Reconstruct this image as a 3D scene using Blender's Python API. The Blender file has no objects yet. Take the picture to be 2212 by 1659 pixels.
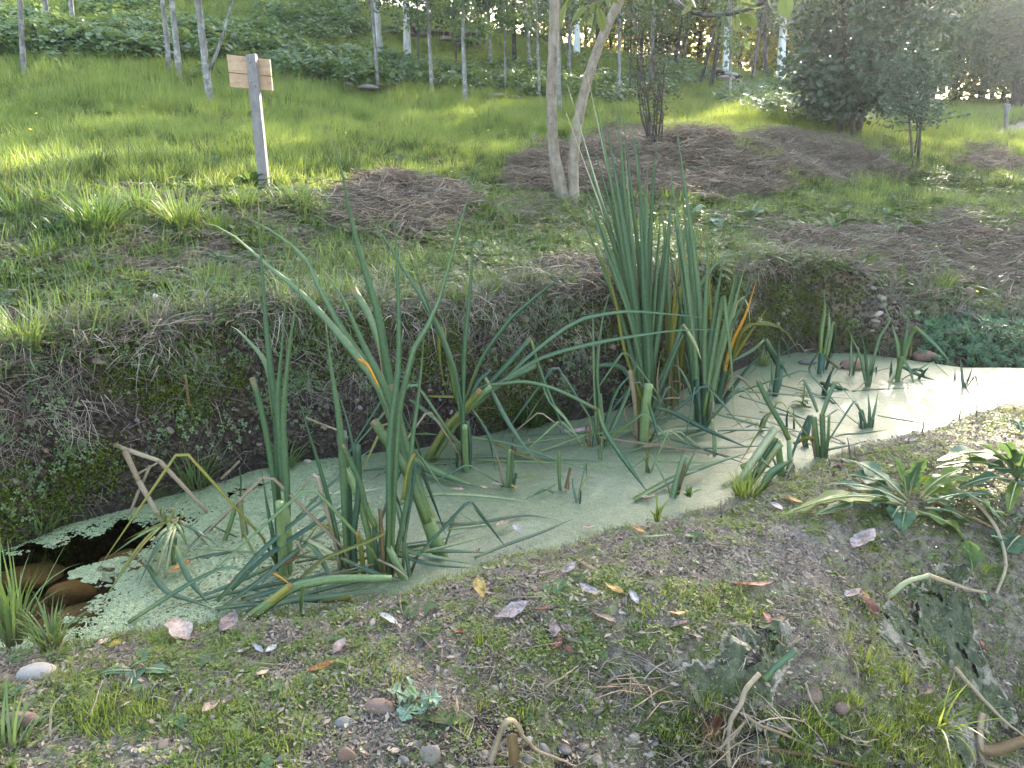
import bpy, bmesh, math, random
import numpy as np
from mathutils import Vector, Matrix, Euler
random.seed(11)
rng = np.random.default_rng(11)
S = bpy.context.scene
COL = S.collection
R = math.radians

# ------------------------------------------------------------------ camera, sky, sun, exposure
CAM_Z, PITCH = 1.9, R(17.5)
FP, CXP, CYP = 1671.0, 1106.0, 829.5            # focal length and centre in the 2212 px wide reading of the photograph
cam_d = bpy.data.cameras.new('camera')
cam = bpy.data.objects.new('camera', cam_d)
COL.objects.link(cam)
cam.location = (0, 0, CAM_Z)
cam.rotation_euler = (R(90) - PITCH, 0, 0)
cam_d.sensor_width = 36.0
cam_d.lens = 36.0 * FP / 2212.0
cam_d.clip_start = 0.05
cam_d.clip_end = 400
S.camera = cam

SUN_EL, SUN_AZ = R(24.5), R(25)                   # azimuth clockwise from +Y
world = bpy.data.worlds.new('World')
S.world = world
world.use_nodes = True
wn = world.node_tree
bg = wn.nodes['Background']
sky = wn.nodes.new('ShaderNodeTexSky')
sky.sky_type = 'NISHITA'
sky.sun_disc = False
sky.sun_elevation = SUN_EL
sky.sun_rotation = SUN_AZ
sky.air_density = 1.0
sky.dust_density = 2.0
sky.ozone_density = 0.6
wn.links.new(sky.outputs[0], bg.inputs[0])
bg.inputs[1].default_value = 0.15
sun_d = bpy.data.lights.new('sun', 'SUN')
sun_d.energy = 4.4
sun_d.angle = R(0.55)
sun_d.color = (1.0, 0.94, 0.84)
sun = bpy.data.objects.new('sun', sun_d)
COL.objects.link(sun)
sdir = Vector((math.sin(SUN_AZ) * math.cos(SUN_EL), math.cos(SUN_AZ) * math.cos(SUN_EL), math.sin(SUN_EL)))
sun.rotation_euler = sdir.to_track_quat('Z', 'Y').to_euler()
sun.location = (12, 30, 25)
S.view_settings.view_transform = 'Standard'
S.view_settings.look = 'None'
S.view_settings.gamma = 1.0
S.view_settings.use_curve_mapping = False
S.view_settings.use_white_balance = True      # camera balanced for open shade
S.view_settings.white_balance_temperature = 6950
S.view_settings.exposure = 3.2
S.render.engine = 'CYCLES'
S.cycles.use_denoising = True
S.cycles.max_bounces = 8
S.cycles.transparent_max_bounces = 12
S.cycles.use_adaptive_sampling = True

# ------------------------------------------------------------------ numbers
def sstep(a, b, x):
    t = np.clip((np.asarray(x, float) - a) / (b - a), 0, 1)
    return t * t * (3 - 2 * t)

def _h(ix, iy, seed):
    n = (ix.astype(np.int64) * 374761393 + iy.astype(np.int64) * 668265263 + seed * 1442695041) & 0x7fffffff
    n = ((n ^ (n >> 13)) * 1274126177) & 0x7fffffff
    n = n ^ (n >> 16)
    return (n & 0xffff) / 65535.0

def vnoise(x, y, seed=0):
    x = np.asarray(x, float); y = np.asarray(y, float)
    xi = np.floor(x); yi = np.floor(y)
    fx = x - xi; fy = y - yi
    fx = fx * fx * (3 - 2 * fx); fy = fy * fy * (3 - 2 * fy)
    a = _h(xi, yi, seed); b = _h(xi + 1, yi, seed); c = _h(xi, yi + 1, seed); d = _h(xi + 1, yi + 1, seed)
    return (a * (1 - fx) + b * fx) * (1 - fy) + (c * (1 - fx) + d * fx) * fy

def fbm(x, y, seed=0, octs=4):
    s = 0; amp = 0.5; tot = 0
    for o in range(octs):
        s = s + amp * vnoise(np.asarray(x) * 2 ** o + 17.3 * o, np.asarray(y) * 2 ** o - 9.1 * o, seed + o)
        tot += amp; amp *= 0.5
    return s / tot

CT, ST = math.cos(PITCH), math.sin(PITCH)
def ray(px, py):
    a = (px - CXP) / FP; b = (CYP - py) / FP
    return np.array([a, CT + b * ST, -ST + b * CT])
def at(px, py, Y):
    d = ray(px, py); t = Y / d[1]
    return np.array([d[0] * t, Y, CAM_Z + d[2] * t])
def onz(px, py, z=0.0):
    d = ray(px, py); t = (z - CAM_Z) / d[2]
    return np.array([d[0] * t, d[1] * t, z])
def proj(x, y, z):
    dz = np.asarray(z) - CAM_Z
    dep = y * CT - dz * ST
    up = y * ST + dz * CT
    dep = np.maximum(dep, 1e-3)
    return CXP + FP * x / dep, CYP - FP * up / dep
def pxm(w, p):
    """size in metres of w photo pixels at point p"""
    d = math.sqrt(p[0] ** 2 + p[1] ** 2 + (p[2] - CAM_Z) ** 2)
    return w / FP * d * 0.97

# ------------------------------------------------------------------ terrain
FAR_PX = [(-900, 1300), (-400, 1245), (0, 1185), (150, 1140), (300, 1100), (430, 1062), (560, 1022), (650, 1000), (780, 985), (900, 965),
          (1050, 940), (1250, 905), (1400, 870), (1560, 815), (1640, 778), (1720, 760), (1850, 765), (1950, 780), (2080, 797), (2212, 800), (2400, 800), (2600, 804)]
NEAR_PX = [(-900, 1500), (-400, 1440), (0, 1398), (180, 1374), (430, 1335), (640, 1310), (880, 1262), (1060, 1205), (1250, 1160), (1400, 1120),
           (1560, 1080), (1720, 1012), (2000, 930), (2212, 855), (2400, 826), (2600, 812)]
def _pol(lst, z):
    th, r = [], []
    for p in lst:
        q = onz(p[0], p[1], z); th.append(math.atan2(q[0], q[1])); r.append(math.hypot(q[0], q[1]))
    return np.array(th), np.array(r)
FTH, FR = _pol(FAR_PX, 0.0)
NTH, NR = _pol(NEAR_PX, 0.06)
YL_N, YL_F = NR[0] * math.cos(NTH[0]), FR[0] * math.cos(FTH[0])
def r_far(th):
    th = np.asarray(th, float)
    r = np.interp(th, FTH, FR)
    c = np.cos(np.clip(th, -1.45, 1.45))
    r = np.where(th < FTH[0], YL_F / c, r)
    k = np.abs(th) < 1.2
    return r + np.where(k, 0.16 * (fbm(th * 9 + 40, 0 * th, 3, 3) - 0.5), 0)
def r_near(th):
    th = np.asarray(th, float)
    r = np.interp(th, NTH, NR)
    c = np.cos(np.clip(th, -1.45, 1.45))
    r = np.where(th < NTH[0], YL_N / c, r)
    k = np.abs(th) < 1.2
    r = r + np.where(k, 0.10 * (fbm(th * 14 + 11, 0 * th, 5, 3) - 0.5), 0)
    return np.minimum(r, r_far(th) - 0.25)
def wall_w(th):
    return 0.30 + 1.1 * sstep(0.36, 0.62, th)

class TPS:
    def __init__(s, pts, smooth=1e-3):
        P = np.array(pts, float); s.x = P[:, :2] / 8.0; n = len(P)
        d2 = ((s.x[:, None] - s.x[None]) ** 2).sum(-1)
        K = 0.5 * d2 * np.log(d2 + 1e-12) + smooth * np.eye(n)
        Pm = np.hstack([np.ones((n, 1)), s.x])
        A = np.zeros((n + 3, n + 3)); A[:n, :n] = K; A[:n, n:] = Pm; A[n:, :n] = Pm.T
        s.w = np.linalg.solve(A, np.concatenate([P[:, 2], np.zeros(3)]))
    def __call__(s, x, y):
        q = np.stack([np.ravel(x), np.ravel(y)], -1) / 8.0
        out = np.empty(len(q))
        for i in range(0, len(q), 60000):
            c = q[i:i + 60000]
            d2 = ((c[:, None] - s.x[None]) ** 2).sum(-1)
            out[i:i + 60000] = (0.5 * d2 * np.log(d2 + 1e-12)) @ s.w[:-3] + s.w[-3] + c @ s.w[-2:]
        return out.reshape(np.shape(x))

UP = []
for px, py, Y in [(200, 430, 6.0), (-400, 430, 6.0), (570, 402, 7.5), (0, 330, 9), (300, 330, 9), (0, 200, 13), (300, 200, 13.5), (0, 130, 15), (0, 60, 18), (0, 5, 22), (-500, 200, 13), (-500, 0, 22),
                  (300, 130, 16), (300, 60, 20), (300, 0, 25), (600, 330, 10), (600, 200, 16), (600, 150, 18), (600, 60, 24), (620, 22, 27),
                  (900, 400, 9), (900, 300, 13), (900, 210, 18), (900, 130, 23), (900, 52, 27), (1225, 440, 9), (1200, 330, 13), (1200, 230, 19), (1200, 150, 26), (1200, 112, 31),
                  (1000, 520, 6.9), (700, 560, 6.0), (400, 600, 5.0), (0, 600, 4.6), (1400, 520, 7.9),
                  (1500, 500, 8.3), (1500, 330, 12), (1500, 260, 17), (1550, 190, 26), (1560, 160, 31), (1840, 300, 15), (1830, 500, 8.6), (1830, 400, 11), (1800, 240, 24), (1975, 360, 13),
                  (2212, 490, 9.6), (2212, 600, 8.2), (2000, 570, 8.0), (2212, 350, 14), (2212, 282, 20), (2212, 262, 23), (2212, 228, 30), (1900, 218, 31), (1700, 560, 7.3), (2600, 490, 9.6), (2700, 300, 18), (2700, 230, 30)]:
    UP.append(at(px, py, Y))
for px, py in [(-800, 0), (-300, 0), (0, 0), (200, 0), (430, 0), (650, 0), (900, 0), (1150, 0), (1400, 0), (1560, 0), (1650, 0)]:
    th = math.atan2((px - CXP) / FP, CT * 1.0)
    r = float(r_far(th) + wall_w(th))
    UP.append((r * math.sin(th), r * math.cos(th), 0.88))
for th, z in [(0.41, 0.72), (0.47, 0.5), (0.55, 0.32), (0.62, 0.25), (0.8, 0.25)]:
    r = float(r_far(th) + wall_w(th)); UP.append((r * math.sin(th), r * math.cos(th), z))
H_up_raw = TPS(UP, 2e-3)
NP_ = []
for px, py, z in [(0, 1400, .10), (300, 1380, .10), (-500, 1440, .10), (0, 1659, .14), (600, 1659, .12), (800, 1400, .15), (1100, 1290, .16), (1100, 1659, .02), (1500, 1200, .17), (1500, 1420, .12), (1500, 1659, -.26),
                  (2212, 1659, -.70), (1800, 1120, .17), (1800, 1400, -.02), (2212, 980, .18), (2212, 1200, -.06), (2212, 1400, -.36), (2000, 1010, .19), (2600, 1000, .1), (2700, 1400, -.6), (-600, 1659, .14)]:
    NP_.append(onz(px, py, z))
for p_ in NEAR_PX[::1]: NP_.append(onz(p_[0], p_[1] + 4, .045))
for p in [(0, -2, -.1), (-4, -2, .1), (4, -2, -.4), (6, 0, -.4), (-6, 0, .1), (9, 3, 0), (-9, 2, .1)]: NP_.append(p)
H_near_raw = TPS(NP_, 1e-3)

BUMPS = [(at(1440, 380, 11.3), 1.5, 0.8, 0.34), (at(880, 440, 8.2), 0.7, 0.4, 0.05), (at(1800, 350, 12.7), 1.4, 0.7, 0.10)]
def H_up(x, y):
    xc = np.clip(x, -19, 24); yc = np.clip(y, 2.2, 33)
    z = H_up_raw(xc, yc)
    far = sstep(5, 12, y)
    z = z + (0.10 + 0.16 * far) * (fbm(x * 0.7, y * 0.7, 21, 3) - 0.5) + 0.06 * (fbm(x * 4, y * 4, 22, 3) - 0.5) + 0.016 * (fbm(x * 22, y * 22, 24, 2) - 0.5)
    for c, sx, sy, h in BUMPS:
        z = z + h * np.exp(-((x - c[0]) / sx) ** 2 - ((y - c[1]) / sy) ** 2)
    return z
def H_near(x, y):
    z = H_near_raw(np.clip(x, -5, 7), np.clip(y, -1.5, 7))
    return z + 0.05 * (fbm(x * 2.2, y * 2.2, 31, 3) - 0.5) + 0.030 * (fbm(x * 11, y * 11, 32, 3) - 0.5) + 0.014 * (fbm(x * 45, y * 45, 33, 2) - 0.5)

def Z(x, y):
    x = np.asarray(x, float); y = np.asarray(y, float)
    th = np.arctan2(x, y); r = np.hypot(x, y)
    thc = np.clip(th, -1.45, 1.45)
    rn, rf, ww = r_near(thc), r_far(thc), wall_w(thc)
    side = np.abs(th) > 1.45
    gap = np.clip((rf - rn - 0.35) / 0.6, 0, 1)
    bedz = -0.24 + 0.05 * (fbm(x * 3, y * 3, 41, 3) - 0.5) + 0.36 * (1 - gap)
    hn = H_near(x, y)
    hn = hn * (1 - 0.4 * sstep(-0.22, -0.03, r - rn))
    zn = hn + (bedz - hn) * sstep(-0.05, 0.14, r - rn)
    t = np.clip((r - rf + 0.05) / (ww + 0.05), 0, 1)
    hu = H_up(x, y)
    prof = np.where(t < 1, t ** 0.62, 1.0)
    zf = bedz + (hu - bedz) * prof
    # lumps on the face of the bank
    face = np.sin(np.pi * np.clip(t, 0, 1)) * (t < 1)
    zf = zf + face * 0.07 * (fbm(th * 90, r * 16, 47, 3) - 0.5) + face * 0.16 * (fbm(th * 26, r * 5, 43, 3) - 0.5)
    z = np.where(r < 0.5 * (rn + rf), zn, zf)
    return np.where(side, hn, z)

def G(px, py, lo=1.2, hi=60.0):
    """the point of the ground seen at a photo pixel"""
    d = ray(px, py)
    t = np.exp(np.linspace(math.log(lo), math.log(hi), 900))
    x, y, z = d[0] * t, d[1] * t, CAM_Z + d[2] * t
    f = z - Z(x, y)
    k = np.where((f[1:] < 0) & (f[:-1] >= 0))[0]
    if len(k) == 0:
        i = len(t) - 1; return np.array([x[i], y[i], float(Z(x[i:i+1], y[i:i+1])[0])])
    i = k[0]
    w = f[i] / (f[i] - f[i + 1])
    tt = t[i] + (t[i + 1] - t[i]) * w
    x, y = d[0] * tt, d[1] * tt
    return np.array([x, y, float(Z(np.array([x]), np.array([y]))[0])])
def zat(x, y):
    return float(Z(np.array([x]), np.array([y]))[0])
def normals(x, y, e=0.03):
    dx = (Z(x + e, y) - Z(x - e, y)) / (2 * e); dy = (Z(x, y + e) - Z(x, y - e)) / (2 * e)
    n = np.stack([-dx, -dy, np.ones_like(dx)], -1)
    return n / np.linalg.norm(n, axis=-1, keepdims=True)
def inpoly(px, py, poly):
    px = np.asarray(px, float); py = np.asarray(py, float)
    c = np.zeros(px.shape, bool); n = len(poly)
    for i in range(n):
        x1, y1 = poly[i]; x2, y2 = poly[(i + 1) % n]
        k = (y1 > py) != (y2 > py)
        xi = (x2 - x1) * (py - y1) / ((y2 - y1) if y2 != y1 else 1e-9) + x1
        c ^= k & (px < xi)
    return c
def polydist(px, py, poly):
    """signed distance to a polygon in photo pixels, negative inside"""
    px = np.asarray(px, float); py = np.asarray(py, float)
    d = np.full(px.shape, 1e9); n = len(poly)
    for i in range(n):
        x1, y1 = poly[i]; x2, y2 = poly[(i + 1) % n]
        L = (x2 - x1) ** 2 + (y2 - y1) ** 2 + 1e-9
        t = np.clip(((px - x1) * (x2 - x1) + (py - y1) * (y2 - y1)) / L, 0, 1)
        d = np.minimum(d, np.hypot(px - x1 - t * (x2 - x1), py - y1 - t * (y2 - y1)))
    return np.where(inpoly(px, py, poly), -d, d)

# ------------------------------------------------------------------ shader helpers
def new_mat(name):
    m = bpy.data.materials.new(name); m.use_nodes = True
    nt = m.node_tree; nt.nodes.clear()
    out = nt.nodes.new('ShaderNodeOutputMaterial')
    return m, nt, out
def nd(nt, t, ins=None, **props):
    n = nt.nodes.new(t)
    for k, v in props.items(): setattr(n, k, v)
    for k, v in (ins or {}).items():
        s = n.inputs[k]
        if isinstance(v, bpy.types.NodeSocket): nt.links.new(v, s)
        else:
            if hasattr(s, 'default_value'):
                if s.type == 'RGBA' and len(v) == 3: v = (*v, 1)
                s.default_value = v
    return n
def ramp(nt, fac, stops, interp='LINEAR'):
    n = nt.nodes.new('ShaderNodeValToRGB'); cr = n.color_ramp; cr.interpolation = interp
    while len(cr.elements) < len(stops): cr.elements.new(0.5)
    for e, (p, c) in zip(cr.elements, stops):
        e.position = p; e.color = (*c, 1) if len(c) == 3 else c
    nt.links.new(fac, n.inputs[0])
    return n.outputs[0]
def mixc(nt, fac, a, b, bt='MIX'):
    n = nt.nodes.new('ShaderNodeMix'); n.data_type = 'RGBA'; n.blend_type = bt
    for s, v in ((n.inputs[0], fac), (n.inputs[6], a), (n.inputs[7], b)):
        if isinstance(v, bpy.types.NodeSocket): nt.links.new(v, s)
        elif s.type == 'RGBA': s.default_value = (*v, 1) if len(v) == 3 else v
        else: s.default_value = v
    return n.outputs[2]
def mth(nt, op, a, b=0.0, clamp=False):
    n = nt.nodes.new('ShaderNodeMath'); n.operation = op; n.use_clamp = clamp
    for s, v in ((n.inputs[0], a), (n.inputs[1], b)):
        if isinstance(v, bpy.types.NodeSocket): nt.links.new(v, s)
        else: s.default_value = v
    return n.outputs[0]
def noise(nt, scale, detail=4, rough=0.6, vec=None, dist=0.0):
    n = nt.nodes.new('ShaderNodeTexNoise')
    n.inputs['Scale'].default_value = scale; n.inputs['Detail'].default_value = detail
    n.inputs['Roughness'].default_value = rough; n.inputs['Distortion'].default_value = dist
    if vec is not None: nt.links.new(vec, n.inputs['Vector'])
    return n.outputs[0]
def attr(nt, name):
    return nd(nt, 'ShaderNodeAttribute', attribute_name=name).outputs['Fac']
def obj_vec(nt):
    return nt.nodes.new('ShaderNodeTexCoord').outputs['Object']
def pos_vec(nt):
    return nt.nodes.new('ShaderNodeNewGeometry').outputs['Position']
def rnd(nt):
    return nt.nodes.new('ShaderNodeObjectInfo').outputs['Random']
def bump(nt, h, strength=0.5, dist=0.01):
    return nd(nt, 'ShaderNodeBump', {'Height': h, 'Strength': strength, 'Distance': dist}).outputs[0]
def leaf_shader(nt, out, col, trans=0.4, rough=0.45, spec=0.25, normal=None, tcol=None):
    p = nd(nt, 'ShaderNodeBsdfPrincipled', {'Base Color': col, 'Roughness': rough, 'Specular IOR Level': spec})
    if tcol is None:
        tcol = mixc(nt, 1.0, col, (1.25, 1.15, 0.55), 'MULTIPLY')
    t = nd(nt, 'ShaderNodeBsdfTranslucent', {'Color': tcol})
    if normal is not None:
        nt.links.new(normal, p.inputs['Normal']); nt.links.new(normal, t.inputs['Normal'])
    m = nd(nt, 'ShaderNodeMixShader', {0: trans, 1: p.outputs[0], 2: t.outputs[0]})
    nt.links.new(m.outputs[0], out.inputs[0])
def leaf_mat(name, c_lo, c_hi, trans=0.4, rough=0.45, spec=0.25, base=None, tip=None, mottle=0.25, nscale=30):
    """leafy material: random hue per object or instance, gradient along attribute v"""
    m, nt, out = new_mat(name)
    c = mixc(nt, rnd(nt), c_lo, c_hi)
    v = attr(nt, 'v')
    if base is not None:
        c = mixc(nt, ramp(nt, v, [(0.0, (1, 1, 1)), (0.38, (0, 0, 0))]), c, base)
    if tip is not None:
        c = mixc(nt, ramp(nt, v, [(0.90, (0, 0, 0)), (1.0, (1, 1, 1))]), c, tip)
    n = noise(nt, nscale, 3, 0.6, obj_vec(nt))
    k = ramp(nt, n, [(0.25, (1 - mottle,) * 3), (0.75, (1 + mottle,) * 3)])
    c = mixc(nt, 1.0, c, k, 'MULTIPLY')
    leaf_shader(nt, out, c, trans, rough, spec)
    return m
def plain_mat(name, c_lo, c_hi, rough=0.8, spec=0.2, nscale=30, bs=0.4, bd=0.005, stops=(0.3, 0.7), det=5):
    m, nt, out = new_mat(name)
    vec = obj_vec(nt)
    n = noise(nt, nscale, det, 0.65, vec)
    c = ramp(nt, n, [(stops[0], c_lo), (stops[1], c_hi)])
    c = mixc(nt, 1.0, c, ramp(nt, rnd(nt), [(0, (0.8, 0.8, 0.8)), (1, (1.15, 1.15, 1.15))]), 'MULTIPLY')
    p = nd(nt, 'ShaderNodeBsdfPrincipled', {'Base Color': c, 'Roughness': rough, 'Specular IOR Level': spec})
    nt.links.new(bump(nt, n, bs, bd), p.inputs['Normal'])
    nt.links.new(p.outputs[0], out.inputs[0])
    return m

# ------------------------------------------------------------------ mesh helpers
def mesh_np(name, V, F, mats=(), attrs=None, smooth=True, mi=None):
    """V (n,3); F list of arrays of equal-length faces"""
    me = bpy.data.meshes.new(name)
    Fs = F if isinstance(F, list) else [F]
    Fs = [np.asarray(f, np.int32) for f in Fs if len(f)]
    nl = sum(f.size for f in Fs); npoly = sum(len(f) for f in Fs)
    me.vertices.add(len(V)); me.vertices.foreach_set('co', np.asarray(V, np.float32).ravel())
    me.loops.add(nl); me.polygons.add(npoly)
    me.loops.foreach_set('vertex_index', np.concatenate([f.ravel() for f in Fs]))
    tot = np.concatenate([np.full(len(f), f.shape[1], np.int32) for f in Fs])
    st = np.concatenate([[0], np.cumsum(tot)[:-1]]).astype(np.int32)
    me.polygons.foreach_set('loop_start', st)
    me.polygons.foreach_set('use_smooth', np.full(npoly, smooth, bool))
    if mi is not None: me.polygons.foreach_set('material_index', np.asarray(mi, np.int32))
    me.update(calc_edges=True)
    for m in mats: me.materials.append(m)
    for k, a in (attrs or {}).items():
        a = np.asarray(a, np.float32)
        at_ = me.attributes.new(k, 'FLOAT', 'POINT'); at_.data.foreach_set('value', a.ravel())
    return me
def link(name, me, parent=None, loc=None, label=None, cat=None, group=None, kind=None):
    o = bpy.data.objects.new(name, me); COL.objects.link(o)
    if parent is not None: o.parent = parent
    if loc is not None: o.location = Vector([float(c) for c in loc])
    if label: o['label'] = label
    if cat: o['category'] = cat
    if group: o['group'] = group
    if kind: o['kind'] = kind
    return o
def thing(name, label, cat, loc=(0, 0, 0), group=None):
    return link(name, None, None, loc, label, cat, group)

class MB:
    """collects pieces of geometry into one mesh"""
    def __init__(s): s.V = []; s.Q = []; s.T = []; s.v = []; s.n = 0
    def add(s, V, Q=None, T=None, v=None):
        V = np.asarray(V, float); s.V.append(V)
        if Q is not None and len(Q): s.Q.append(np.asarray(Q) + s.n)
        if T is not None and len(T): s.T.append(np.asarray(T) + s.n)
        s.v.append(np.zeros(len(V)) if v is None else np.asarray(v, float)); s.n += len(V)
    def mesh(s, name, mats, smooth=True, origin=None):
        V = np.concatenate(s.V)
        if origin is not None: V = V - np.asarray(origin, float)
        F = []
        if s.Q: F.append(np.concatenate(s.Q))
        if s.T: F.append(np.concatenate(s.T))
        return mesh_np(name, V, F, mats if isinstance(mats, (list, tuple)) else [mats], {'v': np.concatenate(s.v)}, smooth)

def resample(P, n):
    """Catmull-Rom through points, n samples evenly along the chord length"""
    P = np.asarray(P, float)
    if len(P) == 2: return P[0] + (P[1] - P[0]) * np.linspace(0, 1, n)[:, None]
    Q = np.vstack([2 * P[0] - P[1], P, 2 * P[-1] - P[-2]])
    out = []
    for i in range(1, len(Q) - 2):
        t = np.linspace(0, 1, 16, endpoint=(i == len(Q) - 3))[:, None]
        a, b, c, d = Q[i - 1], Q[i], Q[i + 1], Q[i + 2]
        out.append(0.5 * (2 * b + (c - a) * t + (2 * a - 5 * b + 4 * c - d) * t ** 2 + (3 * b - a - 3 * c + d) * t ** 3))
    C = np.vstack(out)
    L = np.concatenate([[0], np.cumsum(np.linalg.norm(np.diff(C, axis=0), axis=1))])
    u = np.linspace(0, L[-1], n)
    return np.stack([np.interp(u, L, C[:, k]) for k in range(3)], -1)
def tangents(C):
    t = np.gradient(C, axis=0)
    return t / (np.linalg.norm(t, axis=1, keepdims=True) + 1e-9)
def tube(mb, C, rad, sides=7, v=None, cap=True):
    C = np.asarray(C, float); n = len(C); rad = np.broadcast_to(rad, n)
    T = tangents(C)
    ref = np.array([0, 0, 1.0]) if abs(T[:, 2]).mean() < 0.8 else np.array([1.0, 0.2, 0])
    A = np.cross(T, ref); A /= np.linalg.norm(A, axis=1, keepdims=True) + 1e-9
    B = np.cross(A, T)
    a = np.linspace(0, 2 * np.pi, sides, endpoint=False)
    V = C[:, None] + rad[:, None, None] * (np.cos(a)[None, :, None] * A[:, None] + np.sin(a)[None, :, None] * B[:, None])
    i = np.arange(n - 1)[:, None] * sides; j = np.arange(sides)[None]; j2 = (j + 1) % sides
    Q = np.stack([i + j, i + j2, i + sides + j2, i + sides + j], -1).reshape(-1, 4)
    V = V.reshape(-1, 3); vv = np.repeat(np.linspace(0, 1, n) if v is None else v, sides)
    T3 = []
    if cap:
        V = np.vstack([V, C[-1:], C[:1]]); vv = np.append(vv, [1, 0])
        k = (n - 1) * sides
        T3 = [(k + q, k + (q + 1) % sides, n * sides) for q in range(sides)] + [((q + 1) % sides, q, n * sides + 1) for q in range(sides)]
    mb.add(V, Q, T3, vv)
def strap(mb, C, w, face, thick=0.12, fold=0.18, wob=0.0, v=None):
    """long leaf with a lens-shaped section: C centre line, w widths, face = way its flat side looks (n,3) or (3,)"""
    C = np.asarray(C, float); n = len(C); w = np.broadcast_to(w, n)
    T = tangents(C)
    N = np.broadcast_to(np.asarray(face, float), (n, 3))
    W = np.cross(T, N); W /= np.linalg.norm(W, axis=1, keepdims=True) + 1e-9
    N = np.cross(W, T)
    h = w[:, None] * 0.5
    L = C - W * h + N * h * fold; Rr = C + W * h + N * h * fold
    mid = C + N * h * thick * 0.5; bot = C - N * h * (thick + 0.02)
    V = np.stack([L, mid, Rr, bot], 1).reshape(-1, 3)
    i = np.arange(n - 1)[:, None] * 4; j = np.arange(4)[None]; j2 = (j + 1) % 4
    Q = np.stack([i + j, i + j2, i + 4 + j2, i + 4 + j], -1).reshape(-1, 4)
    vv = np.linspace(0, 1, n) if v is None else v
    k = (n - 1) * 4
    Q = np.vstack([Q, [[k, k + 1, k + 2, k + 3], [3, 2, 1, 0]]])
    mb.add(V, Q, None, np.repeat(vv, 4))
def blade(mb, base, az, length, width, lean, bend, segs=4, twist=0.0):
    """one grass blade, flat, rising from base, leaning to az and bending over"""
    t = np.linspace(0, 1, segs + 1)
    ang = lean + bend * t
    ds = length / segs
    hx = np.concatenate([[0], np.cumsum(np.sin(ang[:-1]) * ds)]); hz = np.concatenate([[0], np.cumsum(np.cos(ang[:-1]) * ds)])
    d = np.array([math.cos(az), math.sin(az), 0])
    C = np.asarray(base, float) + hx[:, None] * d + hz[:, None] * np.array([0, 0, 1.0])
    s = np.array([-math.sin(az + twist), math.cos(az + twist), 0])
    w = width * np.clip(1.0 - t ** 2.2, 0, 1) * (0.75 + 0.25 * np.minimum(1, t * 4))
    V = np.concatenate([C[:-1] - s * w[:-1, None] / 2, C[:-1] + s * w[:-1, None] / 2, C[-1:]])
    n = segs
    Q = [(i, n + i, n + i + 1, i + 1) for i in range(n - 1)]
    T3 = [(n - 1, 2 * n - 1, 2 * n)]
    mb.add(V, Q, T3, np.concatenate([t[:-1], t[:-1], [1.0]]))

# ------------------------------------------------------------------ scatter: instances of a few small meshes on points
def scatter(name, P, rot, scl, protos, label, cat, kind='stuff', idx=None):
    n = len(P)
    me = bpy.data.meshes.new(name)
    me.vertices.add(n); me.vertices.foreach_set('co', np.asarray(P, np.float32).ravel())
    a = me.attributes.new('rot', 'FLOAT_VECTOR', 'POINT'); a.data.foreach_set('vector', np.asarray(rot, np.float32).ravel())
    a = me.attributes.new('scl', 'FLOAT', 'POINT'); a.data.foreach_set('value', np.asarray(scl, np.float32).ravel())
    if idx is None: idx = rng.integers(0, len(protos), n)
    a = me.attributes.new('idx', 'INT', 'POINT'); a.data.foreach_set('value', np.asarray(idx, np.int32))
    c = bpy.data.collections.new(name + '_source')
    for i, pm in enumerate(protos):
        po = bpy.data.objects.new('%s_source_%02d' % (name, i), pm); c.objects.link(po)
    ng = bpy.data.node_groups.new(name, 'GeometryNodeTree')
    ng.interface.new_socket('Geometry', in_out='INPUT', socket_type='NodeSocketGeometry')
    ng.interface.new_socket('Geometry', in_out='OUTPUT', socket_type='NodeSocketGeometry')
    gi = ng.nodes.new('NodeGroupInput'); go = ng.nodes.new('NodeGroupOutput')
    ci = ng.nodes.new('GeometryNodeCollectionInfo'); ci.inputs[0].default_value = c
    ci.inputs['Separate Children'].default_value = True; ci.inputs['Reset Children'].default_value = True
    ip = ng.nodes.new('GeometryNodeInstanceOnPoints'); ip.inputs['Pick Instance'].default_value = True
    def na(nm, t):
        q = ng.nodes.new('GeometryNodeInputNamedAttribute'); q.data_type = t; q.inputs[0].default_value = nm
        return q.outputs[0]
    e2r = ng.nodes.new('FunctionNodeEulerToRotation')
    ng.links.new(na('rot', 'FLOAT_VECTOR'), e2r.inputs[0])
    ng.links.new(gi.outputs[0], ip.inputs['Points']); ng.links.new(ci.outputs[0], ip.inputs['Instance'])
    ng.links.new(na('idx', 'INT'), ip.inputs['Instance Index']); ng.links.new(e2r.outputs[0], ip.inputs['Rotation'])
    ng.links.new(na('scl', 'FLOAT'), ip.inputs['Scale']); ng.links.new(ip.outputs[0], go.inputs[0])
    o = link(name, me, label=label, cat=cat, kind=kind)
    md = o.modifiers.new('scatter', 'NODES'); md.node_group = ng
    return o
def rots(n, tilt=0.15, N=None):
    """euler angles: random spin, small tilt; N = surface normals to stand on (partly followed)"""
    r = np.zeros((n, 3))
    r[:, 2] = rng.uniform(0, 2 * np.pi, n)
    r[:, 0] = rng.normal(0, tilt, n); r[:, 1] = rng.normal(0, tilt, n)
    if N is not None:
        out = np.zeros((n, 3))
        for i in range(n):
            q = Vector((0, 0, 1)).rotation_difference(Vector(N[i])).to_matrix() @ Euler(r[i]).to_matrix()
            out[i] = q.to_euler()
        return out
    return r
def sample(n, th0, th1, r0, r1, power=1.0):
    th = rng.uniform(th0, th1, n)
    u = rng.uniform(0, 1, n)
    k = power + 1
    r = (r0 ** k + u * (r1 ** k - r0 ** k)) ** (1 / k) if abs(k) > 1e-6 else r0 * (r1 / r0) ** u
    return r * np.sin(th), r * np.cos(th), th, r
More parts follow.
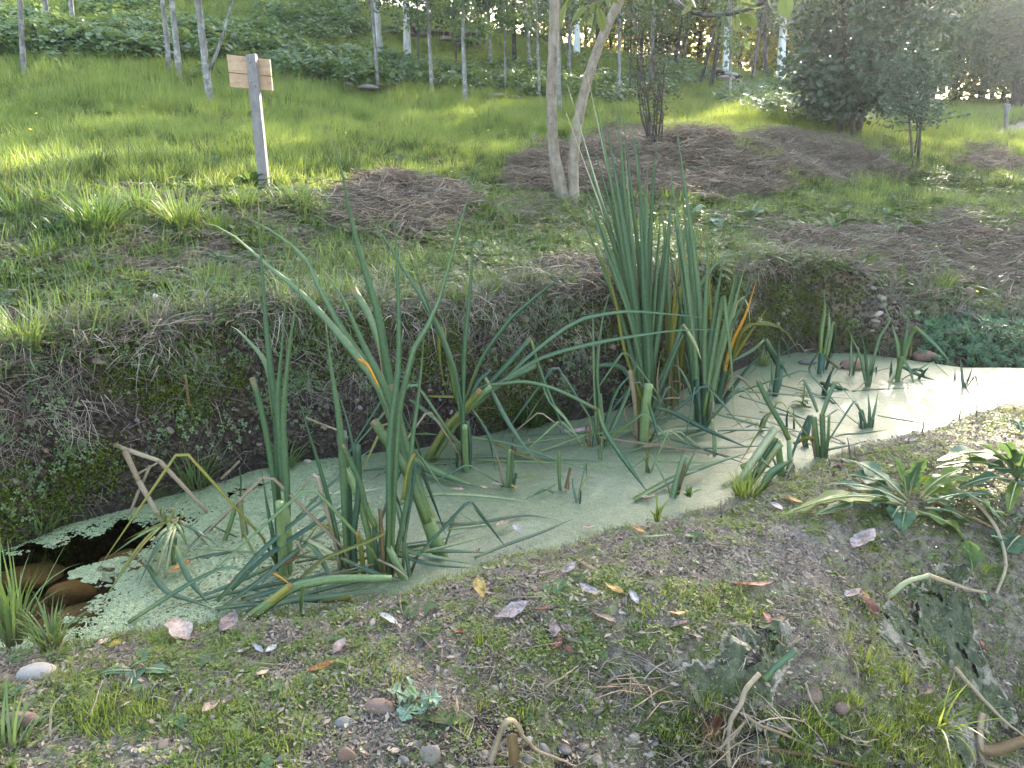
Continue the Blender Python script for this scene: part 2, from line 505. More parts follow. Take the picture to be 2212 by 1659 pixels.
# ------------------------------------------------------------------ ground materials
def near_bank_mat():
    m, nt, out = new_mat('near_bank_earth')
    vec = pos_vec(nt)
    n1 = noise(nt, 3.0, 6, 0.65, vec); n2 = noise(nt, 28, 5, 0.7, vec); n3 = noise(nt, 160, 3, 0.7, vec); n4 = noise(nt, 7, 5, 0.7, vec)
    earth = ramp(nt, n2, [(0.30, (0.045, 0.032, 0.024)), (0.46, (0.135, 0.102, 0.076)), (0.62, (0.25, 0.200, 0.152)), (0.78, (0.37, 0.315, 0.25))])
    dark = ramp(nt, n2, [(0.3, (0.012, 0.008, 0.006)), (0.7, (0.060, 0.041, 0.030))])
    c = mixc(nt, attr(nt, 'damp_shade'), earth, dark)
    moss = ramp(nt, n3, [(0.3, (0.075, 0.092, 0.022)), (0.7, (0.20, 0.22, 0.070))])
    mk = mth(nt, 'MULTIPLY', ramp(nt, mth(nt, 'ADD', mth(nt, 'MULTIPLY', n4, 0.75), mth(nt, 'MULTIPLY', n2, 0.35)), [(0.50, (0, 0, 0)), (0.64, (1, 1, 1))]), attr(nt, 'moss'))
    c = mixc(nt, mk, c, moss)
    grit = ramp(nt, attr(nt, 'grit'), [(0, (0, 0, 0)), (1, (1, 1, 1))])
    gcol = ramp(nt, n3, [(0.3, (0.10, 0.10, 0.105)), (0.7, (0.33, 0.32, 0.32))])
    c = mixc(nt, mth(nt, 'MULTIPLY', grit, 0.5), c, gcol)
    spk = nd(nt, 'ShaderNodeTexVoronoi', {'Vector': vec, 'Scale': 70.0, 'Randomness': 1.0})
    sp = ramp(nt, spk.outputs['Distance'], [(0.12, (1, 1, 1)), (0.24, (0, 0, 0))])
    pick = ramp(nt, spk.outputs['Color'], [(0.62, (0, 0, 0)), (0.66, (1, 1, 1))])
    c = mixc(nt, mth(nt, 'MULTIPLY', mth(nt, 'MULTIPLY', sp, pick), 0.7), c, mixc(nt, spk.outputs['Color'], (0.42, 0.36, 0.28), (0.2, 0.14, 0.11)))
    p = nd(nt, 'ShaderNodeBsdfPrincipled', {'Base Color': c, 'Roughness': 0.9, 'Specular IOR Level': 0.2})
    h = mth(nt, 'ADD', mth(nt, 'MULTIPLY', n2, 0.7), mth(nt, 'MULTIPLY', n3, 0.35))
    nt.links.new(bump(nt, h, 0.9, 0.02), p.inputs['Normal'])
    nt.links.new(p.outputs[0], out.inputs[0])
    return m
def far_bank_mat():
    m, nt, out = new_mat('far_bank_earth')
    vec = pos_vec(nt)
    n1 = noise(nt, 2.2, 5, 0.65, vec); n2 = noise(nt, 22, 6, 0.7, vec); n3 = noise(nt, 110, 3, 0.7, vec)
    earth = ramp(nt, n2, [(0.28, (0.012, 0.008, 0.006)), (0.5, (0.042, 0.030, 0.022)), (0.72, (0.105, 0.078, 0.058))])
    sand = ramp(nt, n2, [(0.28, (0.07, 0.045, 0.03)), (0.5, (0.19, 0.135, 0.09)), (0.72, (0.33, 0.25, 0.18))])
    c = mixc(nt, attr(nt, 'sand'), earth, sand)
    moss = ramp(nt, n3, [(0.3, (0.016, 0.028, 0.006)), (0.7, (0.075, 0.10, 0.018))])
    mk = ramp(nt, mth(nt, 'ADD', mth(nt, 'MULTIPLY', n1, 0.7), mth(nt, 'MULTIPLY', n2, 0.4)), [(0.58, (0, 0, 0)), (0.74, (0.7, 0.7, 0.7))])
    c = mixc(nt, mk, c, moss)
    p = nd(nt, 'ShaderNodeBsdfPrincipled', {'Base Color': c, 'Roughness': 0.9, 'Specular IOR Level': 0.2})
    h = mth(nt, 'ADD', mth(nt, 'MULTIPLY', n2, 0.8), mth(nt, 'MULTIPLY', n3, 0.5))
    nt.links.new(bump(nt, h, 1.0, 0.05), p.inputs['Normal'])
    nt.links.new(p.outputs[0], out.inputs[0])
    return m
def hillside_mat():
    m, nt, out = new_mat('hillside_soil')
    vec = pos_vec(nt)
    n2 = noise(nt, 18, 6, 0.7, vec); n3 = noise(nt, 90, 3, 0.7, vec); n1 = noise(nt, 1.1, 4, 0.6, vec)
    earth = ramp(nt, n2, [(0.3, (0.03, 0.021, 0.015)), (0.5, (0.105, 0.080, 0.060)), (0.72, (0.23, 0.185, 0.14))])
    turf = ramp(nt, n3, [(0.3, (0.022, 0.040, 0.010)), (0.7, (0.075, 0.12, 0.028))])
    g = mth(nt, 'MULTIPLY', attr(nt, 'turf'), ramp(nt, mth(nt, 'ADD', mth(nt, 'MULTIPLY', n2, 0.5), mth(nt, 'MULTIPLY', n1, 0.5)), [(0.3, (0.35, 0.35, 0.35)), (0.6, (1, 1, 1))]))
    c = mixc(nt, g, earth, turf)
    path = ramp(nt, n2, [(0.3, (0.22, 0.17, 0.12)), (0.7, (0.38, 0.31, 0.23))])
    c = mixc(nt, attr(nt, 'path'), c, path)
    p = nd(nt, 'ShaderNodeBsdfPrincipled', {'Base Color': c, 'Roughness': 0.95, 'Specular IOR Level': 0.1})
    nt.links.new(bump(nt, mth(nt, 'ADD', n2, n3), 0.8, 0.03), p.inputs['Normal'])
    nt.links.new(p.outputs[0], out.inputs[0])
    return m
def bed_mat():
    m, nt, out = new_mat('pond_mud')
    vec = pos_vec(nt)
    n2 = noise(nt, 9, 6, 0.7, vec)
    c = ramp(nt, n2, [(0.3, (0.08, 0.045, 0.025)), (0.5, (0.17, 0.10, 0.055)), (0.7, (0.27, 0.17, 0.09))])
    p = nd(nt, 'ShaderNodeBsdfPrincipled', {'Base Color': c, 'Roughness': 0.9})
    nt.links.new(bump(nt, n2, 0.6, 0.02), p.inputs['Normal'])
    nt.links.new(p.outputs[0], out.inputs[0])
    return m
M_NEAR, M_FARB, M_HILL, M_BED = near_bank_mat(), far_bank_mat(), hillside_mat(), bed_mat()

# zones seen in the photograph, as outlines in photo pixels laid onto the ground
MULCH = [[(700, 440), (790, 415), (1000, 408), (1020, 445), (960, 500), (830, 505), (720, 480)],
         [(1100, 395), (1190, 335), (1310, 298), (1440, 288), (1560, 300), (1700, 380), (1640, 430), (1500, 430), (1400, 420), (1290, 410), (1180, 420)],
         [(1600, 300), (1760, 302), (1850, 330), (1990, 372), (1930, 396), (1800, 392), (1690, 360)],
         [(2060, 322), (2140, 335), (2212, 372), (2212, 384), (2120, 362)],
         [(1130, 600), (1230, 575), (1330, 610), (1330, 650), (1220, 660), (1150, 640)],
         [(1640, 500), (1800, 490), (2300, 500), (2300, 640), (2000, 610), (1800, 560), (1650, 540)]]
PATH = [(2130, 292), (2200, 262), (2400, 240), (2500, 262), (2260, 282), (2150, 300)]
LEAFY = [[(-60, 60), (110, 50), (190, 110), (120, 135), (-60, 130)], [(170, 100), (240, 62), (360, 58), (480, 72), (600, 78), (640, 100), (620, 130), (480, 140), (330, 140), (190, 135)],
         [(560, 40), (760, 30), (800, 90), (700, 100), (560, 70)], [(590, 150), (640, 128), (760, 138), (830, 145), (950, 165), (1050, 190), (1040, 210), (900, 192), (760, 190), (640, 180)],
         [(1010, 170), (1130, 160), (1240, 175), (1320, 185), (1400, 175), (1450, 210), (1380, 232), (1200, 222), (1080, 205)],
         [(1560, 210), (1680, 200), (1760, 215), (1820, 250), (1830, 285), (1760, 280), (1660, 255), (1570, 235)], [(1830, 225), (1950, 235), (2030, 262), (1960, 290), (1870, 270)],
         [(180, -10), (330, -20), (330, 45), (190, 50)], [(1400, 150), (1480, 140), (1520, 185), (1440, 200)]]
def mulm(X, Y, px, py, soft=12, polys=None):
    """mulch heaps with a ragged edge"""
    return in_any(px + 110 * (fbm(X * 1.5, Y * 1.5, 131, 4) - .5), py + 60 * (fbm(X * 1.5 + 9, Y * 1.5, 132, 4) - .5), polys or MULCH, soft)
def in_any(px, py, polys, soft=0.0):
    k = np.zeros(np.shape(px))
    for p in polys:
        d = polydist(px, py, p)
        k = np.maximum(k, sstep(soft, -soft - 1e-3, d) if soft else (d < 0))
    return k

# ------------------------------------------------------------------ ground sheets (polar strips round the standing point, fine in view)
TH = np.concatenate([np.linspace(-1.45, -0.80, 36, endpoint=False), np.linspace(-0.80, 0.80, 820), np.linspace(0.80, 1.45, 37)[1:]])
def polar_sheet(name, rows, mats, attrf=None, th=TH, kind='structure', zf=Z, keep=None):
    RR = np.stack(rows, 0)                       # rows x cols
    X = RR * np.sin(th); Y = RR * np.cos(th)
    ZZ = zf(X, Y)
    V = np.stack([X, Y, ZZ], -1).reshape(-1, 3)
    nr, nc = RR.shape
    i = np.arange(nr - 1)[:, None] * nc; j = np.arange(nc - 1)[None]
    Q = np.stack([i + j, i + j + 1, i + nc + j + 1, i + nc + j], -1).reshape(-1, 4)
    at_ = attrf(V) if attrf else None
    me = mesh_np(name, V, Q, mats, at_)
    return link(name, me, kind=kind)
rn, rf, ww = r_near(TH), r_far(TH), wall_w(TH)
def near_attr(V):
    px, py = proj(V[:, 0], V[:, 1], V[:, 2])
    d_edge = r_near(np.clip(np.arctan2(V[:, 0], V[:, 1]), -1.45, 1.45)) - np.hypot(V[:, 0], V[:, 1])
    grit = sstep(120, -20, np.hypot((px - 1700) / 1.7, (py - 1200))) * 0.9
    slope = sstep(-60, 120, py - (1560 - 0.20 * np.clip(px - 900, 0, 1400)))
    low = sstep(1430, 1620, py) * sstep(600, 1100, px)
    moss = np.clip(0.75 - 0.8 * grit + 0.2 * low, 0, 1) * (0.35 + 0.65 * sstep(0.35, 0.6, fbm(V[:, 0] * 1.7, V[:, 1] * 1.7, 51, 3)))
    damp_shade = np.clip(np.maximum(sstep(0.10, 0.0, d_edge), 1.0 * low * sstep(0.25, 0.55, fbm(V[:, 0] * 3, V[:, 1] * 3, 52, 3)) + 0.25 * low), 0, 1)  # wet at the edge; dark soil and deep shade painted into the low slope
    return {'moss': moss, 'damp_shade': damp_shade, 'grit': grit}
s0 = np.concatenate([np.linspace(0.05, 1.0, 8, endpoint=False), np.linspace(1.0, 1.45, 20, endpoint=False)])
tt = np.linspace(0, 1, 250)
rows = [np.full_like(TH, r) for r in s0] + [1.45 + (rn + 0.15 - 1.45) * t for t in tt]
near_bank = polar_sheet('near_bank', rows, [M_NEAR], near_attr)
pond_bed = polar_sheet('pond_bed', [rn + 0.15 + (rf - 0.06 - rn - 0.15) * t for t in np.linspace(0, 1, 40)], [M_BED])
def far_attr(V):
    px, py = proj(V[:, 0], V[:, 1], V[:, 2])
    return {'sand': sstep(1660, 1850, px) * (0.4 + 0.6 * sstep(760, 660, py))}
far_bank = polar_sheet('far_bank', [rf - 0.06 + (ww + 0.10) * t for t in np.linspace(0, 1, 84)], [M_FARB], far_attr)
def hill_attr(V):
    px, py = proj(V[:, 0], V[:, 1], V[:, 2])
    mul = mulm(V[:, 0], V[:, 1], px, py, 14)
    dist = np.hypot(V[:, 0], V[:, 1])
    turf = np.clip(sstep(4.5, 8.5, dist - 0.9 * sstep(0.0, 0.4, np.arctan2(V[:, 0], V[:, 1]))) * (1 - mul), 0, 1)
    return {'turf': turf, 'path': in_any(px, py, [PATH], 6)}
g1 = np.linspace(0, 1, 90) ** 1.25
hill = polar_sheet('hillside', [rf + ww + 0.04 + (13.0 - (rf + ww + 0.04)) * t for t in g1] + [np.full_like(TH, r) for r in 13.0 * (110 / 13.0) ** np.linspace(0.015, 1, 100)], [M_HILL], hill_attr)
THB = np.linspace(1.45, 2 * math.pi - 1.45, 60)
polar_sheet('ground', [np.full_like(THB, r) for r in 0.05 * (110 / 0.05) ** np.linspace(0, 1, 50)], [M_HILL], lambda V: {'turf': np.full(len(V), 0.7), 'path': np.zeros(len(V))}, THB)

# ------------------------------------------------------------------ water and duckweed
def water_mat():
    m, nt, out = new_mat('clear_brown_water')
    n = noise(nt, 3, 2, 0.5, pos_vec(nt))
    b = bump(nt, n, 0.05, 0.02)
    gl = nd(nt, 'ShaderNodeBsdfGlossy', {'Color': (1, 1, 1), 'Roughness': 0.02}); nt.links.new(b, gl.inputs['Normal'])
    tr = nd(nt, 'ShaderNodeBsdfTransparent', {'Color': (0.82, 0.72, 0.56)})
    fr = nd(nt, 'ShaderNodeFresnel', {'IOR': 1.33}); nt.links.new(b, fr.inputs['Normal'])
    mx = nd(nt, 'ShaderNodeMixShader', {0: fr.outputs[0], 1: tr.outputs[0], 2: gl.outputs[0]})
    nt.links.new(mx.outputs[0], out.inputs[0])
    return m
M_WATER = water_mat()
flat0 = lambda X, Y: np.zeros_like(X)
polar_sheet('water', [rn - 0.10 + (rf + 0.12 - rn + 0.10) * t for t in np.linspace(0, 1, 12)], [M_WATER], zf=flat0)

def duck_mat():
    m, nt, out = new_mat('duckweed')
    vec = pos_vec(nt)
    vo = nd(nt, 'ShaderNodeTexVoronoi', {'Vector': vec, 'Scale': 270.0})
    n1 = noise(nt, 1.4, 4, 0.6, vec); n2 = noise(nt, 26, 4, 0.6, vec)
    c = ramp(nt, mth(nt, 'ADD', mth(nt, 'MULTIPLY', n1, 0.6), mth(nt, 'MULTIPLY', n2, 0.4)), [(0.30, (0.105, 0.132, 0.058)), (0.5, (0.180, 0.205, 0.120)), (0.72, (0.275, 0.290, 0.205))])
    c = mixc(nt, 0.55, c, mixc(nt, 1.0, c, ramp(nt, vo.outputs['Color'], [(0.1, (0.48, 0.53, 0.44)), (0.9, (1.5, 1.46, 1.42))]), 'MULTIPLY'))
    gap = ramp(nt, vo.outputs['Distance'], [(0.42, (1, 1, 1)), (0.62, (0.35, 0.4, 0.3))])
    c = mixc(nt, 1.0, c, gap, 'MULTIPLY')
    p = nd(nt, 'ShaderNodeBsdfPrincipled', {'Base Color': c, 'Roughness': 0.45, 'Specular IOR Level': 0.5})
    h = mth(nt, 'ADD', mth(nt, 'MULTIPLY', vo.outputs['Distance'], -0.6), mth(nt, 'MULTIPLY', vo.outputs['Color'], 0.6))
    nt.links.new(bump(nt, h, 0.35, 0.004), p.inputs['Normal'])
    nt.links.new(p.outputs[0], out.inputs[0])
    return m
M_DUCK = duck_mat()
CLEAR = [(-400, 1230), (0, 1165), (120, 1130), (250, 1110), (420, 1100), (520, 1050), (600, 1030), (600, 1050), (470, 1100), (440, 1120), (395, 1180), (330, 1225), (290, 1290), (215, 1345), (170, 1390), (-400, 1470)]
def duckweed_sheet():
    th = np.linspace(-0.85, 0.85, 760)
    a, b = r_near(th), r_far(th)
    RR = np.stack([a - 0.06 + (b + 0.06 - a + 0.06) * t for t in np.linspace(0, 1, 170)], 0)
    X = RR * np.sin(th); Y = RR * np.cos(th)
    px, py = proj(X, Y, 0 * X)
    d = polydist(px, py, CLEAR) / FP * np.hypot(X, Y)
    edge = d + 0.09 * (fbm(X * 7, Y * 7, 61, 3) - 0.5) + 0.10 * (fbm(X * 40, Y * 40, 62, 2) - 0.5)
    isl = inpoly(px, py, [(170, 1235), (270, 1215), (360, 1262), (330, 1270), (240, 1262), (170, 1250)]) & (fbm(X * 26, Y * 26, 63, 2) > 0.42)
    keep = (edge > 0.0) | isl
    ZZ = 0.006 + 0.003 * (fbm(X * 30, Y * 30, 64, 2) - 0.5)
    V = np.stack([X, Y, ZZ], -1).reshape(-1, 3)
    nr, nc = RR.shape
    i = np.arange(nr - 1)[:, None] * nc; j = np.arange(nc - 1)[None]
    Q = np.stack([i + j, i + j + 1, i + nc + j + 1, i + nc + j], -1)
    Q = Q[keep[:-1, :-1]].reshape(-1, 4)
    used = np.unique(Q); mp = np.full(len(V), -1); mp[used] = np.arange(len(used))
    link('duckweed', mesh_np('duckweed', V[used], mp[Q], [M_DUCK]), label='pale green duckweed covering the still water of the pond', cat='duckweed', kind='stuff')
    # loose fronds round the clear water
    X, Y, th, r = sample(230000, -0.75, -0.15, 2.3, 4.6)
    px, py = proj(X, Y, 0 * X)
    d = polydist(px, py, CLEAR) / FP * np.hypot(X, Y) + 0.12 * (fbm(X * 7, Y * 7, 61, 3) - 0.5)
    pr = np.where(d > 0.02, sstep(0.55, 0.05, d) * 0.5, sstep(-0.10, 0.02, d + 0.14 * (fbm(X * 14, Y * 14, 66, 2) - 0.5)) * 0.7)
    isl = inpoly(px, py, [(150, 1235), (270, 1205), (370, 1262), (330, 1280), (240, 1272), (150, 1255)])
    pr = np.where(isl, np.maximum(pr, 0.75 * (fbm(X * 20, Y * 20, 67, 2) > 0.45)), pr)
    k = (rng.uniform(0, 1, len(X)) < pr) & (r > r_near(th) - 0.02) & (r < r_far(th))
    X, Y = X[k], Y[k]
    protos = []
    for s in range(4):
        mb = MB()
        for q in range(3):
            a0 = rng.uniform(0, 6.28); ce = np.array([math.cos(a0), math.sin(a0), 0]) * 0.004
            a = np.linspace(0, 2 * np.pi, 7, endpoint=False)
            ring = np.stack([ce[0] + 0.0036 * np.cos(a), ce[1] + 0.0028 * np.sin(a), 0 * a], -1)
            mb.add(np.vstack([ring, [[ce[0], ce[1], 0.0018]]]), None, [(t, (t + 1) % 7, 7) for t in range(7)])
        protos.append(mb.mesh('duckweed_frond', [M_FROND]))
    P = np.stack([X, Y, np.full(len(X), 0.009) + rng.uniform(0, 0.003, len(X))], -1)
    scatter('duckweed_fronds', P, rots(len(P), 0.12), rng.uniform(0.8, 1.6, len(P)), protos, 'loose pale duckweed fronds scattered round the edge of the clear brown water', 'duckweed')
M_FROND = leaf_mat('duckweed_frond', (0.17, 0.22, 0.10), (0.30, 0.34, 0.19), 0.15, 0.4, 0.5)
duckweed_sheet()
# ------------------------------------------------------------------ trees
def bark_mat(name, c1, c2, c3, lich=(0.45, 0.47, 0.42), amount=0.5, sc=18):
    m, nt, out = new_mat(name)
    vec = obj_vec(nt)
    mp = nd(nt, 'ShaderNodeMapping', {'Vector': vec, 'Scale': (1.0, 1.0, 0.35)})
    n = noise(nt, sc, 6, 0.7, mp.outputs[0]); n2 = noise(nt, 7, 5, 0.7, vec)
    mp2 = nd(nt, 'ShaderNodeMapping', {'Vector': vec, 'Scale': (1.0, 1.0, 9.0)})
    n3 = noise(nt, 4.5, 3, 0.6, mp2.outputs[0])
    c = ramp(nt, n, [(0.3, c1), (0.5, c2), (0.7, c3)])
    c = mixc(nt, mth(nt, 'MULTIPLY', ramp(nt, n2, [(0.5, (0, 0, 0)), (0.64, (1, 1, 1))]), amount), c, lich)
    c = mixc(nt, mth(nt, 'MULTIPLY', ramp(nt, n3, [(0.60, (0, 0, 0)), (0.72, (1, 1, 1))]), 0.5), c, c1)
    c = mixc(nt, 1.0, c, ramp(nt, rnd(nt), [(0, (0.8, 0.8, 0.8)), (1, (1.1, 1.1, 1.1))]), 'MULTIPLY')
    p = nd(nt, 'ShaderNodeBsdfPrincipled', {'Base Color': c, 'Roughness': 0.85, 'Specular IOR Level': 0.2})
    nt.links.new(bump(nt, mth(nt, 'ADD', n, n3), 0.5, 0.012), p.inputs['Normal'])
    nt.links.new(p.outputs[0], out.inputs[0])
    return m
B_GREY = bark_mat('grey_bark', (0.075, 0.066, 0.060), (0.17, 0.155, 0.14), (0.27, 0.25, 0.23))
B_PALE = bark_mat('pale_fig_bark', (0.115, 0.085, 0.060), (0.215, 0.168, 0.122), (0.30, 0.245, 0.185), (0.36, 0.32, 0.26), 0.35)
B_BIRCH = bark_mat('pale_lichen_bark', (0.16, 0.15, 0.13), (0.40, 0.40, 0.38), (0.55, 0.55, 0.52), (0.36, 0.30, 0.10), 0.45, 9)
B_DARK = bark_mat('dark_bark', (0.02, 0.016, 0.014), (0.055, 0.045, 0.038), (0.10, 0.085, 0.07), (0.16, 0.16, 0.14), 0.3)
B_WHITE = bark_mat('white_painted_bark', (0.5, 0.5, 0.47), (0.68, 0.68, 0.65), (0.78, 0.78, 0.75), (0.5, 0.48, 0.4), 0.3)
L_DARK = leaf_mat('dark_green_foliage', (0.052, 0.085, 0.052), (0.095, 0.138, 0.080), 0.45, 0.5, 0.3)
L_MID = leaf_mat('mid_green_foliage', (0.068, 0.118, 0.045), (0.120, 0.180, 0.070), 0.5, 0.5, 0.3)
L_YEL = leaf_mat('sunlit_yellow_foliage', (0.20, 0.21, 0.045), (0.38, 0.31, 0.06), 0.6, 0.5, 0.25)  # sun glow from behind is put into this leaf colour
L_RED = leaf_mat('reddish_twig_foliage', (0.055, 0.055, 0.03), (0.10, 0.075, 0.04), 0.4, 0.5, 0.25)
L_LIGHT = leaf_mat('light_green_foliage', (0.12, 0.18, 0.06), (0.19, 0.25, 0.09), 0.5, 0.5, 0.3)

def leaf_cloud(P, size, mat, name='crown', aspect=0.75, flat=0.0):
    """many small folded leaves, one at each point"""
    n = len(P)
    A = rng.normal(0, 1, (n, 3)); A[:, 2] = A[:, 2] * 0.6 - 0.35
    A /= np.linalg.norm(A, axis=1, keepdims=True)
    Nn = rng.normal(0, 1, (n, 3)); Nn[:, 2] += flat
    B = np.cross(A, Nn); B /= np.linalg.norm(B, axis=1, keepdims=True) + 1e-9
    Cn = np.cross(A, B)
    s = size * rng.uniform(0.6, 1.3, n)[:, None]
    v0 = P; v1 = P + A * s * 0.45 + B * s * 0.5 * aspect + Cn * s * 0.12; v2 = P + A * s; v3 = P + A * s * 0.45 - B * s * 0.5 * aspect + Cn * s * 0.12
    V = np.stack([v0, v1, v2, v3], 1).reshape(-1, 3)
    i = np.arange(n)[:, None] * 4
    T = np.concatenate([i + np.array([[0, 1, 2]]), i + np.array([[0, 2, 3]])])
    vv = np.repeat(rng.uniform(0, 1, n) * 0.85, 4)
    return mesh_np(name, V, T, [mat], {'v': vv}, smooth=False)
def branch_pts(start, d, L, n, sag=0.1, wob=0.08):
    t = np.linspace(0, 1, n)[:, None]
    C = start + d * L * t + np.array([0, 0, -sag * L]) * t ** 2
    return C + np.cumsum(rng.normal(0, wob * L / n, (n, 3)), 0) * (t > 0)
def slim_crown(seed, H=5.5, rad=0.85, nb=26, lpb=110, size=0.075, up=0.9, shape=None):
    """limbs and leaf points of a young slender tree, from z=0 up to H"""
    global rng
    keep = rng; rng = np.random.default_rng(seed)
    mb = MB(); P = []
    for i in range(nb):
        z = H * (i + 0.5) / nb; az = i * 2.4 + rng.uniform(-.5, .5)
        L = rad * (1.1 - 0.75 * z / H) * rng.uniform(0.6, 1.15)
        d = np.array([math.cos(az), math.sin(az), up * rng.uniform(0.5, 1.3)]); d /= np.linalg.norm(d)
        C = branch_pts(np.array([0, 0, z]), d, L, 7, 0.05)
        tube(mb, C, np.linspace(0.012, 0.003, 7), 4)
        k = rng.integers(2, 7, lpb)
        P.append(C[k] + rng.normal(0, 0.10, (lpb, 3)))
    P.append(np.stack([rng.normal(0, .06, 40), rng.normal(0, .06, 40), rng.uniform(H * .6, H * 1.02, 40)], -1))
    r_ = (mb, np.concatenate(P)); rng = keep
    return r_
def big_crown(seed, H=12, rad=3.4, z0=3.5, nb=20, sub=6, lps=45, size=0.16, spread=0.38, trunk=0.16):
    global rng
    keep = rng; rng = np.random.default_rng(seed)
    mb = MB(); P = []
    lead = branch_pts(np.zeros(3), np.array([rng.normal(0, .05), rng.normal(0, .05), 1.0]), H * 0.94, 14, 0.0, 0.10)
    tb = MB(); tube(tb, np.vstack([[0, 0, -0.3], lead]), np.concatenate([[trunk * 1.25], np.linspace(trunk, 0.02, 14)]), 9)
    for i in range(nb):
        z = z0 + (H * 0.95 - z0) * (i + rng.uniform(0, 1)) / nb
        s = np.array([np.interp(z, lead[:, 2], lead[:, 0]), np.interp(z, lead[:, 2], lead[:, 1]), z])
        u = (z - z0) / (H - z0)
        L = rad * math.sin(math.pi * (0.22 + 0.74 * u)) * rng.uniform(0.75, 1.15)
        az = i * 2.4 + rng.uniform(-.4, .4)
        d = np.array([math.cos(az), math.sin(az), rng.uniform(0.1, 0.8)]); d /= np.linalg.norm(d)
        C = branch_pts(s, d, L, 8, 0.12)
        tube(mb, C, np.linspace(0.045, 0.010, 8) * (trunk / 0.16), 5)
        for k in range(sub):
            q = C[rng.integers(2, 8)]
            d2 = d + rng.normal(0, 0.7, 3); d2 /= np.linalg.norm(d2)
            C2 = branch_pts(q, d2, L * 0.4, 5, 0.15)
            tube(mb, C2, np.linspace(0.012, 0.004, 5), 3)
            P.append(C2[rng.integers(1, 5, lps)] + rng.normal(0, spread, (lps, 3)) * np.array([1, 1, 0.7]))
    r_ = (tb, mb, np.concatenate(P)); rng = keep
    return r_

TREES_G = 'slender trees planted on the grassy hillside'
SLIM = []
for i, (mt, bk, szz) in enumerate([(L_DARK, B_GREY, 0.10), (L_MID, B_GREY, 0.10), (L_DARK, B_GREY, 0.09), (L_MID, B_GREY, 0.11)]):
    mb, P = slim_crown(100 + i, 5.5, [0.9, 0.8, 1.0, 0.75][i], 34, 90, up=0.55)
    SLIM.append((mb.mesh('limb', [bk]), leaf_cloud(P, szz, mt)))
def trunk_line(bx, by, tx, ty, Y=None, H=7.0, lean=0.0):
    b = G(bx, by) if Y is None else at(bx, by, Y)
    if Y is not None: b[2] = zat(b[0], b[1])
    t = at(tx, ty, b[1] + lean)
    d = t - b; d /= np.linalg.norm(d)
    return b, d
def slim_tree(bx, by, tx, ty, w, label, crown_y=None, bark=None, Y=None, kind=None, H=7.0, csc=1.0, wander=0.05, fork=None, name='slender_tree', cat='tree', group=TREES_G):
    b, d = trunk_line(bx, by, tx, ty, Y, H)
    o = thing(name, label, cat, b, group)
    L = H / max(d[2], 0.5)
    n = 12
    t = np.linspace(0, 1, n)[:, None]
    C = d * L * t
    wv = np.cumsum(rng.normal(0, wander / n ** .5 * 0.5, (n, 3)), 0); wv -= wv[0]; wv[:, 2] = 0
    # the wander keeps the two measured points
    C = C + wv - t * 0
    r0 = pxm(w, b) / 2
    mb = MB()
    tube(mb, np.vstack([C[0] - d * 0.25, C]), np.concatenate([[r0 * 1.35, r0 * 1.15], np.linspace(r0, r0 * 0.35, n - 1)]), 9)
    link('trunk', mb.mesh('trunk', [bark or B_GREY]), o)
    if fork:
        f0, f1 = at(*fork[0], b[1]) - b, at(*fork[1], b[1]) - b
        mb = MB(); tube(mb, resample([f0, (f0 + f1) / 2 + np.array([0.02, 0, 0]), f1, f1 + (f1 - f0) * 0.8], 10), np.linspace(r0 * 0.5, r0 * 0.2, 10), 7)
        link('branch', mb.mesh('branch', [bark or B_GREY]), o)
    if crown_y is not None:
        zc = at(tx, crown_y + 14, b[1])[2] - b[2]
        zc = min(max(zc, 0.8), H - 1)
        k = rng.integers(0, len(SLIM)) if kind is None else kind
        q = Vector((0, 0, 1)).rotation_difference(Vector(d)) @ Euler((0, 0, rng.uniform(0, 6.28))).to_quaternion()
        for nm, me in zip(('limb', 'crown'), SLIM[k]):
            c = link(nm, me, o, kind='stuff' if nm == 'limb' else None); c.rotation_mode = 'QUATERNION'; c.rotation_quaternion = q
            c.location = Vector(d * zc / d[2]); c.scale = (csc, csc, (H - zc + 0.6) / 5.5)
    return o

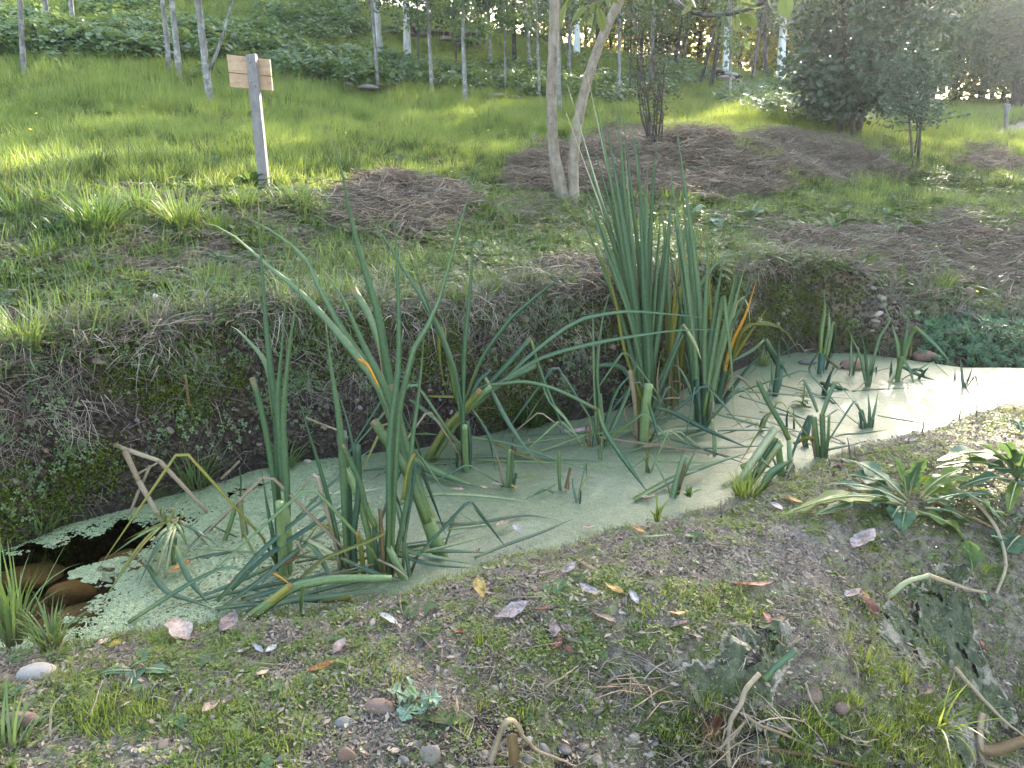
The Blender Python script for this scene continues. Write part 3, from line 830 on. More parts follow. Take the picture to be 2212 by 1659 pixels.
ST_ = [
 (52, 160, 40, 0, 9, 'leftmost slender grey trunk with white lichen at its foot above the bright grass', None),
 (105, 72, 97, 0, 9, 'grey leaning trunk standing in the leafy plants, second from the left edge', None),
 (158, 62, 152, 0, 8, 'short-looking grey trunk rising behind the leafy plants, third from the left edge', None),
 (367, 164, 352, 0, 9, 'thinner left trunk of the close pair of grey trunks left of the wooden sign', None),
 (388, 178, 370, 0, 11, 'thicker right trunk of the close pair of grey trunks left of the wooden sign', None),
 (817, 200, 806, 50, 7, 'thin grey trunk with a tiny side twig, next one right of the sign', 20),
 (933, 207, 924, 0, 8, 'slender brown trunk standing in the grass in front of the stone wall', 70),
 (1006, 232, 1000, 0, 9, 'slender grey trunk with a side twig, nearest one right of the stone wall', 80),
 (1061, 160, 1054, 20, 7, 'yellowish lichen-spotted trunk among the leafy plants right of the stone wall', 60),
 (1091, 210, 1088, 50, 5, 'very thin straight trunk just left of the pale twin-trunked tree', 60),
 (1145, 168, 1140, 60, 7, 'slightly crooked grey trunk on the dark bank left of the twin-trunked tree', 70),
 (1166, 222, 1160, 60, 6, 'thin grey trunk in the grass closest to the left of the twin-trunked tree', 80),
 (1209, 258, 1209, 0, 8, 'grey trunk seen between the two pale stems of the twin-trunked tree', 40),
 (1228, 178, 1232, 50, 8, 'lichened trunk on the dark bank seen between the two pale stems', 60),
 (1338, 232, 1337, 90, 7, 'thin grey trunk just right of the twin-trunked tree', 90),
 (1405, 212, 1410, 60, 8, 'grey trunk behind the bare reddish bush', 70),
 (1455, 165, 1478, 0, 7, 'left trunk of the dark pair that leans right beyond the bare bush', 60),
 (1472, 158, 1487, 30, 7, 'right trunk of the dark pair that leans right beyond the bare bush', 50),
 (1510, 192, 1545, 60, 7, 'dark trunk leaning strongly right beside the far pile of stones', 40),
 (1535, 195, 1562, 40, 9, 'thick dark trunk leaning right over the far pile of stones', 30),
 (1578, 232, 1578, 120, 6, 'thin sapling trunk with small leaves in front of the white painted trunk', 120),
 (1625, 172, 1642, 60, 7, 'leaning dark trunk left of the big dense tree', 60),
]
for a in ST_:
    slim_tree(*a[:6], crown_y=a[6], csc=(0.8 if a[6] else 1), H=6.5, bark=B_DARK if ('dark' in a[5] and a[0] > 1440) else B_GREY)
slim_tree(456, 236, 428, 0, 14, 'forked rough grey trunk with pale rings just left of the wooden sign', crown_y=-10, kind=0, csc=0.9, fork=((455, 150), (500, 12)))
slim_tree(822, 120, 812, 0, 12, 'pale lichen-covered trunk left of the birch-like trunk by the stone wall', crown_y=0, bark=B_BIRCH, Y=22, kind=1)
slim_tree(880, 118, 876, 0, 14, 'thick whitish birch-like trunk with yellow lichen before the stone wall', crown_y=0, bark=B_BIRCH, Y=22, kind=2)
slim_tree(1246, 100, 1249, 40, 13, 'white painted trunk far off between the two pale stems', crown_y=30, bark=B_WHITE, Y=30, kind=3)
slim_tree(1571, 120, 1573, 45, 14, 'white painted trunk far off behind the leaning dark trunks', crown_y=40, bark=B_WHITE, Y=31, kind=1)
slim_tree(1687, 165, 1690, 60, 16, 'thickest white painted trunk, at the left edge of the big dense tree', crown_y=60, bark=B_WHITE, Y=30, kind=3)
for bx, by, tx, ty, w, lab in [(905, 160, 902, 60, 5, 'very thin dark sapling right of the birch-like trunk'), (986, 150, 982, 60, 5, 'thin dark sapling before the middle of the stone wall'), (1112, 150, 1110, 40, 9, 'dark trunk on the shaded bank right of the stone wall'), (1287, 175, 1292, 60, 9, 'dark trunk seen just inside the right pale stem'),
                               (1360, 228, 1362, 130, 5, 'very thin dark sapling left of the bare reddish bush'), (1385, 190, 1388, 70, 6, 'thin dark trunk close behind the left of the bare reddish bush'), (1655, 178, 1652, 60, 8, 'dark upright trunk between the leaning trunks and the thick white trunk')]:
    slim_tree(bx, by, tx, ty, w, lab, crown_y=55, bark=B_DARK, csc=0.9, H=6)

# --- tall trees on and behind the crest
BIG = []
for i in range(3):
    tb, mb, P = big_crown(200 + i, [14, 15, 13][i], [3.6, 3.9, 3.3][i], [3.0, 3.6, 2.4][i], 24, 7, 30, 0.17)
    BIG.append((tb, mb, P))
BIGM = {}
def big_tree(px, Y, sc, k, mat, label, bark=None, drop=0.0, x=None):
    X = (px - CXP) / FP * Y * 1.02 if x is None else x
    b = np.array([X, Y, zat(X, Y)])
    key = (k, mat.name)
    bk = bark or B_DARK
    if key not in BIGM:
        tb, mb, P = BIG[k]
        BIGM[key] = (tb.mesh('trunk', [bk]), mb.mesh('limb', [bk]), leaf_cloud(P, 0.19, mat))
    o = thing('tall_tree', label, 'tree', b, 'tall trees behind the crest of the hill')
    o.scale = (sc, sc, sc); o.rotation_euler.z = rng.uniform(0, 6.28)
    for nm, me in zip(('trunk', 'limb', 'crown'), BIGM[key]): link(nm, me, o, kind='stuff' if nm == 'limb' else None)
    return o
BUSHY = []
for i in range(3):
    tb, mb, P = big_crown(240 + i, [5.0, 6.5, 4.2][i], [2.0, 2.4, 1.9][i], 0.25, 26, 7, 20, 0.15, spread=0.30, trunk=0.09)
    BUSHY.append((tb, mb, P))
def thicket(px, Y, sc, k, mat, label):
    BIG.append(BUSHY[k]); o = big_tree(px, Y, sc, len(BIG) - 1, mat, label); BIG.pop()
    o.name = 'leafy_bush'; o['category'] = 'bush'; o['group'] = 'leafy bushes along the crest'
    return o
for i, (px_, Y_, sc_, k_, m_, lab_) in enumerate([
    (560, 28.5, .55, 0, L_DARK, 'low dark bush on the crest straight above the wooden sign'), (655, 30, .6, 2, L_DARK, 'dark bush between the two dark trunks on the crest'), (745, 29, .7, 0, L_DARK, 'leafy dark bush at the left end of the stone wall'),
    (850, 31, .7, 1, L_MID, 'green bush above the stone wall behind the birch-like trunk'), (950, 30, .7, 2, L_DARK, 'dark bush on top of the middle of the stone wall'), (1040, 31, .8, 0, L_MID, 'green bush right of the stone wall on the crest'), (1130, 32, .8, 1, L_DARK, 'dark bush on the crest left of the left pale stem'),
    (1215, 34, .9, 2, L_MID, 'green bush on the crest seen between the pale stems'), (1300, 33, .8, 0, L_YEL, 'yellow bush on the crest right of the right pale stem'), (1385, 34, .9, 1, L_DARK, 'dark green bush on the crest behind the bare reddish bush'), (1470, 35, 1.0, 2, L_YEL, 'yellow-green bush behind the leaning dark pair'),
    (1555, 34, 1.0, 0, L_YEL, 'golden bush behind the far pile of stones'), (1640, 35, 1.0, 1, L_LIGHT, 'light green bush left of the thickest white trunk'), (1720, 33, .9, 2, L_DARK, 'dark bush right of the thickest white trunk'), (1790, 36, 1.1, 1, L_MID, 'green bush behind the left of the dense tree'),
    (1900, 33, 1.0, 0, L_DARK, 'dark bush behind the right of the dense tree'), (1985, 31, 1.0, 1, L_MID, 'mid green bushy tree behind the small open tree'), (2060, 34, 1.2, 1, L_DARK, 'big dark bush left of the conifer'), (2190, 31, 1.0, 2, L_DARK, 'dark bush right of the conifer behind the far signpost'), (2270, 28, 1.1, 1, L_LIGHT, 'light bush past the right edge beside the path'),
    (1250, 47, 1.9, 1, L_YEL, 'far yellow thicket glimpsed between the pale stems'), (1350, 50, 2.0, 0, L_LIGHT, 'far light green thicket right of the pale stems'), (1450, 48, 1.9, 2, L_YEL, 'far golden thicket behind the leaning dark pair'), (1540, 52, 2.1, 1, L_LIGHT, 'far light thicket behind the far pile of stones'),
    (1660, 49, 2.0, 0, L_YEL, 'far yellow-green thicket behind the white trunks'), (1850, 50, 2.0, 2, L_DARK, 'far dark thicket behind the dense tree'), (2020, 48, 2.0, 1, L_DARK, 'far dark thicket right of the small open tree'), (2160, 52, 2.2, 0, L_MID, 'far green thicket right behind the conifer'), (2280, 46, 2.0, 2, L_MID, 'far green thicket beyond the end of the path'), (2080, 30, .75, 0, L_DARK, 'low dark bush left of the foot of the conifer'), (2200, 29.5, .7, 2, L_MID, 'low bush just behind the far signpost'), (1930, 29, .8, 1, L_DARK, 'low dark bush behind the small open tree'), (1130, 46, 1.9, 2, L_MID, 'far green thicket left of the left pale stem'), (1010, 42, 1.6, 0, L_MID, 'far green thicket above the right end of the stone wall'),
    (1600, 40, 1.6, 1, L_MID, 'tall green bush far behind the golden bush'), (1760, 42, 1.7, 0, L_LIGHT, 'tall light green bush far behind the dense tree'), (1950, 42, 1.8, 1, L_MID, 'tall green bush far behind the small open tree'), (2110, 41, 1.7, 0, L_MID, 'tall green bush far behind the conifer')]):
    thicket(px_, Y_, sc_ * (.8 if Y_ > 39 else .9), k_, m_, lab_)
big_tree(595, 29, 0.85, 0, L_DARK, 'dark thick-trunked tree on the crest above the wooden sign')
big_tree(700, 30, 0.9, 1, L_DARK, 'dark tree with a broad trunk on the crest left of the stone wall')
big_tree(830, 33, 0.9, 2, L_MID, 'green tree on the crest behind the left part of the stone wall')
big_tree(980, 31, 0.8, 0, L_DARK, 'dark bushy tree behind the middle of the stone wall')
big_tree(1090, 34, 0.85, 1, L_DARK, 'dark tree on the crest right of the stone wall')
big_tree(1200, 37, 0.9, 2, L_MID, 'green tree far behind the left pale stem')
big_tree(1330, 38, 0.9, 0, L_YEL, 'yellow-lit tree far behind the right pale stem')
big_tree(1470, 36, 0.8, 1, L_YEL, 'bright yellow-green tree behind the leaning dark trunks')
big_tree(1590, 39, 0.9, 2, L_YEL, 'yellow-lit tree behind the white painted trunks')
big_tree(1400, 44, 1.1, 2, L_MID, 'tall green tree far beyond the yellow trees')
big_tree(1700, 36, 1.0, 0, L_DARK, 'dark tree behind the left side of the big dense tree')
big_tree(1790, 42, 1.2, 1, L_MID, 'tall green tree far behind the big dense tree')
big_tree(1930, 34, 0.95, 2, L_DARK, 'dark tree right behind the big dense tree')
big_tree(2040, 40, 1.15, 0, L_MID, 'tall green tree left of the dark conifer')
big_tree(2120, 44, 1.2, 2, L_DARK, 'tall dark tree behind the dark conifer')
big_tree(2230, 36, 1.1, 1, L_LIGHT, 'light green tree at the right edge behind the far signpost')
big_tree(2420, 27, 1.0, 0, L_LIGHT, 'light green tree leaning in from beyond the right edge')
big_tree(430, 33, 0.9, 2, L_MID, 'green tree on the crest above the forked trunk')
big_tree(200, 30, 0.8, 1, L_MID, 'green tree above the leafy slope at the left')
big_tree(2600, 40, 1.2, 2, L_MID, 'green tree beyond the right edge')

# --- the pale tree with two stems
tb0 = G(1228, 436); TY = tb0[1]
twin = thing('twin_stem_tree', 'pale smooth-barked young tree with two stems rising from one foot', 'tree', tb0)
def trunk_px(pts, name, extra=None):
    C = np.array([at(p[0], p[1], TY + p[3]) for p in pts]) - tb0
    w = np.array([pxm(p[2], tb0 + c) / 2 for p, c in zip(pts, C)])
    n = 26
    Q = resample(C, n); L = np.linspace(0, 1, n)
    s = np.concatenate([[0], np.cumsum(np.linalg.norm(np.diff(C, axis=0), axis=1))]); s /= s[-1]
    rr = np.interp(L, s, w) * (1 + 0.05 * np.sin(np.arange(n) * 2.4) + rng.normal(0, 0.015, n))
    mb = MB(); tube(mb, Q, rr, 12)
    link(name, mb.mesh('stem', [B_PALE]), twin)
    return Q
trunk_px([(1226, 462, 40, -.02), (1217, 430, 34, 0), (1203, 370, 27, 0), (1197, 333, 24, 0), (1191, 233, 23, 0), (1194, 133, 22, 0), (1197, 0, 20, .05), (1185, -160, 17, .2), (1150, -420, 12, .5)], 'stem')
RS = trunk_px([(1236, 462, 36, 0), (1239, 430, 27, 0), (1239, 350, 21, 0), (1251, 250, 22, 0), (1271, 167, 21, 0), (1300, 83, 19, -.05), (1337, 5, 18, -.15), (1400, -110, 14, -.4), (1480, -260, 10, -.7)], 'stem')
# overhanging branch with big drooping leaves, at the top edge of the photograph
L_BIG = leaf_mat('big_drooping_leaf', (0.055, 0.085, 0.025), (0.105, 0.13, 0.035), 0.4, 0.45, 0.35, mottle=0.15)
def broad_leaf(p0, d, length, width, droop, mat, side=None, wave=0.0, n=7, lobes=0.0, fold=0.25, curl=0.0, petiole=0.12, seed=0):
    """a broad leaf: midrib curve from p0 along d, drooping; outline lanceolate to ovate"""
    d = np.asarray(d, float); d = d / np.linalg.norm(d)
    up = np.array([0, 0, 1.0])
    sd = np.cross(d, up) if side is None else np.asarray(side, float)
    if np.linalg.norm(sd) < 1e-3: sd = np.array([1.0, 0, 0])
    sd /= np.linalg.norm(sd)
    t = np.linspace(0, 1, n)
    nrm = np.cross(sd, d)
    C = p0 + d * (length * t)[:, None] + np.array([0, 0, -1.0]) * (droop * length * t ** 2)[:, None] + nrm * (curl * length * np.sin(np.pi * t))[:, None]
    T = tangents(C); N = np.cross(sd, T); N /= np.linalg.norm(N, axis=1, keepdims=True)
    s = np.clip((t - petiole) / (1 - petiole), 0, 1)
    w = width * 0.5 * (np.sin(np.pi * s ** 0.8) ** 0.8) + width * 0.03 * (t < 1)
    r2 = np.random.default_rng(seed + 5)
    wl = w * (1 + lobes * np.sin(t * 40 + r2.uniform(0, 6)) + 0.5 * lobes * r2.normal(0, 1, n)); wr = w * (1 + lobes * np.sin(t * 40 + r2.uniform(0, 6)) + 0.5 * lobes * r2.normal(0, 1, n))
    wl[-1] = wr[-1] = width * 0.01
    ph = r2.uniform(0, 6)
    zl = fold * w + wave * w * np.sin(t * 14 + ph); zr = fold * w + wave * w * np.sin(t * 13 + ph + 2)
    V = np.concatenate([C - sd * wl[:, None] + N * zl[:, None], C - sd * wl[:, None] * .5 + N * zl[:, None] * .35, C, C + sd * wr[:, None] * .5 + N * zr[:, None] * .35, C + sd * wr[:, None] + N * zr[:, None],
                        C - N * 0.0012 - N * (0.006 * width / 0.06 * (1 - t))[:, None]])
    Q = []
    for i in range(n - 1):
        for k in range(4): Q.append((k * n + i, k * n + i + 1, (k + 1) * n + i + 1, (k + 1) * n + i))
        Q.append((2 * n + i, 2 * n + i + 1, 5 * n + i + 1, 5 * n + i))
    mb = MB(); mb.add(V, Q, None, np.tile(t, 6))
    return mb
bq = [at(1700, -60, 6.8), at(1640, 10, 6.9), at(1560, 32, 7.0), at(1500, 28, 7.1), at(1470, 12, 7.2), at(1440, -20, 7.4)]
mb = MB(); tube(mb, resample(np.array(bq) - tb0, 16), np.linspace(0.012, 0.022, 16), 7); link('branch', mb.mesh('branch', [B_DARK]), twin)
bq2 = [at(1362, -60, 8.3), at(1320, -10, 7.9), at(1290, 0, 7.7), at(1262, 10, 7.6)]
mb = MB(); tube(mb, resample(np.array(bq2) - tb0, 10), np.linspace(0.018, 0.008, 10), 6); link('branch', mb.mesh('branch', [B_DARK]), twin)
for i, (x0, y0, x1, y1, w, Y) in enumerate([(1262, 8, 1240, 40, 20, 7.6), (1225, 0, 1214, 52, 22, 7.7), (1275, 20, 1256, 62, 26, 7.5), (1288, 8, 1270, 84, 24, 7.6), (1290, 10, 1300, 60, 28, 7.7), (1300, -10, 1282, 18, 26, 7.8), (1318, -20, 1316, 12, 24, 7.6), (1238, -20, 1228, 14, 22, 7.8), (1290, -16, 1332, 4, 22, 7.6),
                                          (1490, 5, 1476, 28, 20, 7.0), (1510, 20, 1502, 26, 18, 7.0), (1540, 30, 1556, 34, 24, 7.0), (1565, 32, 1574, 50, 26, 6.9), (1585, 28, 1590, 64, 22, 6.9), (1598, 25, 1628, 56, 34, 6.8), (1600, 5, 1640, 12, 28, 6.8), (1620, 18, 1650, 10, 24, 6.8), (1690, -20, 1700, 30, 36, 6.6), (1530, 0, 1516, -30, 26, 7.0), (1640, -10, 1612, -4, 26, 6.9), (1480, -30, 1500, 8, 26, 7.1), (1660, -30, 1668, 12, 26, 6.7)]):
    p0, p1 = at(x0, y0, Y), at(x1, y1, Y - 0.1 + 0.05 * (i % 4))
    mbl = broad_leaf(p0 - tb0, p1 - p0, np.linalg.norm(p1 - p0) * 1.15, pxm(w, p0) * .78, 0.05, L_BIG, side=np.array([math.cos(i * 1.3) * 0.6 + 0.8, math.sin(i * 1.3), 0.1]), n=8, fold=0.2, curl=0.06, seed=i)
    link('leaf', mbl.mesh('leaf', [L_BIG]), twin)
# the rest of its crown, above the picture
P = []
for c, sp, nn in [((-0.4, 0.6, 4.6), 0.9, 420), ((0.9, -0.8, 4.3), 1.0, 480), ((1.7, -1.6, 4.4), 0.9, 420), ((0.2, 0.1, 5.6), 1.2, 500)]:
    P.append(np.array(c) + rng.normal(0, sp, (nn, 3)) * np.array([1, 1, .55]))
P = np.concatenate(P); P = P[P[:, 2] > 3.2]
link('crown', leaf_cloud(P, 0.17, L_BIG, aspect=0.5), twin)

# --- dense tree with several stems on the right
db = G(1838, 302)
dense = thing('dense_tree', 'dense round-leaved dark tree with several stems from the ground at the right', 'tree', db)
for x0, x1, w, dy in [(1813, 1816, 13, 0), (1833, 1828, 10, .25), (1840, 1846, 9, -.1), (1852, 1866, 13, .1), (1846, 1850, 7, .3)]:
    b = at(x0, 302, db[1] + dy) - db; t = at(x1, 215, db[1] + dy) - db
    d = t - b
    C = resample([b - d * 0.3, b, t, t + d * 1.5 + np.array([0, 0, .2]), t + d * 3.2], 14)
    mb = MB(); tube(mb, C, np.linspace(pxm(w, db) / 2, 0.02, 14), 8); link('stem', mb.mesh('stem', [B_DARK]), dense)
P = []; mb = MB()
ce = at(1838, 60, db[1]) - db
for i in range(230):
    u = rng.uniform(-1, 1); az = rng.uniform(0, 6.28); rr = rng.uniform(0.45, 1.0) ** 0.6
    h = rng.uniform(0, 1)
    rad = 1.38 * (0.62 + 0.5 * math.sin(math.pi * min(1, h * 0.9 + 0.08)))
    q = np.array([math.cos(az) * rad * rr, math.sin(az) * rad * rr, 0.72 + 3.6 * h])
    st = np.array([q[0] * .12, q[1] * .12, max(0.6, q[2] - 0.5 * rad * rr)])
    C = branch_pts(st, (q - st) / np.linalg.norm(q - st), np.linalg.norm(q - st), 6, 0.05, 0.1)
    tube(mb, C, np.linspace(0.012, 0.004, 6), 4)
    P.append(C[rng.integers(2, 6, 62)] + rng.normal(0, 0.17, (62, 3)) * np.array([1, 1, 0.8]))
link('limb', mb.mesh('limb', [B_DARK]), dense, kind='stuff')
L_ROUND = leaf_mat('round_blue_green_foliage', (0.026, 0.050, 0.038), (0.058, 0.092, 0.062), 0.35, 0.4, 0.4)
link('crown', leaf_cloud(np.concatenate(P), 0.105, L_ROUND, aspect=1.0, flat=0.8), dense)

# --- small open tree in front of it
sb = G(1977, 362)
small = thing('small_tree', 'small open tree with two thin stems and sparse tiny leaves at the right', 'tree', sb)
P = []; lb = MB()
for pts, w in [([(1983, 366), (1985, 320), (1990, 265), (1993, 215), (2004, 150)], 7), ([(1972, 366), (1968, 300), (1962, 240), (1955, 190), (1940, 150)], 5), ([(1976, 330), (1982, 280), (1975, 240), (1968, 195)], 4)]:
    C = resample(np.array([at(x, y, sb[1]) for x, y in pts]) - sb, 16)
    mb = MB(); tube(mb, C, np.linspace(pxm(w, sb) / 2, 0.006, 16), 7); link('stem', mb.mesh('stem', [B_DARK]), small)
    for k in range(26):
        q = C[rng.integers(6, 16)]
        d = rng.normal(0, 1, 3); d[2] = abs(d[2]) * 0.5 + 0.1; d /= np.linalg.norm(d)
        B = branch_pts(q, d, rng.uniform(0.25, 0.62), 6, 0.05, 0.1)
        tube(lb, B, np.linspace(0.006, 0.002, 6), 4)
        P.append(B[rng.integers(1, 6, 24)] + rng.normal(0, 0.05, (24, 3)))
link('limb', lb.mesh('limb', [B_DARK]), small, kind='stuff')
link('crown', leaf_cloud(np.concatenate(P), 0.055, L_ROUND, aspect=0.8), small)

# --- bare reddish bush behind the mulch mound
rb = G(1416, 318)
bush = thing('bare_bush', 'nearly leafless reddish bush with thin upright stems behind the mulch heap', 'bush', rb)
P = []; lb = MB()
for i in range(13):
    tx, ty = 1416 + rng.uniform(-46, 40), rng.uniform(30, 190)
    b = np.array([rng.normal(0, .06), rng.normal(0, .06), -0.03]); t = at(tx, ty, rb[1] + rng.uniform(-.3, .3)) - rb
    C = resample([b, b * 0.4 + t * 0.45 + rng.normal(0, .05, 3), t], 12)
    mb = MB(); tube(mb, C, np.linspace(0.014, 0.004, 12), 5); link('stem', mb.mesh('stem', [B_DARK]), bush)
    for k in range(14):
        q = C[rng.integers(4, 12)]; d = rng.normal(0, 1, 3); d[2] = abs(d[2]); d /= np.linalg.norm(d)
        B = branch_pts(q, d, rng.uniform(0.12, 0.35), 5, 0.0, 0.1); tube(lb, B, np.linspace(0.004, 0.0015, 5), 3)
        P.append(B[rng.integers(1, 5, 2)] + rng.normal(0, 0.03, (2, 3)))
link('twig', lb.mesh('twig', [B_DARK]), bush, kind='stuff')
link('foliage', leaf_cloud(np.concatenate(P), 0.05, L_RED), bush)

# --- dark conifer at the right edge
cb = np.array([(2130 - CXP) / FP * 27 * 1.0, 27.0, 0]); cb[2] = zat(cb[0], cb[1])
con = thing('conifer', 'tall dark drooping conifer at the right edge behind the far signpost', 'tree', cb)
mb = MB(); tube(mb, np.array([[0, 0, -.3], [0, 0, 4], [0, 0, 9.0]]), np.array([.20, .15, .02]), 8); link('trunk', mb.mesh('trunk', [B_DARK]), con)
P = []; lb = MB()
for i in range(120):
    h = rng.uniform(0.9, 8.8); az = rng.uniform(0, 6.28); L = (1.75 * (1 - h / 9.6) + 0.2) * rng.uniform(0.7, 1.1)
    B = branch_pts(np.array([0, 0, h]), np.array([math.cos(az), math.sin(az), 0.12]), L, 7, 0.35, 0.05)
    tube(lb, B, np.linspace(0.02, 0.004, 7), 4)
    P.append(B[rng.integers(1, 7, 75)] + rng.normal(0, 0.11, (75, 3)) + np.array([0, 0, -0.08]))
link('limb', lb.mesh('limb', [B_DARK]), con, kind='stuff')
link('foliage', leaf_cloud(np.concatenate(P), 0.14, L_DARK, aspect=0.22), con)

# ------------------------------------------------------------------ signs and posts
def wood_mat(name, c1, c2, c3, sc=9.0):
    m, nt, out = new_mat(name)
    vec = obj_vec(nt)
    mp = nd(nt, 'ShaderNodeMapping', {'Vector': vec, 'Scale': (1, 1, 1)})
    mp.inputs['Scale'].default_value = (2.0, 6.0, 26.0) if 'board' in name else (34.0, 20.0, 1.6)
    w = nd(nt, 'ShaderNodeTexNoise', {'Vector': mp.outputs[0], 'Scale': 1.6, 'Detail': 5.0, 'Distortion': 0.8})
    n = noise(nt, 14, 6, 0.7, vec)
    f = mth(nt, 'ADD', mth(nt, 'MULTIPLY', w.outputs[0], 0.45), mth(nt, 'MULTIPLY', n, 0.55))
    c = ramp(nt, f, [(0.25, c1), (0.5, c2), (0.75, c3)])
    c = mixc(nt, ramp(nt, noise(nt, 5, 4, 0.6, vec), [(0.55, (0, 0, 0)), (0.7, (0.6, 0.6, 0.6))]), c, c1)
    p = nd(nt, 'ShaderNodeBsdfPrincipled', {'Base Color': c, 'Roughness': 0.8, 'Specular IOR Level': 0.2})
    nt.links.new(bump(nt, f, 0.4, 0.004), p.inputs['Normal'])
    nt.links.new(p.outputs[0], out.inputs[0])
    return m
W_GREY = wood_mat('weathered_grey_wood_post', (0.085, 0.073, 0.070), (0.175, 0.155, 0.148), (0.26, 0.235, 0.225), 30)
W_TAN = wood_mat('tan_board_wood', (0.22, 0.125, 0.072), (0.38, 0.240, 0.150), (0.48, 0.335, 0.225), 12)
def quad_box(corners, depth, mat, name, parent, origin, bev=0.004):
    """a board from four corners (clockwise from top left) with thickness going away from the viewer"""
    c = [np.asarray(q, float) - origin for q in corners]
    n = np.cross(c[1] - c[0], c[3] - c[0]); n /= np.linalg.norm(n)
    if n[1] < 0: n = -n
    bm = bmesh.new()
    vs = [bm.verts.new(q) for q in c] + [bm.verts.new(q + n * depth) for q in c]
    for f in ((0, 1, 2, 3), (7, 6, 5, 4), (0, 4, 5, 1), (1, 5, 6, 2), (2, 6, 7, 3), (3, 7, 4, 0)): bm.faces.new([vs[i] for i in f])
    bmesh.ops.recalc_face_normals(bm, faces=bm.faces)
    bmesh.ops.bevel(bm, geom=bm.edges[:], offset=bev, segments=1, affect='EDGES')
    me = bpy.data.meshes.new(name); bm.to_mesh(me); bm.free(); me.materials.append(mat)
    return link(name, me, parent)
sg = G(573, 408); SY = sg[1]
sign = thing('wooden_sign', 'blank wooden sign of two tan boards on a leaning grey post, seen from behind', 'sign', sg)
def SP(x, y, dy=0.0): return at(x, y, SY + dy)
quad_box([SP(530, 118), SP(550, 115), SP(580, 408), SP(559, 410)], 0.075, W_GREY, 'post', sign, sg, 0.006)
quad_box([SP(489, 117.5, .082), SP(582.5, 128.5, .082), SP(585.8, 164.6, .082), SP(494, 156.3, .082)], 0.026, W_TAN, 'board', sign, sg)
quad_box([SP(494.2, 157.8, .084), SP(585.9, 166.2, .084), SP(588.8, 196.5, .084), SP(497.5, 188.5, .084)], 0.026, W_TAN, 'board', sign, sg)
for x, y in [(541, 135), (543, 178), (552, 187)]:
    mb = MB(); c = SP(x, y, -0.003) - sg
    tube(mb, np.array([c, c + np.array([0, 0.006, 0])]), 0.006, 7); link('nail', mb.mesh('nail', [B_DARK]), sign)
s2 = G(2176, 293)
sign2 = thing('wooden_sign', 'small far wooden signpost with a grey board beside the path at the right edge', 'sign', s2)
Y2 = s2[1]
def SP2(x, y, dy=0.0): return at(x, y, Y2 + dy)
quad_box([SP2(2173, 224), SP2(2179, 224), SP2(2178, 294), SP2(2172, 294)], 0.08, W_GREY, 'post', sign2, s2, 0.01)
quad_box([SP2(2170.5, 224, .09), SP2(2184, 224, .09), SP2(2184, 241, .09), SP2(2170.5, 241, .09)], 0.03, W_GREY, 'board', sign2, s2)
def stake(x, y0, y1, w, lab, mat, lean=0):
    b = G(x, y0); t = at(x + lean, y1, b[1]) - b
    mb = MB(); tube(mb, np.array([[0, 0, -0.1], t * 0.98, t]), np.array([1, 1, .8]) * pxm(w, b) / 2, 6)
    o = link('stake', mb.mesh('stake', [mat]), loc=b, label=lab, cat='stake', group='thin stakes in the grass'); return o
stake(1153, 322, 287, 5, 'thin pale wooden stake in the grass left of the twin-stemmed tree', W_GREY)
stake(1617, 235, 226, 5, 'short dark stake in the grass left of the big dense tree', B_DARK)
stake(1520, 288, 277, 4, 'short pale stake behind the mulch heap', W_GREY)
def stump(x, y, w, h, lab, bark):
    b = G(x, y); r = pxm(w, b) / 2; hh = pxm(h, b)
    o = thing('tree_stump', lab, 'stump', b, 'stumps among the leafy plants')
    mb = MB(); tube(mb, np.array([[0, 0, -0.15], [0.01, 0, hh * .5], [0.02, 0.01, hh * 0.97]]), np.array([1.2, 1.0, 0.97]) * r, 10, cap=True)
    link('bark', mb.mesh('bark', [bark]), o)
    mb = MB(); a = np.linspace(0, 2 * np.pi, 10, endpoint=False)
    mb.add(np.vstack([np.stack([0.02 + r * .96 * np.cos(a), 0.01 + r * .96 * np.sin(a), np.full(10, hh * .99)], -1), [[0.02, 0.01, hh]]]), None, [(i, (i + 1) % 10, 10) for i in range(10)])
    link('cut_top', mb.mesh('cut_top', [W_TAN]), o)
stump(741, 165, 10, 20, 'pale cut stump, left one of the two right of the sign', B_BIRCH)
stump(762, 160, 9, 12, 'shorter pale cut stump, right one of the two right of the sign', B_BIRCH)
stump(592, 148, 9, 16, 'small black stump just right of the sign boards', B_DARK)

# ------------------------------------------------------------------ stones
def stone_mat(name, c1, c2, c3):
    m, nt, out = new_mat(name)
    vec = obj_vec(nt)
    n = noise(nt, 16, 6, 0.7, vec); n2 = noise(nt, 90, 3, 0.7, vec)
    c = ramp(nt, n, [(0.3, c1), (0.5, c2), (0.7, c3)])
    tint = ramp(nt, rnd(nt), [(0.0, (0.50, 0.47, 0.44)), (0.35, (0.8, 0.76, 0.71)), (0.6, (0.85, 0.73, 0.62)), (0.8, (0.66, 0.65, 0.63)), (1.0, (1.0, 0.97, 0.9))])
    c = mixc(nt, 1.0, c, tint, 'MULTIPLY')
    c = mixc(nt, ramp(nt, n2, [(0.60, (0, 0, 0)), (0.75, (0.45, 0.45, 0.45))]), c, (0.06, 0.05, 0.04))
    p = nd(nt, 'ShaderNodeBsdfPrincipled', {'Base Color': c, 'Roughness': 0.75, 'Specular IOR Level': 0.3})
    nt.links.new(bump(nt, n, 0.35, 0.006), p.inputs['Normal'])
    nt.links.new(p.outputs[0], out.inputs[0])
    return m
ST_TAN = stone_mat('tan_stone', (0.15, 0.115, 0.085), (0.23, 0.185, 0.145), (0.31, 0.26, 0.21))
ST_GREY = stone_mat('grey_stone', (0.115, 0.105, 0.095), (0.18, 0.168, 0.155), (0.26, 0.245, 0.225))
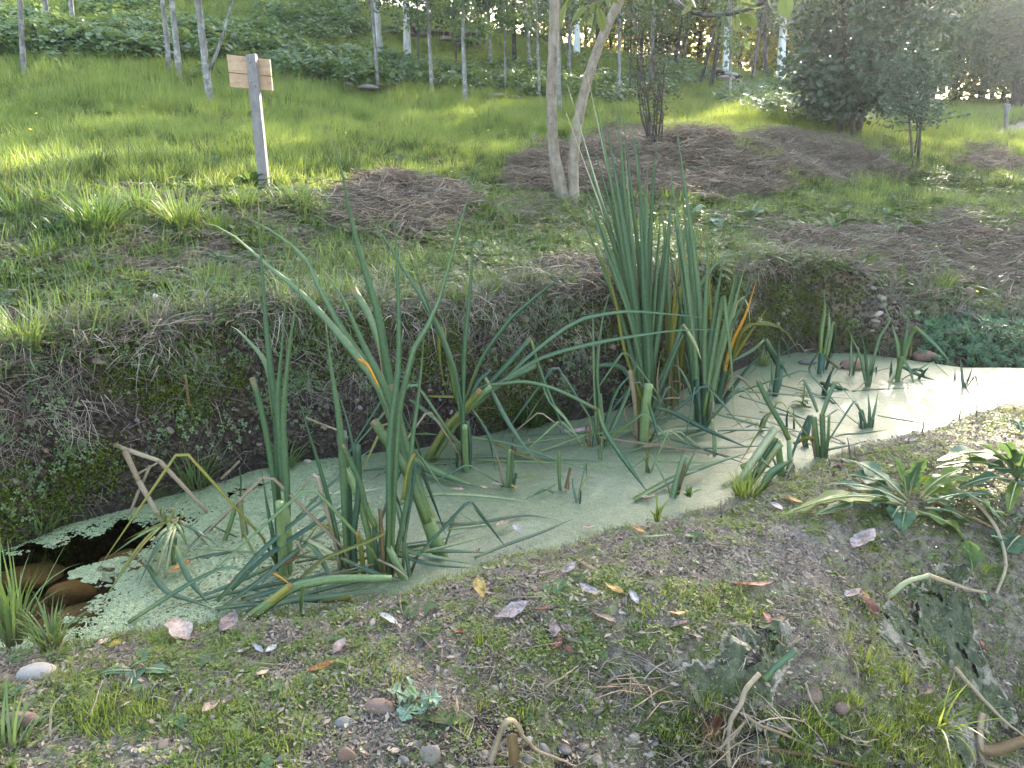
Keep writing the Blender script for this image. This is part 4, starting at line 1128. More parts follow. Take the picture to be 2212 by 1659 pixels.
ST_RED = stone_mat('reddish_stone', (0.11, 0.07, 0.055), (0.18, 0.12, 0.095), (0.24, 0.17, 0.135))
ST_PALE = stone_mat('pale_stone', (0.30, 0.255, 0.21), (0.39, 0.345, 0.295), (0.47, 0.43, 0.38))
ST_MOS = stone_mat('brown_underwater_stone', (0.20, 0.145, 0.075), (0.33, 0.255, 0.135), (0.43, 0.35, 0.21))
def stone_base(seed, sub=2, rough=0.18):
    r2 = np.random.default_rng(seed)
    bm = bmesh.new(); bmesh.ops.create_icosphere(bm, subdivisions=sub, radius=1.0)
    V = np.array([v.co[:] for v in bm.verts]); F = np.array([[v.index for v in f.verts] for f in bm.faces]); bm.free()
    for k in range(6):                                  # flatten some sides
        a = r2.normal(0, 1, 3); a /= np.linalg.norm(a); lim = r2.uniform(0.50, 0.88)
        d = V @ a; V = V - np.outer(np.maximum(d - lim, 0) * 0.8, a)
    V = V * (1 + rough * (fbm(V[:, 0] * 1.6 + seed, V[:, 1] * 1.6 + V[:, 2] * 1.3, seed, 3)[:, None] - 0.5))
    return V, F
STONES = [stone_base(300 + i, 2) for i in range(8)]
STM = {}
def stone_mesh(k, mat):
    if (k, mat.name) not in STM: STM[(k, mat.name)] = mesh_np('stone', STONES[k][0], STONES[k][1], [mat])
    return STM[(k, mat.name)]
def stone(name, p, size, mat, parent=None, sink=0.35, rz=None, tilt=0.2, N=None, **kw):
    o = link(name, stone_mesh(int(rng.integers(0, 8)), mat), parent, None, **kw)
    sz = np.array(size, float) * 0.5
    e = Euler((rng.normal(0, tilt), rng.normal(0, tilt), rng.uniform(0, 6.28) if rz is None else rz)).to_matrix()
    nv = np.array([0, 0, 1.0]) if N is None else np.asarray(N)
    q = Vector((0, 0, 1)).rotation_difference(Vector(nv)).to_matrix() @ e
    o.rotation_euler = q.to_euler(); o.scale = Vector(sz)
    o.location = Vector([float(c) for c in (np.asarray(p) + nv * sz[2] * (1 - 2 * sink))])
    return o
def stone_wall(poly_px, Y, rows, label, cat, hs, mats, jitter=0.12):
    """dry stone wall: rows of stones between a foot line and a top line given in photo pixels"""
    (x0, yb0, yt0), (x1, yb1, yt1) = poly_px
    b0, b1 = at(x0, yb0, Y[0]), at(x1, yb1, Y[1]); h0, h1 = at(x0, yt0, Y[0])[2] - b0[2], at(x1, yt1, Y[1])[2] - b1[2]
    L = np.linalg.norm(b1 - b0); d = (b1 - b0) / L
    o = thing('stone_wall', label, cat, b0)
    back = MB()
    nb = np.array([-d[1], d[0], 0.0])
    V = []
    for q in (0, L):
        h = h0 + (h1 - h0) * q / L
        V += [d * q + nb * .25 + [0, 0, -.4], d * q + nb * .25 + [0, 0, h * .93], d * q + nb * .8 + [0, 0, h * .93], d * q + nb * .8 + [0, 0, -.4]]
    back.add(np.array(V), [(0, 1, 5, 4), (1, 2, 6, 5), (2, 3, 7, 6), (0, 3, 2, 1), (4, 5, 6, 7)])
    link('core', back.mesh('core', [M_FARB]), o)
    for r_ in range(rows):
        s = rng.uniform(-.1, .1)
        while s < L:
            w = hs * rng.uniform(0.8, 1.7); u = (s + w / 2) / L
            if u > 1: break
            H = h0 + (h1 - h0) * u; hh = H / rows
            c = d * (s + w / 2) + nb * rng.uniform(0, .08) + np.array([0, 0, hh * (r_ + 0.5) + rng.normal(0, 0.02)])
            k = stone('stone', c, (w * 1.02, hs * rng.uniform(1.0, 1.4), hh * rng.uniform(0.9, 1.2)), mats[rng.integers(0, len(mats))], o, sink=0.5, rz=math.atan2(d[1], d[0]) + rng.normal(0, .08), tilt=0.07)
            s += w * 0.97
    return o
stone_wall(((835, 108, 52), (1035, 140, 66)), (25.0, 25.5), 5, 'old dry stone wall holding the upper bank behind the birch-like trunks', 'stone wall', 0.42, [ST_TAN, ST_RED, ST_GREY])
stone_wall(((1520, 192, 140), (1590, 202, 158)), (27.5, 27.0), 4, 'crumbling pale stone pile beside the leaning dark trunks', 'stone wall', 0.40, [ST_PALE, ST_TAN])
stone_wall(((1690, 212, 197), (1790, 225, 206)), (27.0, 26.0), 2, 'low row of pale stones on the slope left of the dense tree', 'stone wall', 0.40, [ST_PALE, ST_TAN])
stone_wall(((730, 190, 176), (830, 196, 182)), (17.5, 17.4), 1, 'single row of flat grey stones edging the leafy plants in the middle', 'stone edging', 0.36, [ST_GREY])
stone_wall(((980, 208, 196), (1130, 216, 204)), (18.6, 18.8), 1, 'single row of flat grey stones left of the twin-stemmed tree', 'stone edging', 0.36, [ST_GREY])
stone_wall(((1330, 230, 216), (1480, 238, 222)), (18.8, 19.3), 1, 'single row of stones behind the bare bush', 'stone edging', 0.36, [ST_GREY, ST_TAN])
stone_wall(((-20, 112, 92), (120, 112, 96)), (15.4, 15.6), 1, 'low rough stone edging among the leafy plants at the far left', 'stone edging', 0.4, [ST_TAN, ST_GREY])
for x, y, w, m_, lab in [(8, 30, 26, ST_TAN, 'round brown boulder at the top left corner'), (40, 34, 24, ST_PALE, 'pale boulder beside the brown one at the top left corner'), (135, 22, 26, ST_TAN, 'tan boulder on the upper slope near the second trunk'), (549, 72, 13, ST_PALE, 'pale stone balanced above the wooden sign'), (195, 183, 16, ST_GREY, 'flat grey stone under the leafy plants at the left')]:
    p = G(x, y); s_ = pxm(w, p); stone('boulder', p, (s_, s_ * .8, s_ * .75), m_, label=lab, cat='boulder', group='boulders on the hillside')
# ------------------------------------------------------------------ grasses and ground plants
GR_MEADOW = leaf_mat('meadow_grass', (0.150, 0.215, 0.060), (0.250, 0.310, 0.105), 0.5, 0.5, 0.25, base=(0.10, 0.10, 0.04), tip=(0.20, 0.22, 0.08), mottle=0.2, nscale=2)
GR_DARK = leaf_mat('dark_grass', (0.034, 0.066, 0.024), (0.070, 0.112, 0.040), 0.45, 0.45, 0.3, base=(0.06, 0.06, 0.025), mottle=0.2, nscale=2)
GR_TERR = leaf_mat('terrace_grass', (0.085, 0.145, 0.050), (0.155, 0.215, 0.080), 0.4, 0.45, 0.3, base=(0.13, 0.12, 0.06), tip=(0.22, 0.21, 0.10), mottle=0.2, nscale=2)
GR_SHORT = leaf_mat('short_bank_grass', (0.140, 0.195, 0.045), (0.230, 0.280, 0.080), 0.5, 0.45, 0.3, base=(0.12, 0.13, 0.04), mottle=0.2, nscale=2)
M_STRAW = plain_mat('dry_straw', (0.13, 0.10, 0.075), (0.36, 0.30, 0.235), 0.85, 0.15, 6)
M_STRAWD = plain_mat('dark_dry_stalk', (0.070, 0.050, 0.036), (0.27, 0.205, 0.150), 0.85, 0.15, 6)
M_ROOT = plain_mat('grey_root', (0.06, 0.045, 0.036), (0.22, 0.175, 0.145), 0.9, 0.1, 8)
L_CLOVER = leaf_mat('clover_leaf', (0.085, 0.130, 0.050), (0.145, 0.190, 0.080), 0.4, 0.45, 0.3, mottle=0.15)
L_MALLOW = leaf_mat('mallow_leaf', (0.090, 0.150, 0.070), (0.165, 0.230, 0.115), 0.4, 0.45, 0.4, mottle=0.2)
L_DOCK = leaf_mat('weed_leaf', (0.050, 0.100, 0.030), (0.10, 0.155, 0.045), 0.4, 0.4, 0.4, mottle=0.2)
M_YFLOW = plain_mat('yellow_petals', (0.75, 0.48, 0.02), (0.85, 0.62, 0.04), 0.6, 0.2)
M_CHIP = plain_mat('leaf_crumb', (0.10, 0.075, 0.055), (0.33, 0.26, 0.19), 0.85, 0.15, 3)
L_MOSS = leaf_mat('moss_cushion', (0.045, 0.070, 0.010), (0.115, 0.145, 0.022), 0.25, 0.7, 0.1, mottle=0.3, nscale=40)

def tuft(mat, n, rad, hmin, hmax, w, lean=0.35, bend=0.9, segs=3, name='grass_tuft'):
    mb = MB()
    for i in range(n):
        a = rng.uniform(0, 6.28); r = rad * math.sqrt(rng.uniform(0, 1))
        az = a + rng.normal(0, 0.9)
        blade(mb, (r * math.cos(a), r * math.sin(a), -0.01), az, rng.uniform(hmin, hmax), w * rng.uniform(0.7, 1.3), abs(rng.normal(0, lean)), abs(rng.normal(0, bend)), segs, rng.normal(0, .5))
    return mb.mesh(name, [mat])
def stick_patch(mat, n, rad, lmin, lmax, w, h=0.03, name='straw'):
    mb = MB()
    for i in range(n):
        a = rng.uniform(0, 6.28); c = np.array([rng.normal(0, rad * .5), rng.normal(0, rad * .5), rng.uniform(0.0, h)])
        d = np.array([math.cos(a), math.sin(a), rng.normal(0, .16)]); L = rng.uniform(lmin, lmax)
        C = np.stack([c - d * L / 2, c + np.array([0, 0, rng.normal(0, .01)]) + rng.normal(0, .08 * L, 3) * np.array([1, 1, .3]), c + d * L / 2])
        tube(mb, C, np.array([1, 1, .6]) * w * rng.uniform(.5, 1.3), 3, cap=False)
    return mb.mesh(name, [mat])
def clover(mat, n, rad, s, hmin, hmax, name='clover', petals=3):
    mb = MB()
    for i in range(n):
        c = np.array([rng.normal(0, rad * .55), rng.normal(0, rad * .55), rng.uniform(hmin, hmax)])
        a0 = rng.uniform(0, 6.28); tl = rng.normal(0, .25, 2)
        for k in range(petals):
            a = a0 + k * 2 * math.pi / petals
            d = np.array([math.cos(a), math.sin(a), 0]); e = np.array([-d[1], d[0], 0]); ss = s * rng.uniform(.7, 1.2)
            V = np.array([c, c + d * ss * .55 + e * ss * .42, c + d * ss, c + d * ss * .55 - e * ss * .42])
            V[:, 2] += (V[:, 0] - c[0]) * tl[0] + (V[:, 1] - c[1]) * tl[1] + np.array([0, .12, .05, .12]) * ss
            mb.add(V, [(0, 1, 2, 3)], None, np.full(4, 0.5))
    return mb.mesh(name, [mat])
def round_leaves(mat, n, rad, s, hmin, hmax, name):
    """lobed round leaves held on stalks, like mallow"""
    mb = MB()
    for i in range(n):
        x, y = rng.normal(0, rad * .5, 2); h = rng.uniform(hmin, hmax) * math.exp(-(x * x + y * y) / (2 * rad * rad))
        c = np.array([x, y, h]); r = s * rng.uniform(.5, 1.15)
        tilt = Euler((rng.normal(0, .35), rng.normal(0, .35), rng.uniform(0, 6.28))).to_matrix()
        a = np.linspace(0, 2 * np.pi, 10, endpoint=False)
        ring = np.stack([np.cos(a), np.sin(a), 0.16 + 0.09 * np.cos(a * 5)], -1) * (r * (1 + 0.13 * np.cos(a * 5)))[:, None]
        V = np.vstack([ring, [[0, 0, 0]]]) @ np.array(tilt).T + c
        mb.add(V, None, [(k, (k + 1) % 10, 10) for k in range(10)], np.full(11, .5))
    return mb.mesh(name, [mat])
def rosette_mesh(mat, n, L, w, name, lobes=0.1, arch=0.5, up=0.5):
    mb = MB()
    for i in range(n):
        az = i * 2.4 + rng.uniform(-.3, .3); el = rng.uniform(0.15, up)
        d = np.array([math.cos(az) * math.cos(el), math.sin(az) * math.cos(el), math.sin(el)])
        q = broad_leaf(np.zeros(3), d, L * rng.uniform(.6, 1.1), w * rng.uniform(.7, 1.1), arch * rng.uniform(.2, .9), mat, n=6, lobes=lobes, fold=.25, wave=.15, seed=i)
        mb.add(q.V[0], np.array(q.Q[0]), None, q.v[0])
    return mb.mesh(name, [mat])

GR_DRYG = leaf_mat('dry_meadow_grass', (0.20, 0.17, 0.09), (0.30, 0.26, 0.15), 0.4, 0.6, 0.1)
PR_DRYM = [tuft(GR_DRYG, 20, 0.12, 0.10, 0.30, 0.006, .6, .9) for i in range(2)]
PR_MEAD = [tuft(GR_MEADOW, 30, 0.13, 0.16, 0.36, 0.008, .28, .8) for i in range(5)] + [tuft(GR_DARK, 26, 0.14, 0.14, 0.32, 0.009, .35, .9) for i in range(2)] + PR_DRYM
PR_TERR = [tuft(GR_TERR, 22, 0.07, 0.06, 0.19, 0.006, .5, 1.0) for i in range(4)] + [tuft(GR_TERR, 16, 0.05, 0.03, 0.10, 0.005, .5, .7) for i in range(3)]
PR_STRAW = [stick_patch(M_STRAW, 30, 0.20, 0.04, 0.22, 0.0020) for i in range(3)] + [stick_patch(M_STRAWD, 26, 0.20, 0.04, 0.22, 0.0024) for i in range(3)]
PR_MULCH = [stick_patch(M_STRAWD, 46, 0.18, 0.05, 0.26, 0.0038, .08) for i in range(4)] + [stick_patch(M_STRAW, 18, 0.18, 0.06, 0.24, 0.0035, .08) for i in range(2)]
PR_CLOV = [clover(L_CLOVER, 26, 0.11, 0.020, .005, .045) for i in range(4)]
PR_MALL = [round_leaves(L_MALLOW, 26, 0.30, 0.062, 0.10, 0.42, 'mallow') for i in range(5)]
PR_WEED = [rosette_mesh(L_DOCK, 9, 0.20, 0.055, 'weed') for i in range(3)] + [rosette_mesh(L_DOCK, 12, 0.16, 0.03, 'weed') for i in range(2)]

def ground_pts(n, th0, th1, r0, r1, power, pf, side='far'):
    X, Y, th, r = sample(n, th0, th1, r0, r1, power)
    if side == 'far':
        k = r > r_far(th) + wall_w(th) * 0.92
    else:
        k = r < r_near(th) - 0.0
    X, Y, th, r = X[k], Y[k], th[k], r[k]
    ZZ = Z(X, Y); px, py = proj(X, Y, ZZ)
    p = pf(X, Y, px, py, r, th)
    k = rng.uniform(0, 1, len(X)) < p
    return np.stack([X, Y, ZZ], -1)[k], px[k], py[k], r[k], th[k]
def vis(px, py, m=60):
    return (px > -m) & (px < 2212 + m) & (py > -120) & (py < 1720)
# meadow
def f_mead(X, Y, px, py, r, th):
    mul = mulm(X, Y, px, py, 14); lf = in_any(px, py, LEAFY, 8); pa = in_any(px, py, [PATH], 4)
    # grass starts where the trampled terrace ends
    yb = np.interp(px, [-100, 0, 300, 700, 1000, 1180, 1600, 1900, 2300], [455, 450, 420, 408, 402, 400, 470, 480, 492])
    k = sstep(yb + 12, yb - 25, py)
    dk = 0.55 + 0.45 * sstep(0.3, 0.5, fbm(X * .9, Y * .9, 71, 3))
    wd = sstep(1250, 1500, px) * sstep(330, 420, py)          # weedy, thinner grass on the right
    return k * dk * (1 - 0.96 * mul) * (1 - 0.75 * lf) * (1 - pa) * (1 - 0.55 * wd) * vis(px, py)
P, px, py, r, th = ground_pts(85000, -0.78, 0.78, 6, 34, 0.25, f_mead)
dk = sstep(300, 380, py + 60 * (fbm(P[:, 0], P[:, 1], 72, 2) - .5) + 20) * 0.75
cl = fbm(P[:, 0] * 1.6, P[:, 1] * 1.6, 74, 3)
idx = np.where(rng.uniform(0, 1, len(P)) < np.clip((dk * 0.6 + 1.6 * (cl - .52)) * (.35 + .65 * sstep(170, 290, py)), .05, .95), rng.integers(5, 7, len(P)), rng.integers(0, 5, len(P)))
idx = np.where(rng.uniform(0, 1, len(P)) < .05 + .22 * sstep(.52, .66, fbm(P[:, 0] * 1.1 + 7, P[:, 1] * 1.1, 75, 3)), rng.integers(7, 9, len(P)), idx)
sc = rng.uniform(0.45, 1.1, len(P)) * (0.66 + 0.35 * sstep(400, 200, py)) * (1 + 1.1 * (fbm(P[:, 0] * 1.3, P[:, 1] * 1.3, 73, 3) - .5))
scatter('meadow_grass', P, rots(len(P), .24), sc, PR_MEAD, 'long green grass covering the hillside meadow', 'grass', idx=idx)
# terrace: thin grass, clover, straw
def f_terr(X, Y, px, py, r, th):
    mul = in_any(px, py, MULCH, 14)
    patch = sstep(0.42, 0.6, fbm(X * 2.2, Y * 2.2, 81, 3))
    left = sstep(1250, 700, px)
    top = sstep(400, 450, py)
    return top * (0.10 + 0.75 * patch * (0.35 + 0.65 * left)) * (1 - 0.85 * mul) * vis(px, py)
P, px, py, r, th = ground_pts(38000, -0.72, 0.75, 3.2, 13, 0.7, f_terr)
scatter('terrace_grass', P, rots(len(P), .2), rng.uniform(.6, 1.35, len(P)), PR_TERR, 'thin green grass on the trampled terrace above the bank', 'grass')
def f_straw(X, Y, px, py, r, th):
    return sstep(395, 440, py) * (0.25 + 0.75 * sstep(.38, .6, fbm(X * 1.8, Y * 1.8, 83, 3))) * vis(px, py)
P, px, py, r, th = ground_pts(17000, -0.72, 0.75, 3.2, 13, 0.7, f_straw)
scatter('dry_straw', P, rots(len(P), .08), rng.uniform(.5, 1.1, len(P)), PR_STRAW, 'dry grey straw and twigs littering the terrace', 'straw')
def f_clov(X, Y, px, py, r, th):
    weedy = sstep(1150, 1450, px) * sstep(440, 380, py) * 0.6
    return (sstep(400, 440, py) * (0.12 + 0.6 * sstep(.45, .6, fbm(X * 2.5, Y * 2.5, 85, 3))) + weedy) * (1 - .5 * in_any(px, py, MULCH, 10)) * vis(px, py)
P, px, py, r, th = ground_pts(30000, -0.72, 0.75, 3.2, 14, 0.7, f_clov)
scatter('clover', P, rots(len(P), .12), rng.uniform(.7, 1.5, len(P)), PR_CLOV, 'small clover-like leaves between the straw of the terrace', 'clover')
def f_mul(X, Y, px, py, r, th):
    return mulm(X, Y, px, py, 10) * (1 - .6 * in_any(px, py, MULCH[5:], 5)) * (0.5 + .5 * sstep(.3, .5, fbm(X * 2, Y * 2, 87, 3))) * vis(px, py)
P, px, py, r, th = ground_pts(52000, -0.5, 0.75, 5, 17, 0.5, f_mul)
P[:, 2] += .22 * np.maximum(0, fbm(P[:, 0] * 2.4, P[:, 1] * 2.4, 133, 3) - .42) * (py < 480)
scatter('mulch', P, rots(len(P), .22), rng.uniform(.5, 1.2, len(P)), PR_MULCH, 'brown heaps of shredded dry stalks around the twin-stemmed tree', 'mulch')
def f_leafy(X, Y, px, py, r, th):
    return np.maximum(in_any(px, py, LEAFY, 10), 0.03 * sstep(210, 120, py) * (fbm(X, Y, 89, 2) > .5)) * vis(px, py, 150)
P, px, py, r, th = ground_pts(34000, -0.80, 0.75, 11, 34, 0.4, f_leafy)
P[:, 2] += 0.18 * (fbm(P[:, 0] * 1.3, P[:, 1] * 1.3, 90, 2))
scatter('leafy_ground_cover', P, rots(len(P), .2), rng.uniform(.5, 1.05, len(P)), PR_MALL, 'lush broad-leaved ground plants in mounds across the upper slope', 'ground cover')
def f_weed(X, Y, px, py, r, th):
    weedy = sstep(1250, 1500, px) * sstep(400, 450, py) * sstep(640, 560, py)
    mid = sstep(150, 260, py) * 0.22 + 0.5 * sstep(400, 440, py) * sstep(1300, 1500, px)
    return (weedy * .5 + mid) * vis(px, py) * (1 - .6 * in_any(px, py, MULCH, 5))
P, px, py, r, th = ground_pts(14000, -0.74, 0.75, 5, 20, 0.5, f_weed)
scatter('weeds', P, rots(len(P), .15), rng.uniform(.5, 1.3, len(P)), PR_WEED, 'low leafy weeds among the grass of the slope', 'weeds')
# yellow flowers
mb = MB()
a = np.linspace(0, 2 * np.pi, 6, endpoint=False)
mb.add(np.vstack([np.stack([.016 * np.cos(a), .016 * np.sin(a), 0.26 + 0 * a], -1), [[0, 0, .262]]]), None, [(k, (k + 1) % 6, 6) for k in range(6)])
fl = mb.mesh('yellow_flower', [M_YFLOW])
def f_flow(X, Y, px, py, r, th):
    return (in_any(px, py, [[(700, 270), (1150, 280), (1150, 390), (850, 400), (700, 350)], [(1950, 400), (2212, 420), (2212, 480), (1900, 480)], [(0, 250), (450, 260), (450, 350), (0, 360)]], 20)) * .8 + .05
P, px, py, r, th = ground_pts(260, -0.72, 0.72, 8, 16, 0.6, f_flow)
scatter('yellow_flowers', P, rots(len(P), .25), rng.uniform(.7, 1.2, len(P)), [fl], 'tiny yellow flowers dotted through the grass', 'flowers')

# ------------------------------------------------------------------ face of the far bank: roots, moss, small plants, hanging dead grass
def root_mesh(n, L, mat, w):
    mb = MB()
    for i in range(n):
        x = rng.normal(0, .08); l = L * rng.uniform(.3, 1.1)
        t = np.linspace(0, 1, 7)
        C = np.stack([x + np.cumsum(rng.normal(0, .02, 7)) + rng.normal(0, .10) * t, -0.02 - 0.05 * np.sin(t * 2.6) * rng.uniform(.4, 1.6) + rng.normal(0, .004, 7), 0.02 - l * t], -1)
        tube(mb, C, np.linspace(1, .35, 7) * w * rng.uniform(.5, 1.4), 3, cap=False)
    return mb.mesh('root', [mat])
PR_ROOT = [root_mesh(8, .30, M_ROOT, .0019) for i in range(3)] + [root_mesh(12, .22, M_STRAW, .0014) for i in range(2)] + [root_mesh(5, .45, M_ROOT, .0020) for i in range(2)]
def wall_pts(n, t0, t1, th0=-0.66, th1=0.60, pf=None):
    th = rng.uniform(th0, th1, n); t = rng.uniform(t0, t1, n)
    r = r_far(th) + wall_w(th) * t
    X, Y = r * np.sin(th), r * np.cos(th); ZZ = Z(X, Y)
    px, py = proj(X, Y, ZZ)
    if pf is not None:
        k = rng.uniform(0, 1, n) < pf(X, Y, px, py, t, th)
        X, Y, ZZ, px, py, t, th = X[k], Y[k], ZZ[k], px[k], py[k], t[k], th[k]
    return np.stack([X, Y, ZZ], -1), px, py, t, th
P, px, py, t, th = wall_pts(480, .25, 1.0, pf=lambda X, Y, px, py, t, th: (0.3 + .7 * (fbm(th * 12, t * 0, 91, 2) > .5)) * sstep(1750, 1650, px) * (0.35 + .65 * t))
r_ = np.zeros((len(P), 3)); r_[:, 2] = -th + rng.normal(0, .4, len(P)); r_[:, 1] = rng.normal(0, .25, len(P)); r_[:, 0] = rng.normal(0, .1, len(P))
scatter('hanging_roots', P, r_, rng.uniform(.5, 1.3, len(P)), PR_ROOT, 'thin grey roots and dead stems hanging down the face of the far bank', 'roots')
PR_DEAD = [tuft(M_STRAW, 22, .05, .10, .30, .004, .9, 1.6, 4, 'dead_grass') for i in range(3)] + [tuft(GR_TERR, 18, .05, .08, .26, .005, .8, 1.5, 4, 'lip_grass') for i in range(3)]
P, px, py, t, th = wall_pts(1000, .78, 1.25, pf=lambda X, Y, px, py, t, th: .35 + .65 * (fbm(th * 16, 0 * t, 93, 2) > .5))
scatter('lip_grass', P, rots(len(P), .35), rng.uniform(.6, 1.45, len(P)), PR_DEAD, 'dead and green grass drooping over the lip of the far bank', 'grass', idx=np.where(rng.uniform(0, 1, len(P)) < .55, rng.integers(0, 3, len(P)), rng.integers(3, 6, len(P))))
P, px, py, t, th = wall_pts(450, .05, 1.0, pf=lambda X, Y, px, py, t, th: .15 + .85 * (fbm(th * 10, t * 2, 95, 3) > .52))
N = normals(P[:, 0], P[:, 1])
scatter('bank_clover', P, rots(len(P), .25, N), rng.uniform(.35, .95, len(P)), PR_CLOV, 'small green seedlings rooted in the face of the far bank', 'seedlings')
def cushion():
    mb = MB()
    for i in range(90):
        p = rng.normal(0, 1, 3) * np.array([.05, .05, .012]); p[2] = abs(p[2])
        a = rng.normal(0, 1, 3); a[2] = abs(a[2]); a /= np.linalg.norm(a); b = np.cross(a, rng.normal(0, 1, 3)); b /= np.linalg.norm(b)
        s = .009
        mb.add(np.array([p - b * s * .5, p + b * s * .5, p + a * s * 1.4]), None, [(0, 1, 2)], np.array([0, 0, .5]))
    return mb.mesh('moss', [L_MOSS], smooth=False)
PR_MOSS = [cushion() for i in range(4)]
P, px, py, t, th = wall_pts(1900, .0, 1.0, pf=lambda X, Y, px, py, t, th: (fbm(th * 9 + 3, t * 1.6, 97, 3) > .53) * 1.0)
N = normals(P[:, 0], P[:, 1])
scatter('bank_moss', P, rots(len(P), .15, N), rng.uniform(.6, 1.4, len(P)), PR_MOSS, 'cushions of green moss on the dark face of the far bank', 'moss')
PR_WSTRAW = [stick_patch(M_ROOT, 14, .16, .06, .26, .0026, .04) for i in range(3)]
P, px, py, t, th = wall_pts(120, .0, 1.0)
N = normals(P[:, 0], P[:, 1])
scatter('bank_twigs', P, rots(len(P), .3, N), rng.uniform(.5, 1.1, len(P)), PR_WSTRAW, 'fine dead twigs caught on the face of the far bank', 'twigs')
M_CLODW = plain_mat('dark_soil_clod', (.012, .009, .006), (.085, .062, .046), .95, .1, 40)
CLODW = [mesh_np('soil_clod', STONES[i][0] * np.array([.020, .018, .014]), STONES[i][1], [M_CLODW], smooth=False) for i in range(5)]
P, px, py, t, th = wall_pts(15000, .0, 1.05)
scatter('bank_clods', P, rots(len(P), .6), rng.uniform(.2, 1.2, len(P)) ** 1.6, CLODW, 'crumbly clods of dark soil on the face of the far bank', 'soil')
# stones set in the bank are parts of it
def bank_stone(px_, py_, w, mat, asp=.7, parent=far_bank):
    p = G(px_, py_); N = normals(np.array([p[0]]), np.array([p[1]]))[0]
    s_ = pxm(w, p); return stone('stone', p, (s_, s_ * asp, s_ * asp), mat, parent, sink=.22, rz=rng.uniform(-.4, .4), tilt=.3, N=N * .5 + np.array([0, -.3, .4]) / .5 * .5)
for x, y, w in [(205, 882, 11), (62, 911, 14), (70, 912, 18), (33, 1040, 18), (100, 975, 18), (350, 842, 22), (236, 845, 12), (390, 895, 18), (366, 932, 22), (340, 928, 12), (335, 960, 12), (296, 910, 18), (60, 915, 16), (185, 945, 10),
                (968, 716, 22), (1066, 757, 16), (905, 825, 16), (848, 780, 10), (960, 690, 12), (1135, 690, 22), (1038, 743, 12), (1244, 740, 22), (1262, 735, 16), (1322, 752, 22), (1190, 780, 14), (1265, 775, 16), (1260, 760, 10), (1165, 840, 12), (1080, 800, 9), (1100, 770, 9), (700, 925, 20), (705, 880, 18), (665, 1000, 22), (610, 860, 14), (640, 910, 12), (560, 960, 14), (470, 990, 12),
                (1690, 680, 16), (1700, 672, 12), (1680, 700, 10), (1640, 690, 12), (1720, 720, 10), (1790, 690, 14)]:
    bank_stone(x, y, w, [ST_TAN, ST_GREY, ST_TAN, ST_RED, ST_PALE][rng.integers(0, 5)])
for x, y, w in [(1877, 617, 16), (1886, 624, 20), (1900, 645, 26), (1905, 663, 22), (1917, 643, 22), (1932, 656, 16), (1897, 679, 22), (1993, 652, 26), (1976, 678, 20), (1890, 695, 20), (2012, 662, 16), (1960, 662, 14), (1960, 640, 12), (1872, 610, 14), (1885, 715, 12), (1860, 655, 12), (1920, 690, 12), (1845, 690, 10), (1935, 710, 10)]:
    bank_stone(x, y, w, [ST_PALE, ST_TAN, ST_PALE, ST_GREY][rng.integers(0, 4)], .5)
for i in range(150):
    th_ = rng.uniform(-.64, .55); t_ = rng.uniform(.05, .85); r__ = float(r_far(th_) + wall_w(th_) * t_)
    p = np.array([r__ * math.sin(th_), r__ * math.cos(th_), 0]); p[2] = zat(p[0], p[1])
    s_ = rng.uniform(.014, .04); stone('stone', p, (s_, s_ * .75, s_ * .7), [ST_TAN, ST_GREY, ST_RED][rng.integers(0, 3)], far_bank, sink=.3, N=normals(p[:1], p[1:2])[0])
# named single stones
for x, y, w, asp, m_, lab in [(216, 786, 38, .5, ST_TAN, 'oblong tan stone lying on the lip of the far bank at the left'), (2087, 657, 34, .75, ST_GREY, 'lower stone of the little stack of two on the right bank'),
                              (1840, 797, 56, .5, ST_RED, 'brown rounded rock sticking out of the duckweed at the back'), (1745, 786, 40, .35, ST_GREY, 'flat lilac-grey rock in the duckweed near the back corner'), (2000, 778, 58, .45, ST_RED, 'flat pinkish slab at the foot of the green shrub')]:
    p = G(x, y) if y < 780 and x != 2000 or x == 216 else onz(x, y, 0.0)
    s_ = pxm(w, p); stone('rock', p + np.array([0, 0, .01]), (s_, s_ * .7, s_ * asp), m_, sink=.3, rz=.1, tilt=.05, label=lab, cat='rock')
p = G(2087, 657); s_ = pxm(34, p)
stone('rock', p + np.array([0, 0, s_ * .42]), (s_ * .8, s_ * .6, s_ * .6), ST_RED, sink=.1, tilt=.05, label='upper reddish stone of the little stack of two on the right bank', cat='rock')
for x, y, w, lab in [(300, 1220, 150, 'big ochre boulder under the clear water beside the cut reeds'), (40, 1248, 130, 'brown sunken boulder under the clear water at the left edge'), (150, 1338, 110, 'olive sunken boulder in the clear water near the left bank'), (150, 1285, 80, 'dark sunken boulder beside the floating duckweed patch')]:
    p = onz(x, y, -.15); s_ = pxm(w, p) ; stone('sunken_boulder', p, (s_ * 1.2, s_ * .85, .13), ST_MOS, sink=.5, rz=.35, tilt=.05, label=lab, cat='boulder')
